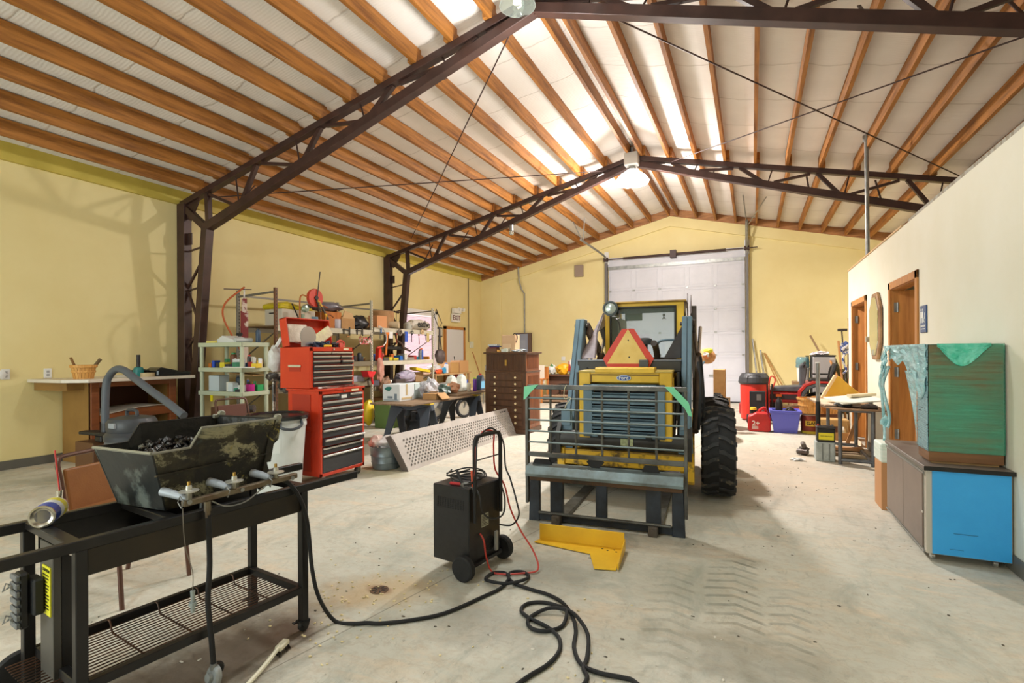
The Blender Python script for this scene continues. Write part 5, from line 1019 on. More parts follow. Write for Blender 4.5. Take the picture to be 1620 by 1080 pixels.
gascan((-.10,12.1,0),1.15,'dark red gas can standing left of the big red barrel by the overhead door',(176,36,36),0,(60,40,40))
mg = thing('gas_drum', 'round metal gas drum with white top and yellow GAS label beside the blue bin', 'gas can', (.86,9.66,0))
MB().lathe([(.13,0),(.14,.01),(.14,.27),(.135,.30),(.06,.32),(.0001,.32)],n=28).build('drum_body', M('rusty_red',(150,62,44),.5,.2,rgb2=(104,44,34),scale=5), mg, smooth=True)
MB().lathe([(.1405,.005),(.1405,.045)],n=28,cap=False).build('yellow_base_band', M('band_yellow',(200,178,50),.5), mg, smooth=True)
MB().lathe([(.137,.30),(.06,.325),(.05,.33),(.0001,.33)],n=28).build('white_top', WHITEP, mg, smooth=True)
lb = MB().prism([(.1425*math.cos(a),.1425*math.sin(a)) for a in [R(-125+7*i) for i in range(11)]]+[(.139*math.cos(a),.139*math.sin(a)) for a in [R(-55-7*i) for i in range(11)]],'z',.13,.215).build('yellow_label', M('label_gold',(228,190,60),.5), mg)
text('lettering','GAS',.075,M('ink_black',(30,28,26),.5),mg,(.0,-.146,.172),(R(90),0,0),ext=.001,bold=True)
def basket(loc, r, h_, label, rz=0):
    b = thing('bushel_basket', label, 'basket', loc, rz); m_ = M('basket_splint',(230,176,98),.6,rgb2=(190,128,58),scale=5,stretch=(8,8,1),lo=.3,hi=.7)
    sl_ = MB(); n = 20
    for k in range(n):
        a0 = 2*math.pi*k/n; a1 = 2*math.pi*(k+.88)/n
        v = []
        for (rr, z) in ((r*.78,0),(r*.9,h_*.5),(r,h_)):
            for t_ in (0,.004):
                for a_ in (a0,a1): v.append(((rr-t_)*math.cos(a_),(rr-t_)*math.sin(a_),z))
        sl_.add(v,[(0,1,5,4),(4,5,9,8),(2,6,7,3),(6,10,11,7),(0,4,6,2),(1,3,7,5),(4,8,10,6),(5,7,11,9),(8,9,11,10),(0,2,3,1)])
    sl_.build('staves', m_, b); MB().cyl((0,0,0),(0,0,.006),r*.78,n=24).build('bottom', m_, b)
    MB().lathe([(r+.006,h_-.035),(r+.009,h_-.03),(r+.012,h_),(r-.012,h_),(r-.010,h_-.035)],n=32,cap=False).build('rim_hoop', m_, b)
    MB().lathe([(r*.9+.003,h_*.45),(r*.91+.006,h_*.47),(r*.92+.006,h_*.57),(r*.92+.002,h_*.58)],n=32,cap=False).build('middle_hoop', m_, b)
    return b
basket((.86,9.66,.332),.19,.25,'honey coloured bushel basket on top of the GAS drum')
basket((1.12,10.02,.30),.205,.27,'honey coloured bushel basket half hidden behind the steel post'); P2('milk_crate', MB().box(.97,1.27,9.87,10.17,0,.30), M('crate_brown',(120,76,52),.7), 'brown crate under the half hidden bushel basket', 'crate', bevel=.006)
# red barrel vacuum, black dolly box
rb = thing('red_shop_barrel', 'big red barrel with black ribbed lid left of the blue bin', 'barrel', (.03,11.1,0))
MB().lathe([(.22,.02),(.24,.04),(.25,.70),(.245,.72)],n=30).build('barrel', M('barrel_red',(208,48,36),.42), rb, smooth=True)
MB().lathe([(.26,.71),(.285,.74),(.27,.84),(.22,.92),(.0001,.93)],n=30).build('lid', M('lid_grey_black',(54,56,60),.5), rb, bevel=.004)
rr_ = MB()
for k in range(5): rr_.box(-.12,.10,-.262+.004*k,-.20,.76+.028*k,.770+.028*k)
rr_.build('lid_ribs', BLACKP, rb); MB().cyl((.0,0,.0),(.0,0,.03),.2,n=20).build('base', BLACKP, rb)
dl = thing('hand_truck', 'red loop-handled hand truck holding a black box in front of the red barrel', 'hand truck', (.12,10.62,0))
MB().tube(smoothpath([(.16,.02,.10),(.16,.02,.60),(.17,.03,.80),(.20,.03,.88),(.25,.03,.86),(.26,.03,.78),(.19,.02,.60)],4),.013,8).build('loop_handle', M('handle_red',(200,50,40),.4), dl, smooth=True)
MB().cyl((.13,.0,.05),(.13,0,.74),.014,n=8).cyl((.21,.0,.05),(.21,0,.74),.014,n=8).build('frame_tube', BLACKM, dl)
MB().box(-.17,.10,-.12,.08,.05,.60).build('black_box', M('box_black',(38,40,44),.45), dl, bevel=.006)
MB().box(-.14,-.06,-.13,-.12,.10,.27).box(.0,.07,-.13,-.12,.10,.27).box(-.05,.03,-.13,-.12,.44,.55).build('silver_panel', GALV, dl)
for x in (-.2,.24): MB().cyl((x-.02,.0,.08),(x+.02,0,.08),.08,n=20).build('wheel', RUBBER, dl, bevel=.006)
for x, top_, lb in ((.06,1.62,'taller grey steel pipe leaning in the corner by the overhead door'),(.24,1.32,'shorter grey steel pipe leaning in the corner by the overhead door')):
    P2('leaning_pipe', MB().cyl((x+.12,14.30,.0),(x-.05,14.56,top_+.05),.022,n=10), GALV, lb, 'pipe')
# ---------------- red riding mower
mw = thing('riding_mower', 'red riding lawn mower with grey fenders against the gable wall', 'lawn mower', (.72,11.55,0))
RED = M('mower_red',(186,44,40),.4,rgb2=(150,36,32),scale=5); DG = M('mower_grey',(84,88,94),.5,rgb2=(66,68,72),scale=6)
MB().box(-.50,.15,-.20,.20,.33,.56).build('hood', RED, mw, bevel=.05, seg=3)
MB().box(-.42,.10,-.215,-.195,.40,.50).build('hood_grille', M('grille_black',(40,30,30),.6), mw)
MB().prism([(-.42,.56),(-.36,.64),(.18,.68),(.26,.60),(.20,.55)],'y',-.22,.22).build('engine_cover', DG, mw, bevel=.02, seg=2)
f_ = MB(); f_.prism([(.10,.42),(.12,.56),(.20,.68),(.35,.74),(.75,.72),(.84,.60),(.80,.60),(.72,.66),(.40,.68),(.26,.62),(.18,.50),(.17,.42)],'y',-.42,.42); f_.build('rear_fender', DG, mw, bevel=.015)
MB().prism([(.06,.40),(.08,.58),(.18,.70),(.33,.77),(.72,.76),(.72,.74),(.36,.74),(.21,.68),(.12,.56),(.10,.40)],'y',-.425,.425).build('fender_trim', RED, mw)
MB().box(.28,.66,-.2,.2,.74,.82).prism([(.60,.80),(.68,.80),(.76,1.10),(.70,1.12)],'y',-.19,.19).build('seat', BLACKP, mw, bevel=.03, seg=2)
MB().prism([(.12,.60),(.20,.60),(.26,1.06),(.18,1.12),(.12,1.06)],'y',-.09,.09).build('steering_column', DG, mw, bevel=.02, seg=2)
MB().tube([Vector((.20,0,1.08))+Vector((.02*math.sin(a),.17*math.cos(a),.15*math.sin(a)*.3)) for a in [2*math.pi*i/20 for i in range(20)]],.014,8,closed=True).build('steering_wheel', BLACKP, mw, smooth=True)
MB().tube(smoothpath([(.58,-.22,.72),(.60,-.23,.95),(.63,-.24,1.06)],4),.016,8).build('control_lever', BLACKP, mw, smooth=True)
MB().box(-.46,.55,-.30,.30,.14,.24).build('mower_deck', RED, mw, bevel=.03, seg=2); MB().cyl((-.30,-.33,.10),(-.30,-.30,.10),.09,n=20).build('deck_wheel', RUBBER, mw)
for (x,y,r_,w_) in ((.45,-.36,.26,.10),(.45,.36,.26,.10),(-.36,-.26,.16,.06),(-.36,.26,.16,.06)):
    X = Matrix.Translation((x,y,r_)) @ Matrix.Rotation(R(90),4,'X')
    t_ = MB().lathe([(r_*.5,-w_),(r_*.85,-w_*1.1),(r_,-w_*.6),(r_,w_*.6),(r_*.85,w_*1.1),(r_*.5,w_)],n=30,X=X,cap=False).build('tyre', RUBBER, mw, smooth=True); MB().lathe([(r_*.5,-w_*.9),(r_*.25,-w_*.5),(.0001,-w_*.6),(.0001,w_*.6),(r_*.25,w_*.5),(r_*.5,w_*.9)],n=24,X=X,cap=False).build('rim', M('mower_rim',(170,164,150),.5), t_, smooth=True)
MB().box(-.30,-.20,-.23,-.19,.45,.50).build('orange_reflector', M('orange_reflector',(236,120,40),.4), mw)
# ---------------- fridge and clutter behind the mower
fg = thing('mini_fridge', 'two-door silver mini fridge with black trim behind the riding mower', 'fridge', (1.36,12.70,.0))
MB().box(-.21,.21,-.22,.30,.30,1.25).build('fridge_case', M('fridge_case',(58,56,54),.5), fg, bevel=.01)
MB().box(-.205,.205,-.27,-.225,.87,1.225).build('upper_door', M('fridge_silver',(176,174,176),.35,.3), fg, bevel=.015, seg=2); MB().box(-.205,.205,-.27,-.225,.32,.85).build('lower_door', M('fridge_silver',(176,174,176)), fg, bevel=.015, seg=2)
MB().box(-.21,.21,-.275,-.21,.85,.87).box(-.215,.215,-.28,.30,1.235,1.26).build('black_trim', BLACKP, fg, bevel=.004); MB().box(.10,.18,-.274,-.27,1.17,1.19).build('badge_plate', WHITEP, fg)
P2('pallet_stand', MB().box(1.12,1.60,12.45,13.02,0,.298), M('crate_brown',(120,76,52)), 'brown wooden stand under the silver mini fridge', 'stand', bevel=.006)
P2('white_towel', MB().blob((1.32,12.7,1.295),(.16,.14,.045),seed=4,amp=.5,flat=.9), M('towel',(222,214,220),.9), 'crumpled whitish towel on top of the mini fridge', 'towel', smooth=True)
P2('white_bucket', MB().lathe([(.11,0),(.125,.28),(.13,.28),(.125,.30),(.0001,.30)],(1.01,12.85,.68),n=26), WHITEP, 'white bucket behind the riding mower, under the blue water jug', 'bucket', smooth=True)
P2('cardboard_drum', MB().box(.80,1.06,12.7,13.1,0,.68), M('drum_card',(150,120,84),.8), 'brown box under the white bucket behind the mower', 'box', bevel=.006)
P2('water_jug', MB().lathe([(.125,0),(.135,.02),(.13,.1),(.135,.11),(.125,.2),(.10,.235),(.0001,.235)],(1.00,12.85,.982),n=26), M('jug_blue',(130,176,178),.15,alpha=.7,rgb2=(104,150,160),scale=4), 'translucent blue water jug standing on the white bucket', 'jug', smooth=True)
P2('olive_canvas_bag', MB().box(1.075,1.135,12.95,13.10,0,1.25), M('olive_board',(110,104,70),.8), 'narrow olive board standing left of the mini fridge', 'board')
P2('olive_tarp_roll', MB().prism([(1.62,0),(2.05,0),(2.06,.6),(1.85,.9),(1.70,1.0),(1.62,1.22),(1.60,.8)],'y',12.9,13.2), M('olive_tarp',(92,84,52),.85,rgb2=(70,64,40),scale=5,bump=.4,bscale=9), 'dark olive tarp bundle leaning right of the mini fridge', 'tarp', bevel=.03)
for i,(x0_,y0_,z0_,x1_,y1_,z1_,r_,c_,lb) in enumerate(((2.0,13.4,.02,1.28,14.3,1.72,.022,(150,122,90),'long wooden pole leaning left above the mini fridge'),(1.66,11.9,0,1.60,12.3,1.55,.022,(176,120,64),'upright orange-brown shovel handle beside the mini fridge'),(1.78,11.4,0,1.42,12.0,1.15,.022,(190,130,70),'short orange-brown handle leaning behind the yellow offcut'),(1.64,10.9,0,1.62,11.2,1.95,.018,(140,84,48),'tall brown pole against the end of the partition'),(1.58,10.6,0,1.55,10.8,1.10,.020,(150,100,60),'shorter brown pole against the end of the partition'))):
    P2('long_handled_tool', MB().cyl((x0_,y0_,z0_),(x1_,y1_,z1_),r_,n=8), M('handle_wood_%d'%i,c_,.6), lb, 'tool handle')
P2('level_tool', MB().box(1.515,1.545,10.62,10.64,.86,1.30), M('level_brown',(110,92,72),.6), 'dark spirit level hanging at the end of the partition', 'level')
P2('push_broom', MB().cyl((1.70,11.8,0),(1.63,12.1,1.78),.014,n=8).box(1.56,1.72,12.05,12.12,1.74,1.79), M('iron_dark',(60,52,48),.6), 'dark T-handled tool leaning near the partition end', 'tool')
P2('blue_strap_bundle', MB().blob((1.68,12.0,1.40),(.08,.05,.12),seed=6,amp=.6).tube(smoothpath([(1.66,11.95,1.3),(1.62,11.9,1.15),(1.68,11.9,.98),(1.62,11.85,.9)],4),.02,6), M('strap_blue',(50,72,130),.7,rgb2=(200,196,196),scale=14,lo=.5,hi=.4), 'blue strap bundle hanging from the T-handled tool', 'strap')
for k,(dx,lb) in enumerate(((0,'left one of two thin sticks leaning on the gable wall behind the mower'),(.07,'right one of two thin sticks leaning on the gable wall behind the mower'))):
    P2('thin_stick', MB().cyl((.62+dx,14.1,.45),(.27+dx*.4,14.62,1.30),.014,n=6), M('stick_wood',(170,124,66),.6), lb, 'stick')
P2('plywood_shelf_board', MB().box(.40,.86,13.9,14.5,.44,.46).box(.42,.46,13.92,13.96,0,.44).box(.80,.84,13.92,13.96,0,.44).box(.42,.46,14.44,14.48,0,.44).box(.80,.84,14.44,14.48,0,.44), M('drum_card',(150,120,84)), 'low brown bench at the gable wall behind the mower', 'bench')
# ---------------- things beyond the loader: hat on a lamp, small knobby tyre, carton
hl = thing('hat_on_post', 'yellow and tan sun hat hung on a bent metal stem beyond the loader', 'hat', (-.80,9.3,0))
MB().tube(smoothpath([(-.03,0,0),(-.03,0,.90),(-.02,0,1.05),(.06,0,1.18)],5),.016,8).build('metal_stem', LBL, hl, smooth=True)
MB().lathe([(.0001,.0),(.065,.01),(.072,.045),(.145,.06),(.15,.065),(.075,.053),(.06,.018),(.0001,.012)],n=28,X=Matrix.Translation((.10,.05,1.30)) @ Matrix.Rotation(R(62),4,'X') @ Matrix.Rotation(R(12),4,'Y') @ Matrix.Rotation(R(180),4,'X')).build('hat_brim', M('hat_straw',(206,156,104),.75,rgb2=(186,130,80),scale=12), hl, smooth=True)
MB().blob((.12,.08,1.365),(.075,.06,.045),seed=2,amp=.2,sub=3).build('yellow_crown', M('hat_yellow',(222,214,60),.6), hl, smooth=True)
MB().blob((.09,-.01,1.29),(.055,.025,.05),seed=12,amp=.7,sub=2).build('orange_lining', M('hat_lining',(200,112,60),.7,rgb2=(200,196,190),scale=12,lo=.5,hi=.45), hl)
P2('cardboard_carton', MB().box(-.62,-.43,9.6,9.9,.52,1.03), CARD, 'upright cardboard carton beyond the right side of the loader', 'box', bevel=.004)
P2('tyre_stack_box', MB().box(-.72,-.36,9.5,10.0,0,.52), M('drum_card',(150,120,84)), 'lower brown box under the upright carton beyond the loader', 'box', bevel=.004)
mt2 = thing('spare_tyre', 'narrow knobby tyre standing behind the right rear wheel of the loader', 'tyre', (-.50,8.6,.34))
MB().lathe([(.20,-.04),(.30,-.06),(.34,-.04),(.345,0),(.34,.04),(.30,.06),(.20,.04)],n=40,X=Matrix.Rotation(R(96),4,'Y'),cap=False).build('carcass', RUBBER, mt2, smooth=True)
kn = MB()
for k in range(36):
    a_ = 2*math.pi*k/36
    for dx in (-.035,0,.035): kn.cb((dx+(0.0),.347*math.cos(a_+dx),.347*math.sin(a_+dx)),(.024,.03,.02),(a_+dx-math.pi/2+math.pi/2,0,0))
kn.build('knobs', M('tread_rubber',(46,46,48)), mt2); MB().cyl((-.05,0,0),(.05,0,0),.2,n=24).build('rim', M('rim_white',(196,190,176)), mt2)
# ================================================================ LEFT SIDE
# ---------------- open wooden counter by the left wall
ct = thing('reception_counter', 'open-fronted wooden counter with pale top against the left wall', 'counter', (0,0,0))
CW = M('counter_side_brown',(150,112,56),.55,rgb2=(132,96,46),scale=2.5); CWR = M('counter_red_wood',(140,78,36),.45,rgb2=(108,54,22),scale=3,stretch=(6,1,6),lo=.3,hi=.7); CIN = M('counter_interior',(84,46,26),.6)
MB().box(-7.97,-7.32,3.44,3.50,0,1.02).build('side_panel', CW, ct, bevel=.004); MB().box(-7.97,-7.32,4.42,4.46,0,1.02).build('side_panel', CW, ct, bevel=.004)
MB().box(-7.97,-7.90,3.50,4.42,0,1.02).build('back_panel', CIN, ct)
MB().box(-7.36,-7.30,3.44,3.53,0,1.02).box(-7.36,-7.30,4.37,4.46,0,1.02).box(-7.36,-7.30,3.53,4.37,.95,1.02).box(-7.36,-7.30,3.53,4.37,.0,.08).build('face_frame', CWR, ct, bevel=.003)
MB().box(-7.88,-7.36,3.50,4.42,.60,.62).build('inner_shelf', CIN, ct); MB().prism([(3.53,.52),(4.37,.55),(4.37,.64),(4.2,.665),(3.95,.66),(3.53,.60)],'x',-7.34,-7.27).build('curved_desk_edge', CWR, ct, bevel=.003)
MB().prism([(3.53,.605),(3.95,.665),(4.2,.67),(4.37,.645),(4.37,.655),(4.2,.68),(3.95,.675),(3.53,.615)],'x',-7.80,-7.25).build('desk_surface', M('desk_surface_grey',(176,166,152),.5), ct)
MB().prism([(-7.99,3.10),(-7.34,3.16),(-7.10,3.32),(-7.10,4.60),(-7.99,4.60)],'z',1.02,1.06).build('laminate_top', M('pale_laminate_top',(222,212,196),.35,rgb2=(208,198,182),scale=5), ct, bevel=.004)
MB().prism([(-7.97,3.16),(-7.45,3.26),(-7.45,3.44),(-7.97,3.44)],'z',.92,1.018).build('overhang_bracket', CW, ct)
def P2(nm, mb, mat, lab, cat, group=None, **k): return tag(mb.build(nm, mat, None, **k), lab, cat, group)
bk = basket((-7.42,3.42,1.06),.125,.17,'small bushel basket holding rolled tools on the left end of the wooden counter'); 
P2('wooden_rasp', MB().cyl((-7.42,3.38,1.09),(-7.40,3.28,1.32),.014,n=8), M('rasp_wood',(130,92,50),.6), 'wooden handle sticking out left in the basket on the counter', 'tool'); P2('garden_shears', MB().cyl((-7.44,3.46,1.09),(-7.42,3.60,1.30),.02,n=8).cyl((-7.40,3.44,1.09),(-7.40,3.57,1.28),.012,n=6), M('shears_brown',(110,90,58),.6), 'dark shears sticking out right in the basket on the counter', 'tool')
tl = P2('plunger_bottle', MB().lathe([(.055,0),(.06,.02),(.06,.09),(.05,.12),(.03,.13),(.0001,.13)],(-7.35,4.00,1.06),n=20), M('teal_plastic',(28,118,116),.4), 'teal bottle with black neck standing on the wooden counter', 'bottle', smooth=True); MB().cyl((-7.35,4.00,1.19),(-7.35,4.00,1.35),.022,n=12).build('black_neck', BLACKP, tl)
P2('paper_plates', MB().cyl((-7.45,3.86,1.06),(-7.45,3.86,1.085),.12,n=20), M('plate_cream',(206,200,184),.6), 'flat cream disc lying beside the teal bottle on the counter', 'plate', bevel=.004)
P2('tape_roll', MB().cyl((-7.30,4.08,1.06),(-7.30,4.08,1.11),.09,n=24), M('tape_tan',(196,176,136),.6), 'tan tape roll lying flat between teal bottle and black dustpan', 'tape')
P2('dustpan', MB().prism([(0,.0),(.42,.0),(.44,.05),(.30,.06),(.05,.12),(.0,.08)],'x',-.16,.16, Matrix.Translation((-7.35,4.16,1.062)) @ Matrix.Rotation(R(-6),4,'Z')), M('glossy_black',(26,28,30),.25), 'glossy black dustpan lying at the right end of the counter top', 'dustpan', bevel=.015)
P2('hand_brush', MB().blob((-7.5,4.12,1.10),(.07,.18,.05),seed=3,amp=.6), M('brush_black',(34,36,34),.8), 'black bristly hand brush behind the dustpan', 'brush')
# ---------------- wet and dry vacuum
vc = thing('shop_vacuum', 'grey shop vacuum with a tall looping hose before the wooden counter', 'vacuum cleaner', (-6.0,3.2,0))
VG = M('vac_grey',(96,100,106),.45); VD = M('vac_dark_grey',(60,63,68),.45)
MB().lathe([(.20,.08),(.23,.12),(.24,.40),(.235,.46)],n=32).build('tank', VG, vc, smooth=True); MB().lathe([(.245,.45),(.25,.50),(.22,.54)],n=32).build('lid_ring', VD, vc, smooth=True)
MB().lathe([(.215,.54),(.225,.57),(.225,.64),(.20,.68),(.10,.70),(.0001,.70)],n=32).build('motor_head', VD, vc, smooth=True)
MB().tube(smoothpath([(-.09,0,.68),(-.09,0,.74),(-.05,0,.76),(.05,0,.76),(.09,0,.74),(.09,0,.68)],4),.018,8).build('carry_handle', VD, vc, smooth=True)
MB().cb((.05,-.215,.62),(.10,.02,.05),(0,0,0)).build('rating_sticker', M('sticker_grey',(150,156,164),.5), vc)
HP = [(-.46,-.02,.45),(-.47,-.02,.75),(-.465,-.01,1.02),(-.42,0,1.12),(-.30,.0,1.19),(-.15,.0,1.185),(.05,.0,1.10),(.35,0,.97),(.62,0,.86),(.88,0,.74)]
MB().tube(smoothpath(HP,7),.038,14).build('hose', M('vac_hose',(84,90,98),.5,bump=.3,bscale=4), vc, smooth=True)
MB().cyl((-.46,-.02,.44),(-.46,-.02,.60),.044,n=16).build('hose_cuff', VD, vc, smooth=True)
MB().prism([(-.76,-.14),(.02,-.10),(.08,-.02),(.0,.03),(-.70,.02),(-.80,-.05)],'z',.47,.505).build('floor_nozzle', BLACKP, vc, bevel=.012, seg=2)
MB().box(-.52,-.40,-.10,.05,.40,.47).build('nozzle_clip', BLACKP, vc, bevel=.01); MB().cyl((.2,0,.42),(.46,0,.44),.035,n=12).build('hose_port', VD, vc)
for k in range(4): a_ = R(45+90*k); MB().cyl((.2*math.cos(a_),.2*math.sin(a_)-.012,.03),(.2*math.cos(a_),.2*math.sin(a_)+.012,.03),.03,n=14).cyl((.2*math.cos(a_),.2*math.sin(a_),.03),(.19*math.cos(a_),.19*math.sin(a_),.10),.014,n=8).build('caster', BLACKP, vc)
P2('low_wooden_box', MB().box(-6.80,-6.44,3.05,3.35,0,.395), M('low_box_brown',(96,62,34),.6), 'low brown box on the floor under the black vacuum nozzle', 'box', bevel=.006)
# ---------------- grey-green plastic shelf unit
PG = M('sage_plastic',(188,196,170),.5)
ps = thing('plastic_shelf_unit', 'grey-green plastic shelf unit with four decks left of the red tool chest', 'shelf', (-6.70,4.90,0))
SX, SY = .45, .22
for z in (.0+.10,.83,1.16,1.51):
    d_ = MB().box(-SX,SX,-SY,SY,z-.012,z).box(-SX-.005,SX+.005,-SY-.005,-SY+.012,z-.055,z+.003).box(-SX-.005,SX+.005,SY-.012,SY+.005,z-.055,z+.003).box(-SX-.005,-SX+.012,-SY,SY,z-.055,z+.003).box(SX-.012,SX+.005,-SY,SY,z-.055,z+.003); d_.build('deck', PG, ps, bevel=.003)
for sx_ in (-1,1):
    for sy_ in (-1,1):
        MB().cyl((sx_*(SX-.03),sy_*(SY-.03),0),(sx_*(SX-.03),sy_*(SY-.03),1.46),.028,n=14).build('post', PG, ps, smooth=True)
def carton(x0,x1,y0,y1,z0,z1,c_,lab,cat='box',nm='carton',rz=0,bev=.003,rough=.6):
    cx,cy = (x0+x1)/2,(y0+y1)/2
    o = MB().box(x0-cx,x1-cx,y0-cy,y1-cy,0,z1-z0).build(nm, M('pack_%d_%d_%d'%c_,c_,rough), None, bevel=bev, loc=(cx,cy,z0), rot=(0,0,R(rz))); return tag(o,lab,cat)
def can(x,y,z,r,h_,c_,lab,cat='can',nm='spray_can',cap_=None,neck=True,n=16,parent=None,taper=.0):
    prof = [(r*.96,0),(r,.004),(r*(1-taper),h_*.80)] + ([(r*.75,h_*.88),(r*.45,h_*.9)] if neck else [(r*(1-taper),h_)]) + [(.0001,h_*.9 if neck else h_)]
    o = MB().lathe(prof,n=n).build(nm, M('pack_%d_%d_%d'%c_,c_,.4), None, smooth=True, loc=(x,y,z)); tag(o,lab,cat)
    if cap_: MB().lathe([(r*.62,h_*.86),(r*.62,h_),(.0001,h_)],n=n).build('cap', M('pack_%d_%d_%d'%cap_,cap_,.4), o, smooth=True)
    return o
# top deck
c1 = carton(-7.12,-6.75,4.78,5.05,1.512,1.545,(206,206,204),'flat white folder lying left on the top deck of the plastic shelves','folder','folder',rz=8)
P2('clipboard', MB().prism([(-.22,0),(.20,0),(.22,.03),(-.10,.10),(-.22,.05)],'y',-.13,.13,Matrix.Translation((-6.62,4.86,1.512)) @ Matrix.Rotation(R(-6),4,'Z')), M('white_clip',(216,218,220),.4), 'white sloping clipboard with chrome clip on the plastic shelf top', 'clipboard', bevel=.004)
P2('roll_tube', MB().cyl((-6.40,4.70,1.545),(-6.40,4.95,1.545),.032,n=16), M('pale_grey',(186,192,192),.4), 'small pale roll beside the white clipboard on the shelf top', 'roll')
P2('yellow_pliers', MB().cb((-6.95,4.74,1.525),(.16,.03,.02),(0,0,.2)).cb((-6.90,4.76,1.525),(.12,.02,.02),(0,0,-.4)), M('pliers_yellow',(224,206,52),.4), 'yellow handled pliers at the left front of the plastic shelf top', 'pliers')
P2('black_clip', MB().blob((-6.58,4.90,1.63),(.05,.03,.025),seed=2,amp=.5), BLACKP, 'small black object on top of the white clipboard', 'clip')
can(-6.30,4.98,1.512,.033,.20,(54,74,96),'dark blue spray can with black cap at the right of the shelf top',cap_=(26,26,28))
# second deck
for i,(x,dy,w_,h_,c_,lb) in enumerate(((-7.02,0,.08,.06,(190,110,40),'orange box far left on the second deck'),(-6.93,-.02,.05,.10,(40,80,190),'blue pyramid tub on the second deck'),(-6.85,0,.10,.07,(60,58,60),'dark tray box on the second deck'),(-6.72,-.03,.10,.075,(224,206,56),'yellow tub on the second deck'),(-6.60,-.04,.09,.05,(60,60,70),'low dark box next to the yellow tub on the second deck'),(-6.50,.02,.14,.12,(226,230,232),'white carton with blue print on the second deck'),(-6.40,-.08,.08,.08,(70,140,110),'green small box on the second deck'),(-6.12,.0,.09,.06,(232,200,60),'yellow pad on the second deck right side'))):
    carton(x-w_/2,x+w_/2,4.72+dy+.04,4.82+dy+.04,1.162,1.162+h_,c_,lb+' of the plastic shelves',rz=(i*37)%20-10)
can(-6.68,4.88,1.162,.045,.21,(120,74,50),'brown bottle with green cap on the second deck of the plastic shelves',cap_=(40,150,96),cat='bottle',nm='bottle')
for i,x in enumerate((-6.34,-6.28,-6.20,-6.16)): can(x,4.93-.03*(i%2)+.0,1.162,.024,.15-.01*i,((236,234,230),(220,216,206),(206,220,232),(236,236,240))[i],('cream','beige','pale blue','whitest')[i]+' bottle in the white row on the second deck, plastic shelves','bottle','bottle',neck=False)
carton(-6.62,-6.05,4.675,4.74,1.162,1.178,(232,232,226),'long white strip along the front of the second deck','strip','plastic_strip')
# third deck
carton(-7.02,-6.80,4.74,4.90,.832,1.05,(196,208,214),'white and pale blue metal tin on the third deck of the plastic shelves','tin','solvent_tin')
can(-6.62,4.80,.832,.065,.13,(230,228,220),'white tub with dark lid on the third deck of the plastic shelves','tub','tub',neck=False)
can(-6.65,4.95,.832,.05,.22,(60,74,86),'dark grey jar behind the white tub on the third deck','jar','jar')
for i,(x,w_,h_,c_,lb) in enumerate(((-6.52,.10,.12,(210,222,228),'white-blue carton left of centre'),(-6.46,.10,.05,(60,150,120),'low green box'),(-6.38,.09,.09,(226,230,226),'white carton beside the corner post'),(-6.02+.0,.0,.0,(0,0,0),''))):
    if w_: carton(x-w_/2,x+w_/2,4.71+.02*i,4.80+.02*i,.832,.832+h_,c_,lb+' on the third deck of the plastic shelves')
can(-6.31,4.86,.832,.055,.10,(196,40,140),'magenta tub with yellow lid on the third deck',cat='tub',nm='tub',cap_=(240,190,50),neck=False)
carton(-6.33,-6.28,4.95,5.05,.832,.92,(40,160,90),'bright green box right rear on the third deck of the plastic shelves'); carton(-6.40,-6.30,4.69,4.75,.832,.87,(60,60,64),'black and orange small box at the front of the third deck')
P2('cardboard_sheet', MB().cb((-6.55,4.97,1.07),(.55,.20,.01),(0,R(3),0)), CARD, 'cardboard sheet lying over the items on the third deck', 'cardboard')
P2('paper_roll', MB().cyl((-6.30,4.60,.60),(-6.05,4.72,.62),.05,n=20).cyl((-6.05,4.72,.62),(-6.048,4.721,.62),.03,n=14), M('dark_sleeve',(70,62,60),.5), 'dark paper roll lying in front of the plastic shelf legs', 'roll'); P2('roll_stand_box', MB().box(-6.38,-5.98,4.55,4.66+.12,0,.545), M('drum_card',(150,120,84)), 'brown box under the dark paper roll', 'box', bevel=.005)
carton(-6.95,-6.55,4.72,5.05,.102,.60,(96,64,40),'dark brown crate on the bottom deck of the plastic shelves','crate','crate')
P2('padlock_tag', MB().box(-6.90,-6.85,4.68,4.69,.69,.777), M('tag_yellow',(232,214,30),.5), 'small yellow tag hanging under the third deck', 'tag')
# ---------------- big white bin with black lid
wb = thing('trash_can', 'large white trash can with black lid and handle left of the red tool chest', 'trash can', (-4.21,3.53,0))
WBM = M('bin_white',(208,212,210),.5,rgb2=(190,196,194),scale=3)
MB().lathe([(.205,0),(.22,.01),(.268,.70),(.278,.71),(.278,.735)],n=40).build('bin_body', WBM, wb, smooth=True)
MB().lathe([(.284,.72),(.296,.73),(.293,.755),(.272,.765),(.255,.748),(.0001,.742)],n=40).build('black_lid', M('glossy_black',(26,28,30)), wb, smooth=True)
MB().tube(smoothpath([(.225,-.15,.71),(.275,-.18,.665),(.32,-.12,.645),(.325,-.04,.65),(.305,.03,.675),(.268,.05,.71)],5),.014,8).build('bin_handle', M('handle_grey',(60,66,72),.4), wb, smooth=True)
MB().lathe([(.268,.64),(.273,.65),(.273,.68),(.268,.69)],n=40,cap=False).build('rib_ring', WBM, wb, smooth=True)
lg_ = MB(); 
for i in range(9): a_ = R(-78+i*5); b_ = R(-78+(i+1)*5); lg_.add([(.2515*math.cos(a_),.2515*math.sin(a_),.42),(.2515*math.cos(b_),.2515*math.sin(b_),.42),(.2605*math.cos(b_),.2605*math.sin(b_),.56),(.2605*math.cos(a_),.2605*math.sin(a_),.56)],[(0,1,2,3)])
lg_.build('embossed_panel', M('emboss_white',(216,220,218),.45), wb)
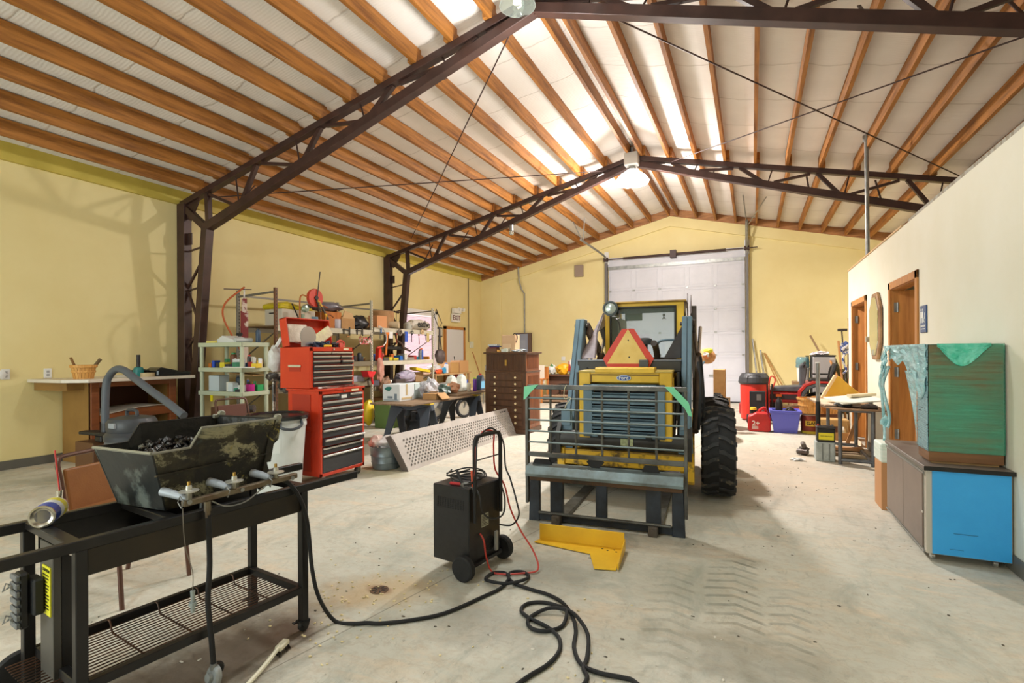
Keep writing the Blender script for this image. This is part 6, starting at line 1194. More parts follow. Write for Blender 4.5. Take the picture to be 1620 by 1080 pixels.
# ---------------- red tool chest, two boxes
TR = M('tool_chest_red',(206,60,26),.38,rgb2=(194,50,20),scale=3,coat=.2); DRW = M('drawer_black',(50,50,54),.4); PULL = M('drawer_pull',(206,204,198),.28,.7)
tc_ = thing('rolling_tool_cabinet', 'red rolling tool cabinet with black drawers on casters', 'tool cabinet', (0,0,0))
fx = -3.97; y0, y1 = 3.855, 4.50
MB().box(-4.43,fx-.02,y0,y1,.09,.975).build('cabinet_shell', TR, tc_, bevel=.006)
fr__ = MB(); fr__.box(fx-.02,fx,y0,y0+.025,.09,.975).box(fx-.02,fx,y1-.03,y1,.09,.975).box(fx-.02,fx,y0,y1,.93,.975).box(fx-.02,fx,y0,y1,.09,.125); fr__.build('face_frame', TR, tc_, bevel=.003)
MB().box(-4.36,-4.10,y0-.006,y0+.0,.60,.93).box(-4.36,-4.10,y0-.006,y0,.14,.55).build('side_recess', M('tool_chest_red_shaded',(168,44,20),.45), tc_)  # flat panels in darker red, recess shade painted into the colour
MB().box(-4.45,fx+.008,y0-.008,y1+.008,.965,.985).build('top_tray_edge', TR, tc_, bevel=.004)
rows = [(.925,.865,2),(.86,.80,1),(.795,.735,1),(.73,.66,1),(.655,.575,1),(.57,.48,1),(.475,.40,1),(.39,.315,1)]
for i,(zt__,zb__,n_) in enumerate(rows):
    parts = [(y0+.03,y1-.035)] if n_ == 1 else [(y0+.03,y0+.25),(y0+.42,y1-.035)]
    out = .03 if i == 6 else (.012 if i in (3,) else .0)
    for a_, b_ in parts:
        d_ = MB().box(fx-.25,fx+.002+out,a_,b_,zb__+.004,zt__-.004).build('drawer', DRW, tc_, bevel=.002); MB().box(fx+.002+out,fx+.016+out,a_,b_,zt__-.026,zt__-.006).build('drawer_pull', PULL, d_, bevel=.004)
    if n_ == 2: MB().box(fx-.02,fx+.002,y0+.25,y0+.42,zb__,zt__).build('centre_drawer', DRW, tc_); MB().box(fx+.002,fx+.005,y0+.29,y0+.37,zb__+.01,zb__+.045).build('white_badge', WHITEP, tc_)
MB().box(fx-.01,fx+.003,y0+.03,y1-.035,.13,.305).build('bottom_panel', M('textured_black',(58,58,60),.6,bump=.2,bscale=90), tc_, bevel=.002)
MB().box(fx+.003,fx+.016,y0+.03,y1-.035,.285,.305).build('drawer_pull', PULL, tc_, bevel=.004)
MB().box(fx+.0,fx+.004,y1-.20,y1-.09,.94,.962).build('oval_badge', M('badge_cream',(230,214,180),.4), tc_, bevel=.008); MB().cyl((fx,y0+.33,.953),(fx+.012,y0+.33,.953),.012,n=12).build('lock', CHROME, tc_)
for x in (-4.38,-4.02):
    for y in (y0+.06,y1-.06):
        w_ = MB().cyl((x-.015,y,.042),(x+.015,y,.042),.042,n=20).build('caster_wheel', M('caster_grey',(70,72,72),.5), tc_, bevel=.004); MB().box(x-.022,x-.016,y-.02,y+.03,.03,.09).box(x+.016,x+.022,y-.02,y+.03,.03,.09).build('caster_fork', GALV, w_)
MB().prism([(3.80,.045),(4.0,.075),(4.55,.075),(4.60,.06),(4.60,.05),(4.0,.05)],'x',-3.95,-3.93).build('floor_bar', BLACKM, tc_) if False else None
uc = thing('tool_chest', 'red top tool chest with lid open and tools heaped inside', 'tool chest', (0,0,0))
ux = -4.10
MB().box(-4.55,ux-.02,3.86,4.48,.987,1.418).build('chest_shell', TR, uc, bevel=.005)
MB().box(ux-.02,ux,3.86,3.885,.987,1.418).box(ux-.02,ux,4.455,4.48,.987,1.418).box(ux-.02,ux,3.86,4.48,1.375,1.418).box(ux-.02,ux,3.86,4.48,.987,1.0).build('face_frame', TR, uc, bevel=.003)
rows = [(1.372,1.335,2),(1.33,1.285,3),(1.28,1.235,4),(1.23,1.175,1),(1.17,1.115,1),(1.11,1.06,1),(1.055,1.005,1)]
for i,(zt__,zb__,n_) in enumerate(rows):
    parts = [(3.89,4.452)] if n_ == 1 else [(3.89,4.13),(4.14,4.452)] if n_ == 2 else [(3.89,4.26),(4.28,4.452)]
    for a_, b_ in parts:
        out = .02 if (n_ == 4 and a_ > 4) else (.01 if i == 3 else 0)
        d_ = MB().box(ux-.25,ux+.002+out,a_,b_,zb__+.003,zt__-.003).build('drawer', DRW, uc, bevel=.002); MB().box(ux+.002+out,ux+.015+out,a_,b_,zt__-.020,zt__-.004).build('drawer_pull', PULL, d_, bevel=.003)
MB().box(ux,ux+.003,4.32,4.40,1.388,1.408).build('oval_badge', M('badge_cream',(230,214,180)), uc, bevel=.008); MB().cyl((ux,4.17,1.396),(ux+.012,4.17,1.396),.011,n=12).build('lock', CHROME, uc)
MB().box(-4.42,-4.24,3.848,3.856,1.21,1.235).build('side_handle', M('handle_cream',(206,196,170),.4,.3), uc, bevel=.004); MB().box(-4.41,-4.25,3.855,3.8605,1.165,1.21).build('handle_recess', M('tool_chest_red_shaded',(168,44,20)), uc)
X = Matrix.Translation((-4.50,0,1.42)) @ Matrix.Rotation(R(-10),4,'Y')
MB().box(-.012,0,3.86,4.48,0,.31,X).box(0,.09,3.86,3.872,0,.31,X).box(0,.09,4.468,4.48,0,.31,X).box(0,.09,3.86,4.48,.298,.31,X).build('open_lid', TR, uc, bevel=.003)
MB().cyl(X @ Vector((.06,3.87,.06)),X @ Vector((.16,4.0,.0)),.003,n=6).build('lid_stay', GALV, uc)
ML = M('plastic_sleeve',(216,206,190),.3,rgb2=(176,158,140),scale=6,bump=.6,bscale=12)
P2('plastic_parts_bag', MB().cb((-4.45,4.01,1.57),(.02,.26,.20),(0,R(-10),0)), ML, 'clear plastic bag of parts taped inside the left half of the open lid', 'bag', bevel=.006)
P2('plastic_manual_bag', MB().cb((-4.38,4.29,1.55),(.03,.30,.12),(R(28),R(-10),0)), M('manual_cream',(214,208,160),.35,rgb2=(196,176,150),scale=5,bump=.5,bscale=14), 'cream packet lying diagonally inside the right half of the open lid', 'packet', bevel=.01)
P2('circular_saw_blade', MB().cyl((-4.27,3.98,1.535),(-4.262,3.98,1.535),.105,n=40).box(-4.27,-4.26,3.89,4.07,1.425,1.50), M('blade_silver',(186,184,188),.3,.8), 'round silver saw blade standing in the open top chest', 'saw blade')
for i,(y,z,r_,c_,lb) in enumerate(((4.08,1.445,(.06,.08,.03),(50,62,84),'navy cable tangle in the open chest, left of the yellow tool'),(4.17,1.45,(.05,.05,.035),(40,60,80),'dark blue tool grip in the open chest beside the cables'),(4.30,1.445,(.05,.06,.03),(60,58,62),'dark tool bundle right of centre in the open chest'))):
    P2('tool_heap', MB().blob((-4.22,y,z),r_,seed=i+3,amp=.8,freq=2.5), M('heap_%d'%i,c_,.5), lb, 'tools')
P2('yellow_knife', MB().cb((-4.14,4.13,1.433),(.03,.12,.025),(0,0,.2)), M('knife_yellow',(232,180,36),.4), 'yellow utility knife on the front lip of the open chest', 'knife', bevel=.006)
P2('red_saw_handle', MB().tube([Vector((-4.2,4.38,1.46))+Vector((0,.055*math.cos(a),.035*math.sin(a))) for a in [2*math.pi*i/16 for i in range(16)]],.012,6,closed=True).cyl((-4.23,4.35,1.445),(-4.17,4.36,1.445),.03,n=14), M('coral_red',(206,84,72),.4), 'coral red round tool handle at the right of the open chest', 'tool', smooth=True)
carton(-4.34,-4.22,4.40,4.47,1.42,1.47,(206,166,116),'tan cardboard sleeve at the right end inside the open chest')
P2('loose_wrenches', MB().cb((-4.05,4.15,.992),(.05,.34,.012),(0,0,.1)).cb((-4.03,4.30,.998),(.03,.28,.012),(0,0,-.15)).cb((-4.06,4.0,.998),(.04,.18,.014),(0,0,.3)).blob((-4.04,4.42,1.0),(.03,.05,.012),seed=4), M('wrench_mix',(176,166,160),.35,.6,rgb2=(140,60,50),scale=14), 'loose wrenches spread on the ledge between the two red chests', 'wrenches')
P2('white_plastic_bag', MB().blob((-4.65,3.89,1.30),(.07,.085,.145),seed=8,amp=.18,freq=2.6).tube([(-4.65,3.89,1.41),(-4.61,3.90,1.47),(-4.57,3.90,1.52)],.022,6), M('bag_white',(222,222,222),.3,rgb2=(196,196,190),scale=5,bump=.7,bscale=10), 'white plastic bag hanging on the left side of the red top chest', 'bag', smooth=True)
P2('tripod_work_light', MB().cyl((-5.2,4.32,0),(-5.2,4.32,1.05),.02,n=8).blob((-5.2,4.32,1.08),(.09,.09,.06),seed=4,amp=.25).blob((-5.08,4.38,.98),(.07,.07,.10),seed=6,amp=.4), M('dark_machine',(70,66,62),.4,.4,rgb2=(150,140,126),scale=14,lo=.45,hi=.4), 'dark grinder with silver guard between plastic shelves and red chest', 'grinder')
# ---------------- galvanized tub with bag
gt = thing('galvanized_tub', 'ribbed galvanized metal tub on the floor between tool cabinet and ramp', 'tub', (-3.93,4.83,0))
MB().lathe([(.15,0),(.16,.005),(.168,.07),(.174,.075),(.170,.085),(.176,.15),(.182,.155),(.178,.165),(.184,.25),(.19,.258),(.182,.262),(.172,.24),(.16,.06),(.0001,.05)],n=44).build('tub_wall', M('tub_galvanized',(140,152,158),.4,.65,rgb2=(108,120,126),scale=8,lo=.3,hi=.7), gt, smooth=True)
P2('white_bag_in_tub', MB().blob((-3.91,4.86,.285),(.145,.14,.09),seed=5,amp=.35,freq=2.0), M('bag_white',(222,222,222)), 'bunched white plastic bag filling the right of the galvanized tub', 'bag', smooth=True)
P2('printed_bag_in_tub', MB().blob((-4.02,4.76,.29),(.08,.08,.09),seed=15,amp=.4,freq=2.0), M('bag_pinkish',(206,186,176),.4,rgb2=(190,70,60),scale=7,lo=.34,hi=.38), 'pinkish printed bag at the left of the galvanized tub', 'bag', smooth=True)
# ---------------- perforated aluminium ramp on its edge
rp_ = thing('loading_ramp', 'long silver perforated metal ramp standing on edge on the floor', 'ramp', (-3.55,4.72,0.0))
RX = Matrix.Rotation(R(-22),4,'Y'); L_, H_ = 3.10, .455
ALU = M('ramp_aluminium',(206,200,196),.45,.3,rgb2=(184,178,174),scale=5,lo=.3,hi=.7)
def ramp_plate():
    mb = MB(); nc, nr = 46, 9; a0, a1, b0, b1 = .09, L_-.06, .045, H_-.075
    cw_, ch_ = (a1-a0)/(nc+.5), (b1-b0)/nr
    def pt(a, b): return RX @ Vector((0, a, b))
    for r_ in range(nr):
        off = (cw_/2 if r_ % 2 else 0); zb, zt__ = b0+r_*ch_, b0+(r_+1)*ch_
        if off: mb.add([pt(a0,zb),pt(a0+off,zb),pt(a0+off,zt__),pt(a0,zt__)],[(0,1,2,3)])
        else: mb.add([pt(a1-cw_/2,zb),pt(a1,zb),pt(a1,zt__),pt(a1-cw_/2,zt__)],[(0,1,2,3)])
        for c_ in range(nc):
            ya = a0+off+c_*cw_; yb = ya+cw_; yc, zc = (ya+yb)/2, (zb+zt__)/2
            outer = [(yb,zc),(yb,zt__),(yc,zt__),(ya,zt__),(ya,zc),(ya,zb),(yc,zb),(yb,zb)]
            inner = [(yc+.0152*math.cos(k*math.pi/4), zc+.0152*math.sin(k*math.pi/4)) for k in range(8)]
            lip = [(yc+.0135*math.cos(k*math.pi/4), zc+.0135*math.sin(k*math.pi/4)) for k in range(8)]
            v = [pt(*p) for p in outer]+[pt(*p) for p in inner]+[pt(*p)+(RX @ Vector((.006,0,0))) for p in lip]+[pt(*p)+(RX @ Vector((-.012,0,0))) for p in lip]
            f = []
            for k in range(8): l = (k+1) % 8; f += [(k,l,8+l,8+k),(8+k,8+l,16+l,16+k),(16+k,16+l,24+l,24+k)]
            mb.add(v, f)
    mb.add([pt(.03,.0),pt(L_+.06,.0),pt(L_+.06,b0),pt(.03,b0)],[(0,1,2,3)]); mb.add([pt(-.04,b1),pt(L_-.03,b1),pt(L_-.06,H_),pt(-.08,H_)],[(0,1,2,3)])
    mb.add([pt(.03,b0),pt(a0,b0),pt(a0,b1),pt(-.04,b1)],[(0,1,2,3)]); mb.add([pt(a1,b0),pt(L_+.06,b0),pt(L_+.0,b1),pt(a1,b1)],[(0,1,2,3)])
    return mb
ramp_plate().build('perforated_deck', ALU, rp_)
MB().box(-.075,-.001,.03,L_+.06,.0,.010,RX).build('bottom_lip', ALU, rp_); MB().box(-.075,-.001,-.08,L_-.06,H_-.008,H_,RX).build('top_lip', ALU, rp_)
MB().prism([(.03,0),(.03,.012),(-.08+.012,H_),(-.08,H_)],'x',-.075,-.0,RX).build('end_lip', M('ramp_edge_dark',(110,100,94),.5,.5), rp_)
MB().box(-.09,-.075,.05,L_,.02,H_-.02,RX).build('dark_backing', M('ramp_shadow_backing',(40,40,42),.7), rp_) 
MB().box(.0005,.002,L_-.42,L_-.40,H_-.06,H_-.035,RX).box(.0005,.002,L_-.37,L_-.32,H_-.055,H_-.035,RX).box(.0005,.002,L_-.29,L_-.22,H_-.05,H_-.035,RX).build('worn_marking', M('ink_black',(30,28,26)), rp_)
# ---------------- sawhorses and plank top
SH = M('sawhorse_grey',(74,82,94),.55); SHY = M('sawhorse_yellow',(240,204,40),.45)
def sawhorse(x0, x1, y, lb):
    s_ = thing('sawhorse', lb, 'sawhorse', ((x0+x1)/2, y, 0)); w_ = (x1-x0)/2
    MB().prism([(-w_,.50),(w_,.50),(w_-.02,.60),(-w_+.02,.60)],'y',-.045,.045).build('top_beam', SH, s_, bevel=.008)
    MB().box(-w_+.02,-w_+.20,-.05,.05,.585,.612).box(w_-.20,w_-.02,-.05,.05,.585,.612).build('yellow_pad', SHY, s_, bevel=.006)
    for sx_ in (-1,1):
        for sy_ in (-1,1):
            MB().prism([(sx_*w_,0),(sx_*(w_-.08),0),(sx_*(w_-.17),.40),(sx_*(w_-.26),.52),(sx_*(w_-.02),.58)],'y',-.012,.012,Matrix.Translation((0,sy_*.03,0)) @ Matrix.Shear('XY',4,(0,0)) @ Matrix(((1,0,0,0),(0,1,-sy_*.34,sy_*.20),(0,0,1,0),(0,0,0,1)))).build('leg', SH, s_, bevel=.006)
    return s_
sawhorse(-5.0,-4.24,6.28,'dark plastic sawhorse with yellow pads nearer to the red tool cabinet'); sawhorse(-5.1,-4.36,7.92,'dark plastic sawhorse with yellow pads nearer to the tall wooden chest')
PLK = M('stained_plank',(150,124,96),.7,rgb2=(110,90,68),scale=4,stretch=(5,.6,5),lo=.3,hi=.7)
P2('plywood_plank', MB().box(-5.0,-4.26,5.78,7.50,.613,.637), PLK, 'stained plywood plank lying across the nearer sawhorse', 'board', bevel=.003)
P2('plywood_plank', MB().box(-4.95,-4.36,7.15,8.72,.639,.668), M('pale_plank',(170,144,116),.7,rgb2=(140,118,92),scale=4), 'paler plywood plank overlapping the other and carrying the jugs', 'board', bevel=.003)
# things on the planks
wbx = P2('white_carton', MB().box(-5.02,-4.71,6.10,6.46,.638,.885), M('white_carton',(222,228,230),.6,rgb2=(212,220,224),scale=2), 'big white carton with green print at the near end of the planks', 'box', bevel=.003)
MB().box(-5.0,-4.73,6.094,6.10,.655,.662).box(-4.93,-4.84,6.0935,6.10,.68,.71).box(-4.80,-4.76,6.0935,6.10,.66,.75).build('printed_lines', M('print_grey',(120,136,150),.6), wbx)
MB().blob((-4.92,6.095,.82),(.06,.004,.03),seed=3,amp=.6,sub=2).build('green_logo', M('logo_teal',(40,120,110),.5), wbx)
MB().box(-4.71,-4.704,6.15,6.40,.66,.69).box(-4.71,-4.704,6.25,6.29,.72,.885).build('tape_and_print', M('tape_tan',(196,176,136)), wbx)
carton(-5.05,-4.80,6.60,6.95,.638,.87,(204,216,212),'white-green carton behind the big white carton on the planks')
P2('crinkled_bag', MB().blob((-4.62,6.74,.80),(.13,.17,.14),seed=11,amp=.5,freq=2.4), M('crinkle',(206,206,212),.2,rgb2=(150,150,158),scale=7,bump=1,bscale=10), 'crinkled clear plastic bag on the planks behind the white carton', 'bag')
P2('flap_carton', MB().box(-4.58,-4.34,6.50,6.76,.638,.73).prism([(-4.34,.73),(-4.24,.64),(-4.235,.65),(-4.335,.74)],'y',6.52,6.74), CARD, 'open cardboard carton with flap down at the plank front edge', 'box')
P2('green_bag', MB().blob((-4.60,7.10,.74),(.12,.12,.11),seed=21,amp=.4,freq=2.0,flat=.9), M('bag_green_grey',(70,92,84),.4,rgb2=(120,136,140),scale=5,bump=.5,bscale=10), 'dark green plastic bag on the planks left of the peach bag', 'bag', smooth=True)
P2('peach_bag', MB().blob((-4.58,7.36,.76),(.12,.13,.09),seed=31,amp=.45,freq=2.0,flat=.9), M('bag_peach',(206,160,126),.5,rgb2=(186,128,96),scale=5,bump=.4,bscale=10), 'peach coloured bag on the planks before the white jugs', 'bag', smooth=True)
def jug(x,y,z,w_,h_,c_,capc,lab,fill=None,rz=90):
    j = thing('jug', lab, 'jug', (x,y,z), rz)
    prof = [(-w_,0),(w_,0),(w_*1.02,.02),(w_,h_*.62),(w_*.55,h_*.86),(w_*.25,h_*.92),(-w_*.25,h_*.92),(-w_*.55,h_*.86),(-w_,h_*.62),(-w_*1.02,.02)]
    MB().prism(prof,'y',-w_*.62,w_*.62).build('jug_body', M('jug_%d_%d_%d'%c_,c_,.35), j, bevel=w_*.25, seg=3)
    MB().cyl((0,0,h_*.90),(0,0,h_),w_*.28,n=14).build('cap', M('pack_%d_%d_%d'%capc,capc,.4), j)
    MB().tube(smoothpath([(w_*.45,0,h_*.84),(w_*1.05,0,h_*.80),(w_*1.12,0,h_*.55),(w_*.95,0,h_*.42)],4),w_*.13,8).build('jug_handle', M('jug_%d_%d_%d'%c_,c_,.35), j, smooth=True)
    if fill: MB().prism([(-w_*.8,.04),(w_*.8,.04),(w_*.78,h_*.55),(-w_*.78,h_*.55)],'y',-w_*.66,-w_*.61).build('front_label', M('pack_%d_%d_%d'%fill,fill,.4), j)
    return j
jug(-4.72,7.55,.67,.10,.30,(222,226,218),(210,214,206),'translucent white jug on the planks, left of the pair behind the peach bag'); jug(-4.66,7.78,.67,.10,.31,(226,230,222),(206,220,220),'translucent white jug on the planks, right of the pair behind the peach bag')
can(-4.52,7.80,.67,.035,.17,(206,200,180),'cream tube standing in front of the white jugs','bottle','bottle'); can(-4.60,7.93,.67,.03,.14,(60,60,66),'dark short can between cream tube and purple spray can')
can(-4.50,7.98,.67,.034,.24,(110,60,160),'purple spray can with lime green cap on the planks',cap_=(170,220,30))
jug(-4.48,8.15,.67,.085,.30,(70,84,104),(206,60,60),'blue-grey screenwash jug with pale blue label on the planks',(120,190,226)); jug(-4.48,8.42,.67,.085,.30,(226,206,150),(60,70,150),'milky jug of amber liquid at the far end of the planks',(232,228,214))
can(-4.85,7.98,.67,.04,.22,(226,230,232),'white bottle with blue cap behind the dark can on the planks','bottle','bottle',cap_=(30,70,190)); can(-4.85,8.18,.67,.045,.20,(232,232,228),'white bottle behind the screenwash jug','bottle','bottle',cap_=(40,90,200))
tag(MB().cyl((-4.45,8.72,.65),(-4.40,8.80,.60),.05,n=14).build('caster_wheel', RUBBER), 'black caster hooked on the far end of the planks', 'wheel')
# under the planks
bkp = P2('black_tool_bag', MB().blob((-4.95,6.85,.22),(.20,.24,.22),seed=41,amp=.5,freq=2.2,flat=.98), M('bag_navy_black',(34,40,50),.5,rgb2=(70,78,88),scale=8,lo=.5,hi=.7), 'navy black tool bag on the floor under the planks', 'bag', smooth=True)
MB().tube(smoothpath([(-4.85,6.70,.38),(-4.80,6.72,.48),(-4.80,6.90,.50),(-4.85,7.0,.40)],4),.012,6).build('bag_handle', BLACKP, bkp)
P2('coiled_lead', MB().tube([(-4.72+.08*math.cos(a*.7)*(1+.02*a),6.95+.10*math.sin(a*.7),.02+.012*a) for a in range(0,24)],.012,6), M('lead_dark',(52,56,52),.6), 'dark coiled lead on the floor beside the navy tool bag', 'cable')
P2('olive_case', MB().box(-6.20,-5.85,7.30,7.62,0,.48), M('olive_green_case',(96,122,62),.6), 'olive green metal case standing under the racks near the ramp', 'case', bevel=.006)
carton(-5.95,-5.60,7.55,7.9,0,.42,(176,140,98),'brown carton on the floor behind the nearer sawhorse')
whl = thing('wheelbarrow', 'steel wheeled cart with big spoked wheels beyond the sawhorses', 'cart', (-5.45,9.2,0))
for (x,y,r_) in ((0,0,.20),(-.35,-.55,.24)):
    Xw = Matrix.Translation((x,y,r_)) @ Matrix.Rotation(R(90),4,'Y') @ Matrix.Rotation(R(25),4,'X')
    tw_ = MB().lathe([(r_*.72,-.03),(r_*.9,-.04),(r_,-.02),(r_,.02),(r_*.9,.04),(r_*.72,.03)],n=32,X=Xw,cap=False).build('wheel', RUBBER, whl, smooth=True); MB().lathe([(r_*.72,-.02),(r_*.72,.02)],n=32,X=Xw,cap=False).lathe([(r_*.70,.0),(.0001,.008)],n=32,X=Xw,cap=False).build('hub_disc', M('hub_cream',(176,172,160),.4,.4), tw_, smooth=True)
MB().tube(smoothpath([(0,0,.2),(-.1,-.1,.42),(-.3,-.35,.46),(-.35,-.55,.24)],4),.02,8).tube([(0,0,.2),(.12,.05,.48)],.018,8).build('frame_tube', GALV, whl, smooth=True)
MB().blob((-.25,-.35,.28),(.16,.16,.14),seed=6,amp=.4).build('engine', GREYP, whl)
# ---------------- tall chest of drawers
cd_ = thing('chest_of_drawers', 'tall dark wooden chest of drawers with fluted doors behind the ramp', 'chest', (0,0,0))
CHW = M('dark_chest_wood',(92,58,30),.4,rgb2=(66,38,18),scale=3,stretch=(6,6,.8),lo=.3,hi=.7); CHS = M('chest_side_wood',(140,80,38),.4,rgb2=(108,56,24),scale=3,stretch=(6,6,.6),lo=.3,hi=.7)
MB().box(-4.13,-3.37,7.70,8.30,.06,1.02).build('lower_case', CHS, cd_, bevel=.004); MB().box(-4.12,-3.38,7.715,8.29,1.04,1.33).build('upper_case', CHS, cd_, bevel=.004)
for q_ in ((-4.15,-3.35,7.68,8.32,0,.08),(-4.14,-3.36,7.69,8.31,1.015,1.045),(-4.16,-3.34,7.67,8.33,1.33,1.358)): MB().box(*q_).build('moulding', CHW, cd_, bevel=.008, seg=2)
MB().box(-4.13,-3.37,7.692,7.70,.08,1.015).box(-4.12,-3.38,7.705,7.715,1.045,1.33).build('front_face', CHW, cd_)
fl_ = MB()
for k in range(26): fl_.box(-4.10+k*.0272,-4.084+k*.0272,7.697,7.705,1.06,1.315)
fl_.build('fluted_doors', CHW, cd_, bevel=.003)
fl_ = MB()
for k in range(18): fl_.box(-3.3805,-3.373,7.78+k*.026,7.794+k*.026,1.08,1.31)
for k in range(18): fl_.box(-3.371,-3.364,7.78+k*.026,7.794+k*.026,.14,.96)
fl_.build('fluted_side', CHS, cd_)
MB().box(-3.76,-3.72,7.690,7.697,1.13,1.23).build('brass_escutcheon', M('brass',(176,140,70)), cd_, bevel=.004)
for k in range(8):
    zt__ = .985-.108*k; d_ = MB().box(-4.04,-3.44,7.680,7.692,zt__-.098,zt__).build('drawer', CHW, cd_, bevel=.004)
    for x in (-3.94,-3.56): MB().lathe([(.0001,0),(.018,.003),(.020,.014),(.008,.024)],n=12,X=Matrix.Translation((x,7.662,zt__-.05)) @ Matrix.Rotation(R(-90),4,'X')).build('knob', M('knob_cream',(232,214,168),.3,.3), d_, smooth=True)
t_ = P2('beige_carton', MB().box(-3.89,-3.64,7.85,8.05,1.36,1.65), M('beige_carton',(206,170,132),.7), 'upright beige carton on top of the tall chest', 'box', bevel=.004); MB().box(-3.875,-3.72,7.846,7.85,1.36,1.50).build('lower_panel', M('beige_carton_panel',(220,188,150),.7), t_)
MB().tube(smoothpath([(-3.7,7.9,1.65),(-3.66,7.9,1.68),(-3.62,7.9,1.62),(-3.63,7.88,1.52)],4),.008,6).build('cable', BLACKP, t_)
for i,(x0_,x1_,z0_,z1_,c_,lb) in enumerate(((-4.13,-3.93,1.36,1.42,(110,76,50),'brown book lowest in the left stack on the tall chest'),(-4.11,-3.94,1.42,1.445,(110,40,40),'dark red book in the left stack on the tall chest'),(-4.09,-3.90,1.445,1.465,(50,74,140),'blue book in the left stack on the tall chest'),(-4.09,-3.93,1.465,1.49,(190,196,200),'pale grey book topmost of the left stack on the tall chest'),(-3.98,-3.88,1.36,1.40,(232,176,90),'orange-yellow box in front of the stack on the tall chest'),(-3.86,-3.80,1.36,1.41,(226,230,220),'small white box before the beige carton, left one'),(-3.79,-3.73,1.36,1.42,(214,222,206),'small white box before the beige carton, right one'))):
    carton(x0_,x1_,7.72+.02*(i%3),7.86,z0_,z1_,c_,lb,'book' if i < 4 else 'box','book' if i < 4 else 'carton',bev=.002)
P2('cloth_and_bottles', MB().blob((-3.56,7.85,1.375),(.11,.07,.03),seed=3,amp=.8,flat=.5), M('cloth_blue',(150,176,196),.6,rgb2=(206,206,200),scale=14), 'small pale blue heap on the right of the chest top', 'cloth')
# ---------------- steel storage racks along the left wall
WS = M('cream_rack_steel',(206,200,180),.45,.1,rgb2=(190,184,164),scale=4); BS = M('brown_rack_steel',(112,74,50),.5,.1)
def rack(y0, y1, lb, zs, first=True, last_mat=WS, zt=2.38):
    r_ = thing('storage_rack', lb, 'rack', (0,0,0)); xf, xb = -6.69, -7.55
    def post(x, y, mat):
        MB().box(x-.022,x+.022,y-.022,y+.022,0,zt).build('upright_post', mat, r_, bevel=.003)
        h = MB()
        for k in range(44): h.box(x+.0215,x+.0235,y-.006,y+.006,.08+k*.052,.105+k*.052)
        h.build('slot_strip', M('slot_dark',(70,62,50),.8), r_)
    for y, mt_ in ((y0, BS if first else None),(y1, last_mat)):
        if mt_ is None: continue
        post(xf, y, mt_); post(xb, y, M('rack_post_rear',(150,146,136),.5,.2))
        for q_ in ((zt-.06,zt-.10,.03,.03),(1.70,1.2,.025,.012),(.9,.4,.025,.012)): MB().bar((xf,y,q_[0]),(xb,y,q_[1]),q_[2],q_[3]).build('end_brace', M('brace_grey',(128,124,114),.45,.4), r_)
    MB().bar((xb,y0,zt-.08),(xb,y1,zt-.06),.03,.03).build('top_rear_rail', M('brace_grey',(128,124,114)), r_)
    for i,(z, col) in enumerate(zs):
        MB().box(xf-.02,xf+.02,y0+.02,y1-.02,z-.09,z).build('front_beam', col, r_, bevel=.004); MB().box(xb-.02,xb+.02,y0+.02,y1-.02,z-.09,z).build('rear_beam', col, r_)
        MB().box(xb,xf,y0+.02,y1-.02,z-.018,z-.002).build('shelf_board', M('shelf_board',(120,96,64),.7), r_)
    return r_
GB = M('grey_beam',(120,112,90),.5)
rack(5.60,7.80,'cream and brown steel rack behind the red tool chest', ((1.80,WS),(1.20,GB),(.82,GB),(.22,GB)))
rack(7.845,9.90,'cream slotted steel rack with hanging tools farther along the left wall', ((1.86,WS),(1.20,WS),(.70,GB),(.22,GB)), first=False)
# ---- rack one, top shelf
yb_ = P2('yellow_folded_tarp', MB().prism([(5.80,2.08),(6.48,2.06),(6.48,2.12),(6.2,2.15),(5.95,2.20),(5.80,2.15)],'x',-7.25,-6.82), M('tarp_yellow',(226,206,30),.5,rgb2=(176,156,20),scale=6,stretch=(1,1,8),bump=.6,bscale=8), 'bright yellow folded tarp on top of the file boxes', 'tarp', bevel=.02)
fbx_ = P2('white_file_box', MB().box(-7.20,-6.80,5.82,6.50,1.802,2.075), M('file_box_white',(206,196,178),.6), 'white file box under the yellow tarp on the top shelf', 'box', bevel=.004); MB().box(-6.80,-6.796,5.98,6.18,1.81,1.88).build('box_label', WHITEP, fbx_); MB().box(-7.10,-7.0,5.816,5.82,2.0,2.02).build('hand_hole', BLACKP, fbx_)
bw = thing('bow_saw', 'large bow saw with orange-brown frame hanging left of the racks', 'saw', (-6.95,5.28,0))
MB().tube(smoothpath([(0,-.05,1.35),(-.03,-.20,1.62),(-.05,-.33,1.90),(-.04,-.30,2.10),(.0,-.10,2.30),(.0,-.02,2.36)],5),.014,8).build('tubular_frame', M('saw_orange',(176,84,34),.4), bw, smooth=True); MB().bar((.0,-.02,2.36),(0,-.05,1.35),.003,.025,(0,1,0)).build('saw_blade', GALV, bw)
MB().bar((0,-.35,2.30),(0,.10,2.34),.014,.014).build('hanging_bar', STEELD, bw)
P2('flag_board', MB().box(-6.96,-6.945,5.20,5.32,1.20,2.0).box(-6.96,-6.944,5.22,5.30,2.0,2.20), M('maroon_board',(206,190,176),.6,rgb2=(120,30,30),scale=2.5,lo=.5,hi=.53), 'tall white and maroon board standing left of the rack beside the bow saw', 'board')
P2('black_cane', MB().cyl((-6.62,5.85,2.15),(-6.62,6.05,1.80),.010,n=8), BLACKP, 'thin black cane leaning against the file box', 'cane')
rl = thing('cord_reel', 'red round cord reel hung over hand tools on top of the rack', 'reel', (-6.60,6.30,2.28))
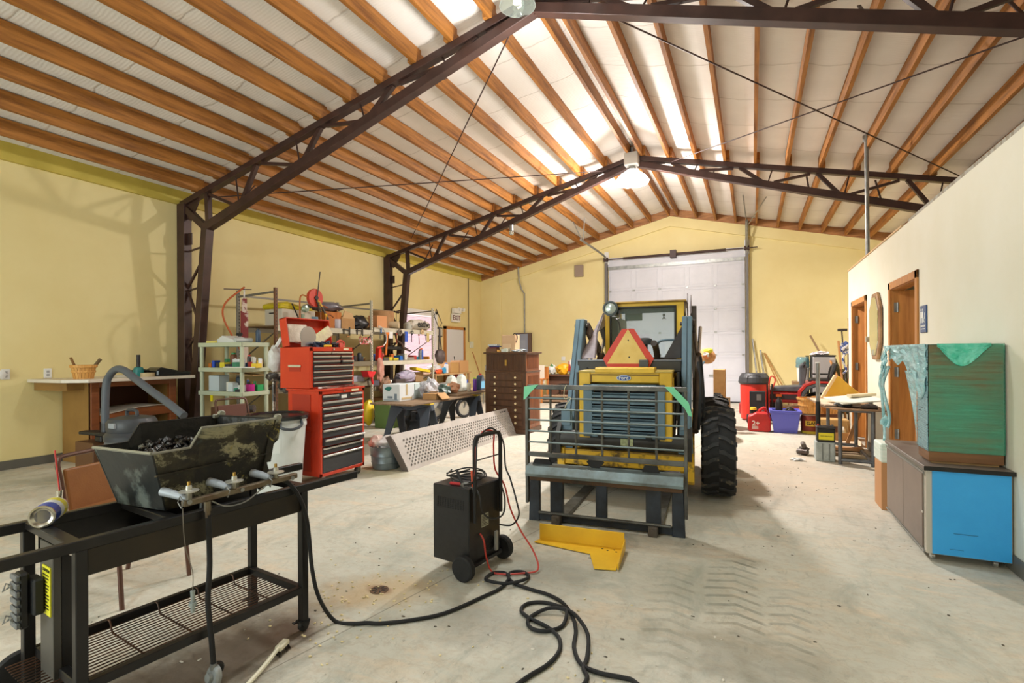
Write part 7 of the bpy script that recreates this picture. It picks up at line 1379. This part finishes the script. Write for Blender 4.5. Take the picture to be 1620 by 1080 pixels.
MB().lathe([(.0001,-.03),(.05,-.03),(.15,-.03),(.155,0),(.15,.03),(.05,.03),(.0001,.03)],n=30,X=Matrix.Rotation(R(90),4,'Y')).build('reel_disc', M('reel_red',(206,66,48),.4), rl, smooth=True); MB().cyl((.03,0,0),(.05,0,0),.035,n=16).build('reel_hub', BLACKP, rl)
P2('pry_bar', MB().cyl((-6.56,6.30,2.20),(-6.54,6.36,2.72),.009,n=8), M('iron_dark',(60,52,48)), 'thin black rod sticking up above the red cord reel', 'rod')
P2('yellow_grip_shears', MB().bar((-6.55,6.30,2.25),(-6.53,6.36,2.05),.03,.03).bar((-6.54,6.34,2.22),(-6.52,6.52,1.93),.02,.025), M('grip_yellow',(226,176,40),.4,rgb2=(60,56,50),scale=9,lo=.5,hi=.55), 'yellow gripped shears hanging over the red cord reel', 'shears')
P2('inspection_lamp', MB().lathe([(.0001,.0),(.05,.01),(.065,.05),(.05,.09),(.0001,.10)],n=18,X=Matrix.Translation((-6.60,6.05,2.08)) @ Matrix.Rotation(R(90),4,'Y')).cyl((-6.60,6.05,1.99),(-6.60,6.05,1.90),.03,n=10), M('lamp_green_grey',(150,166,150),.25,.4), 'round grey-green inspection lamp hanging beside the rack post', 'lamp', smooth=True)
for i,(y,c_) in enumerate(((5.98,(176,96,36)),(6.42,(156,84,34)),(6.56,(140,78,34)))):
    P2('curved_wooden_tool', MB().tube(smoothpath([(-6.58,y,1.78),(-6.58,y-.01,2.2-.12*i),(-6.58,y+.04,2.30-.14*i),(-6.58,y+.14,2.28-.15*i)],5),.012,8), M('loop_wood_%d'%i,c_,.5), ('leftmost','middle','rightmost')[i]+' of three curved orange-brown handles beside the red cord reel', 'tool handle')
P2('dark_duffel_bag', MB().blob((-6.95,6.86,2.19),(.25,.36,.09),seed=7,amp=.3,freq=1.6), M('silver_grey_cover',(128,126,138),.3,rgb2=(92,90,104),scale=5,bump=.5,bscale=8), 'shiny grey covered bundle lying highest on the rack', 'bundle', smooth=True)
P2('orange_wood_box', MB().box(-7.15,-6.80,6.72,7.12,1.802,2.10), M('orange_wood',(196,116,36),.5,rgb2=(176,96,24),scale=3,stretch=(4,4,.6)), 'orange wooden box under the shiny grey bundle', 'box', bevel=.004)
can(-6.80,6.48,1.802,.06,.18,(110,150,170),'pale blue paint can behind the open red lid','can','paint_can',neck=False); can(-6.82,7.02,1.802,.07,.17,(200,196,206),'white canister with red end right of the orange wooden box','canister','canister',neck=False)
ob_ = P2('open_carton', MB().box(-7.15,-6.80,7.10,7.46,1.802,2.02).prism([(7.10,2.02),(7.0,2.18),(7.02,2.18),(7.12,2.03)],'x',-7.12,-6.82).prism([(-7.15,2.02),(-7.25,2.16),(-7.24,2.17),(-7.13,2.03)],'y',7.12,7.44), CARD, 'open cardboard carton with raised flaps on the rack', 'box'); MB().prism([(7.14,2.0),(7.44,2.0),(7.40,2.10),(7.2,2.14)],'x',-6.81,-6.795).build('front_flap', M('card_pale',(206,170,124),.8), ob_)
P2('black_sacks', MB().blob((-6.90,7.66,1.93),(.17,.20,.135),seed=14,amp=.35,freq=1.8,flat=.93), M('sack_black',(32,32,36),.4,bump=.4,bscale=9), 'folded black plastic sacks beside the white slotted post', 'sack', smooth=True)
carton(-7.3,-7.0,7.55,7.95,1.81,2.08,(150,116,60),'olive brown carton behind the black sacks')
for y,lb in ((7.12,'left one'),(7.46,'right one')):
    cl_ = P2('bar_clamp', MB().bar((-6.655,y-.12,1.78),(-6.655,y+.06,1.775),.012,.018).box(-6.665,-6.645,y+.04,y+.06,1.68,1.83).box(-6.665,-6.645,y-.10,y-.085,1.70,1.80), M('clamp_dark',(70,66,60),.4,.5), 'dark bar clamp gripping the front beam of the rack, '+lb, 'clamp'); MB().cyl((-6.655,y-.02,1.66),(-6.655,y+.03,1.66),.014,n=10).build('wood_grip', M('handle_wood_1',(176,120,64)), cl_)
us = thing('usa_letters', 'hanging USA letters painted like a flag under the rack beam', 'sign', (-6.64,7.58,1.58))
text('lettering','USA',.19,M('flag_paint',(226,206,200),.5,rgb2=(190,60,56),scale=3,stretch=(1,9,1),lo=.48,hi=.52),us,(0,0,0),(R(90),0,R(90)),ext=.006,bold=True); MB().cyl((0,-.15,.08),(0,-.10,.20),.004,n=5).cyl((0,.15,.08),(0,.12,.20),.004,n=5).build('hanging_wire', STEELD, us)
# rack one middle and lower shelves
for i,(y,z,h_,c_,lb) in enumerate(((7.30,1.202,.16,(60,130,140),'teal bottle'),(7.42,1.202,.12,(70,60,60),'dark jar'),(7.20,1.202,.10,(120,80,50),'brown box-like jar'),(7.55,1.202,.18,(48,52,60),'black bottle'),(7.64,1.202,.10,(60,60,64),'short black tub'))):
    can(-6.80+.03*(i%2),y,z,.04,h_,c_,lb+' on the middle shelf behind the red chest','bottle','bottle')
fn = thing('red_funnel_scoop', 'bright red plastic funnel hanging right of the red chest', 'funnel', (-6.60,7.60,.88)); MB().prism([(-.12,.14),(.14,.12),(.06,.02),(-.06,.02)],'x',-.08,.08).build('hopper', M('funnel_red',(214,34,40),.4), fn, bevel=.006); MB().cyl((0,.08,.05),(0,.13,-.12),.022,n=10).build('spout', M('funnel_red',(214,34,40)), fn)
carton(-6.95,-6.70,7.30,7.60,.822,.93,(150,150,160),'grey tray box beneath the red funnel'); carton(-7.0,-6.72,6.1,6.7,.822,.98,(96,70,50),'dark carton on the workbench shelf behind the trash can','box')
P2('pink_rag_bag', MB().blob((-6.60,7.95,1.02),(.05,.09,.24),seed=17,amp=.4,freq=2,sub=3), M('bag_pink',(206,156,140),.5,rgb2=(186,124,104),scale=6,bump=.5,bscale=10), 'long pinkish bag hanging on the white slotted post', 'bag', smooth=True)
P2('brown_leather_bag', MB().blob((-6.58,8.06,.72),(.08,.14,.14),seed=27,amp=.5,freq=2,sub=3), M('bag_brown',(142,106,76),.6,rgb2=(110,78,54),scale=6,bump=.5,bscale=10), 'crumpled brown bag hanging below the pinkish bag', 'bag', smooth=True)
# ---- rack two
P2('wooden_spool', MB().lathe([(.24,0),(.25,.01),(.25,.36),(.24,.37),(.0001,.37)],(-7.05,8.55,1.862),n=32), M('fibre_drum',(190,150,104),.7,rgb2=(160,118,76),scale=4,lo=.3,hi=.7), 'big brown fibre drum on the top shelf of the farther rack', 'drum', smooth=True)
cc = carton(-6.92,-6.70,7.98,8.28,1.862,2.10,(214,150,100),'orange-tan carton with red mark left of the fibre drum')
P2('paper_roll_on_rack', MB().cyl((-7.0,8.45,1.94),(-6.66,8.62,1.94),.075,n=24).cyl((-6.662,8.619,1.94),(-6.655,8.622,1.94),.035,n=16), M('roll_cream',(206,186,150),.6), 'cream roll lying with its round end facing out on the farther rack', 'roll', smooth=True)
can(-6.80,9.10,1.862,.09,.16,(176,176,166),'round grey cone-topped jar on the top shelf of the farther rack','jar','jar',cap_=(200,200,190)); 
bb_ = P2('white_feed_bag', MB().blob((-6.85,9.55,1.98),(.17,.36,.14),seed=10,amp=.28,freq=1.7,flat=.86), M('sack_cream',(222,214,198),.5,rgb2=(206,196,180),scale=4,bump=.3,bscale=9), 'cream sack printed with black letters on the farther rack', 'sack', smooth=True)
text('lettering','eathe',.21,M('ink_black',(30,28,26)),bb_,(-6.655,9.50,1.99),(R(90),0,R(90)),ext=.004,bold=True)
P2('hanging_wire_frame', MB().tube([(-6.62,9.95,2.36),(-6.60,10.15,2.05),(-6.60,10.02,1.93),(-6.62,9.86,2.20)],.010,6,closed=True), M('iron_dark',(60,52,48)), 'bent dark wire frame hanging on the far rack post', 'frame')
P2('blind_wand', MB().cyl((-7.2,9.15,2.28),(-7.2,9.30,2.26),.02,n=8).cyl((-7.2,9.22,2.27),(-7.2,9.22,2.0),.008,n=6), STEELD, 'small dark hanger on the wire before the window', 'hanger')
for i,(y,z,w_,h_,c_,nm,lb) in enumerate(((8.05,1.80,.03,.10,(40,110,190),'sticker','blue oval sticker on the white beam'),(8.86,1.70,.10,.22,(50,90,190),'hang_pack','blue and red blister pack hanging from the white beam'),(9.66,1.70,.10,.20,(190,170,110),'hang_pack','tan and green seed packet hanging from the white beam'),(8.35,1.72,.12,.14,(226,226,224),'card','white card hanging from the white beam'))):
    P2(nm, MB().box(-6.662,-6.650,y-w_/2,y+w_/2,z-h_/2,z+h_/2), M('pack_b_%d'%i,c_,.4), lb+' of the farther rack', 'packet', bevel=.004)
for i,(y,r_,c_,lb) in enumerate(((9.42,.055,(206,176,130),'tan tape roll'),(9.05,.04,(70,66,62),'dark tape roll'),(8.62,.07,(110,96,84),'grey-brown cable coil'))):
    P2('tape_roll', MB().tube(arc((-6.64,y,1.82-.02*i),r_*.75,0,360,18,'yz')[:-1],r_*.3,8,closed=True), M('roll_%d'%i,c_,.5), lb+' hung on the white beam of the farther rack', 'tape', smooth=True)
hk = thing('hacksaw', 'curved white hacksaw with red handle hanging on the white slotted post', 'saw', (-6.62,7.98,0)); MB().tube(smoothpath([(0,-.06,1.88),(0,.05,1.86),(.01,.14,1.75),(.01,.17,1.60),(.0,.08,1.49)],5),.011,8).build('bow_frame', M('saw_white',(206,200,190),.35,.3), hk, smooth=True); MB().cyl((0,.08,1.49),(0,-.10,1.46),.018,n=10).build('handle', M('saw_handle_red',(200,66,48),.4), hk)
hm = thing('orange_hammer', 'long orange handled tool hanging under the white beam', 'hammer', (-6.62,8.17,0)); MB().cyl((0,.02,1.74),(0,-.03,1.32),.020,n=10).build('orange_handle', M('handle_orange',(226,120,30),.4), hm); MB().cb((0,.02,1.75),(.03,.11,.04)).build('hammer_head', M('handle_orange',(226,120,30)), hm, bevel=.006)
P2('red_scoop', MB().prism([(8.02,1.21),(8.16,1.21),(8.12,1.44),(8.04,1.46)],'x',-6.80,-6.70), M('scoop_red',(222,50,34),.4), 'bright red scoop standing on the middle shelf beside the white post', 'scoop', bevel=.01)
P2('black_tool_roll', MB().blob((-6.75,8.62,1.46),(.07,.42,.035),seed=5,amp=.3), M('rubber_dark',(40,38,36),.6), 'long black flat tool roll hanging across the middle of the farther rack', 'tool roll')
P2('dark_strap_bracket', MB().tube(smoothpath([(-6.66,8.5,1.76),(-6.66,8.55,1.62),(-6.66,8.7,1.55),(-6.66,8.78,1.45),(-6.66,9.0,1.40)],5),.02,6), M('iron_rusty',(84,62,48),.5,.3), 'curved dark iron bracket hanging under the white beam', 'bracket')
for i,(y,w_,h_,c_,lb) in enumerate(((8.20,.20,.04,(60,130,160),'teal flat tool'),(8.42,.16,.06,(90,84,76),'grey flat part'),(8.55,.12,.07,(220,200,60),'yellow tape measure'),(8.72,.18,.05,(206,190,40),'yellow handled tool'),(8.90,.12,.10,(40,110,200),'blue square gadget'),(9.08,.08,.14,(206,200,186),'cream bottle-like pack'),(9.25,.22,.06,(150,140,130),'grey paper bundle'),(9.40,.10,.10,(176,60,50),'red small box'),(9.92,.08,.07,(240,160,40),'orange tub lid'),(9.48,.07,.07,(40,120,140),'teal small box'))):
    carton(-6.98,-6.82,y-w_/2,y+w_/2,1.202,1.202+h_,c_,lb+' on the middle shelf of the farther rack','tool' if i in (0,3) else 'box','shelf_item',rz=(i*53)%24-12,rough=.45)
for i,(y,h_,c_,cc_,lb) in enumerate(((9.56,.24,(206,226,232),(30,150,90),'white spray bottle with green cap'),(9.86,.22,(226,220,230),(110,50,150),'white bottle with purple cap'),(9.78,.25,(150,140,130),(232,90,40),'grey can with orange cap'),(10.0-.06,.26,(40,90,190),(240,110,50),'blue spray can with orange cap'))):
    can(-6.80-.07*(i%2),min(y,9.72) if i < 1 else y-.22,1.202,.035,h_,c_,lb+' on the middle shelf of the farther rack',cap_=cc_)
P2('yellow_tray', MB().prism([(9.30,.98),(9.85,.90),(9.85,.96),(9.30,1.04)],'x',-6.90,-6.72), M('tray_yellow',(226,190,40),.4), 'yellow tilted tray below the middle shelf of the farther rack', 'tray', bevel=.004)
P2('lavender_bag', MB().blob((-6.90,9.15,.84),(.17,.30,.13),seed=33,amp=.35,freq=1.8,flat=.9), M('bag_lavender',(160,148,176),.35,rgb2=(190,184,200),scale=5,bump=.6,bscale=9), 'lavender plastic bag on the lower shelf of the farther rack', 'bag', smooth=True)
P2('white_glove_pile', MB().blob((-6.85,8.42,.76),(.10,.14,.055),seed=35,amp=.5), M('glove_white',(226,216,206),.7), 'small pile of white gloves on the lower shelf', 'gloves', smooth=True)
P2('dark_tray', MB().box(-7.0,-6.75,8.62,8.95,.702,.80), M('tray_dark',(70,60,56),.6), 'dark tray with red handles on the lower shelf of the farther rack', 'tray', bevel=.01)
for i,(y0_,y1_,z0_,z1_,c_,lb) in enumerate(((8.0,8.35,.702,.80,(90,86,96),'dark grey carton on the lower shelf beside the white post'),(9.45,9.75,.702,.92,(150,120,84),'brown carton at the far end of the lower shelf'),(6.9,7.25,.222,.45,(176,140,98),'brown carton on the bottom shelf nearest the tool cabinet'),(8.45,8.8,.222,.42,(190,140,90),'orange-brown carton on the bottom shelf behind the red stool'),(9.1,9.5,.222,.5,(120,96,70),'brown carton on the bottom shelf behind the sawhorses'))):
    carton(-7.25,-6.85,y0_,y1_,z0_,z1_,c_,lb)
P2('yellow_jug_floor', MB().blob((-6.45,7.42,.26),(.10,.12,.24),seed=2,amp=.15), M('jug_yellow',(232,200,40),.4), 'bright yellow jug on the floor right of the red tool cabinet', 'jug', smooth=True)
sl_ = thing('mechanic_stool', 'low rolling stool with round red seat under the racks', 'stool', (-6.35,8.05,0))
MB().lathe([(.14,.36),(.165,.37),(.165,.41),(.15,.43),(.0001,.435)],n=28).build('red_seat', M('seat_red',(196,40,34),.4), sl_, smooth=True); MB().cyl((0,0,.08),(0,0,.37),.025,n=12).build('gas_post', M('post_yellow',(196,190,60),.4), sl_)
MB().box(-.20,.20,-.16,.16,.075,.095).build('base_tray', BLACKP, sl_, bevel=.01)
for a_ in range(4): x_, y_ = .17*(1 if a_ < 2 else -1), .13*(1 if a_ % 2 else -1); MB().cyl((x_-.012,y_,.035),(x_+.012,y_,.035),.035,n=14).cyl((x_,y_,.035),(x_,y_,.08),.01,n=6).build('caster', M('caster_red',(120,50,44),.5), sl_)
# backpack on the far post
bp_ = thing('black_backpack', 'dark brown backpack hanging by long straps at the end of the farther rack', 'backpack', (-6.60,10.05,1.35)); MB().blob((0,.02,-.08),(.10,.17,.17),seed=3,amp=.2,freq=2,sub=3).build('bag_body', M('backpack_brown',(58,46,42),.6,rgb2=(84,70,66),scale=8,bump=.4,bscale=12), bp_, smooth=True)
for dy in (-.06,.05): MB().tube(smoothpath([(0,.02+dy,.08),(0,dy*.4,.35),(0,dy*.2,.56),(-.05,-.0,.58)],4),.018,6).build('strap', M('strap_dark',(50,48,50),.6), bp_, smooth=True)
# ---------------- table at the far left wall
ft = thing('far_work_table', 'narrow wooden table against the left wall near the white door', 'table', (0,0,0))
MB().box(-7.9,-7.15,10.7,12.5,.78,.82).build('table_top', M('table_tan',(186,148,100),.6), ft, bevel=.003)
for x in (-7.85,-7.2):
    for y in (10.75,12.42): MB().box(x-.03,x+.03,y-.03,y+.03,0,.78).build('table_leg', M('table_tan',(186,148,100)), ft)
MB().box(-7.88,-7.2,10.75,12.45,.28,.30).build('lower_shelf', M('table_tan',(186,148,100)), ft)
carton(-7.5,-7.2,11.95,12.42,.822,1.14,(196,150,100),'large tan carton at the right of the far table'); carton(-7.55,-7.2,11.50,11.90,.822,1.10,(186,144,88),'tan carton with open flaps in the middle of the far table')
can(-7.25,11.35,.822,.055,.27,(226,230,232),'white bottle with blue label on the far table','bottle','bottle',cap_=(60,110,200))
P2('orange_bucket_tool', MB().blob((-7.22,10.95,.88),(.07,.12,.06),seed=3,amp=.5), M('orange_plastic',(232,96,40),.4), 'orange tool lying at the near end of the far table', 'tool', smooth=True); P2('blue_round_spool', MB().cyl((-7.24,11.18,.90),(-7.19,11.18,.90),.08,n=20), M('spool_blue',(50,150,200),.4), 'sky blue round spool on the far table', 'spool')
P2('white_bag_pile', MB().blob((-7.45,11.1,.93),(.14,.26,.11),seed=6,amp=.4), M('bag_white',(222,222,222)), 'white bag pile behind the sky blue spool on the far table', 'bag', smooth=True)
carton(-7.5,-7.2,12.0,12.4,.302,.6,(60,90,190),'blue carton on the lower shelf of the far table'); carton(-7.5,-7.2,11.3,11.8,.302,.56,(226,226,226),'white carton on the lower shelf of the far table')
fe = thing('fire_extinguisher', 'small red fire extinguisher by the left wall beside the far table', 'fire extinguisher', (-7.82,12.78,.62)); MB().lathe([(.06,0),(.065,.01),(.065,.28),(.03,.33),(.0001,.33)],n=18).build('cylinder', M('extinguisher_red',(170,50,44),.4), fe, smooth=True); MB().cb((0,0,.35),(.03,.09,.04)).build('valve', BLACKP, fe)
P2('broom_handle', MB().cyl((-7.2,13.55,0),(-7.6,13.35,1.38),.016,n=8), M('handle_wood_1',(176,120,64)), 'brown broom handle leaning near the gable corner', 'broom'); P2('black_rod', MB().cyl((-7.6,12.72,0),(-7.82,12.66,1.25),.012,n=8), BLACKP, 'black rod leaning beside the red extinguisher', 'rod')
cx_ = thing('grey_metal_chair', 'grey metal frame chair left of the tall chest, near the gable wall', 'chair', (-6.35,12.2,0),20)
for s_ in (-.2,.2): MB().tube(smoothpath([(s_,-.2,0),(s_,-.2,.45),(s_,.15,.47),(s_,.2,.5),(s_,.24,.95),(s_,.2,.99)],4),.014,8).cyl((s_,.22,.5),(s_,.2,0),.013,n=8).build('side_frame', GALV, cx_, smooth=True)
MB().box(-.2,.2,-.2,.2,.44,.48).build('seat', M('seat_light',(196,190,182),.5), cx_, bevel=.01); MB().box(-.19,.19,.22,.25,.68,.95).build('backrest', M('back_dark',(86,84,84),.5), cx_, bevel=.01)
# ---------------- desk and chairs left of the overhead door
dk = thing('far_desk', 'dark brown cluttered desk against the gable wall left of the loader', 'desk', (0,0,0))
MB().box(-5.35,-4.05,13.55,14.3,.68,.72).build('desk_top', M('desk_brown',(104,72,56),.5), dk, bevel=.003); MB().box(-5.3,-5.26,13.6,14.25,0,.68).build('side_panel', M('desk_brown',(104,72,56)), dk); MB().box(-4.15,-4.1,13.6,14.25,0,.68).build('side_panel', M('desk_brown',(104,72,56)), dk); MB().box(-5.26,-4.15,13.7,13.72,.15,.68).build('modesty_panel', M('desk_brown',(104,72,56)), dk)
P2('yellow_sack', MB().blob((-4.88,13.75,.87),(.20,.14,.16),seed=3,amp=.35,freq=2), M('sack_orange_yellow',(240,176,30),.45), 'orange-yellow plastic sack on the far dark desk', 'sack', smooth=True); P2('white_green_bag', MB().blob((-5.19,13.75,.86),(.12,.13,.15),seed=13,amp=.35,freq=2), M('bag_mix',(220,226,222),.4,rgb2=(90,140,90),scale=7,lo=.42,hi=.40), 'white and green bag left of the yellow sack on the far desk', 'bag', smooth=True)
P2('red_helmet_box', MB().blob((-4.62,13.8,.92),(.12,.12,.20),seed=23,amp=.4,freq=2), M('helmet_red',(176,60,60),.4,rgb2=(196,196,190),scale=6,lo=.5,hi=.45), 'red and grey helmet-like object right of the yellow sack', 'helmet', smooth=True)
ac = thing('cloth_draped_chair', 'wooden armchair with a pale cloth over its back near the chest', 'chair', (-5.35,12.9,0))
for x in (-.25,.25):
    for y in (-.22,.22): MB().box(x-.025,x+.025,y-.025,y+.025,0,.62 if y < 0 else .95).build('leg', M('chair_orange_wood',(190,120,60),.5), ac)
    MB().box(x-.035,x+.035,-.27,.25,.62,.65).build('armrest', M('chair_orange_wood',(190,120,60)), ac, bevel=.006)
MB().box(-.25,.25,-.24,.24,.38,.43).build('seat', M('chair_orange_wood',(190,120,60)), ac, bevel=.01); MB().box(-.25,.25,.20,.23,.6,.95).build('back_slats', M('chair_orange_wood',(190,120,60)), ac)
P2('pale_cloth', MB().box(-5.61,-5.09,12.85,12.875,.50,1.0).box(-5.61,-5.09,12.875,13.16,.985,1.0), M('cloth_beige_white',(214,202,186),.85), 'pale beige cloth draped over the wooden armchair', 'cloth', bevel=.006)
P2('wood_bundle', MB().cb((-4.75,12.9,.06),(.8,.3,.04),(0,0,.2)).cb((-4.75,12.95,.13),(.85,.25,.04),(0,0,.1)).cb((-4.7,12.9,.19),(.8,.3,.03),(0,0,.3)), M('old_planks',(150,124,100),.7), 'stack of old planks on the floor before the far desk', 'boards')
fcx = thing('folded_chair', 'black folding chair seat in front of the far dark desk', 'chair', (-4.62,13.3,0)); MB().box(-.2,.2,-.18,.18,.45,.48).build('seat', BLACKP, fcx, bevel=.01)
for s_ in (-.19,.19): MB().cyl((s_,-.15,0),(s_,.15,.45),.012,n=6).cyl((s_,.15,0),(s_,-.15,.45),.012,n=6).build('side_legs', BLACKM, fcx)

random.seed(77)
COLS = [((206,60,50),'red'),((60,110,190),'blue'),((232,226,216),'white'),((60,140,90),'green'),((236,196,60),'yellow'),((70,66,64),'black'),((200,150,96),'tan'),((150,156,160),'grey'),((226,120,50),'orange')]
PLACES = [(-6.95,-6.20,4.86,4.98,1.162,'x','second deck of the plastic shelves, rear row'),(-6.75,-6.35,4.97,5.04,.832,'x','third deck of the plastic shelves, rear row'),(7.05,7.70,-7.15,-7.0,1.202,'y','middle shelf behind the red chest, rear row'),(8.05,9.75,-7.25,-7.08,1.202,'y','middle shelf of the farther rack, rear row'),(8.1,9.7,-7.3,-7.1,.702,'y','lower shelf of the farther rack, rear row'),(6.0,7.4,-7.25,-7.0,.822,'y','bench-height shelf behind the red chest')]
ORD = ['first','second','third','fourth','fifth','sixth','seventh','eighth','ninth']
for (a_, b_, c_, d_, z_, ax, where) in PLACES:
    n_ = 9
    for k in range(n_):
        t_ = a_+(b_-a_)*(k+.5)/n_; q_ = random.uniform(c_, d_); (col, cn) = COLS[(k*4+len(where)) % 9]; h_ = random.uniform(.07,.20); w_ = min(.045,(b_-a_)/n_*.42)
        x_, y_ = (t_, q_) if ax == 'x' else (q_, t_)
        lb = '%s item, %s from the near end, %s' % (cn, ORD[k], where)
        if k % 3 == 0: can(x_, y_, z_, w_*.8, h_, col, lb.replace('item','bottle'), 'bottle', 'bottle', cap_=COLS[(k+3) % 9][0])
        else: carton(x_-w_, x_+w_, y_-w_*.8, y_+w_*.8, z_, z_+h_*.7, col, lb.replace('item','box'), 'box', 'small_box', rz=random.uniform(-20,20))
# worn hand tools hanging along the white beam and the rack posts
for k in range(7):
    y_ = 8.0+.26*k; L_t = .12+.05*(k % 3)
    o = MB().cyl((-6.648,y_,1.76),(-6.645,y_+.01*(k%2),1.76-L_t),.007,n=6).cb((-6.648,y_,1.75),(.012,.05,.03)).build('hanging_tool', M('hung_tool_%d'%(k%3),((90,84,78),(60,58,56),(150,60,44))[k%3],.45,.4)); tag(o, 'small tool hooked on the white rack beam, %s from the slotted post' % ORD[k], 'tool')

db_ = MB(); random.seed(99)
for i in range(260):
    y_ = 1.4+6.5*random.random()**1.6; x_ = random.uniform(-3.2,1.35) if y_ < 4 else random.uniform(-.1,1.3)
    db_.blob((x_,y_,.002),(.004+.009*random.random()**3,.003+.005*random.random(),.003), seed=i, amp=.6, sub=1)
o = db_.build('grit_specks', M('dark_grit',(96,88,76),.8,rgb2=(214,208,196),scale=2.5,lo=.5,hi=.52)); tag(o, 'dark and pale grit specks strewn over the concrete floor', 'debris'); o['kind'] = 'stuff'
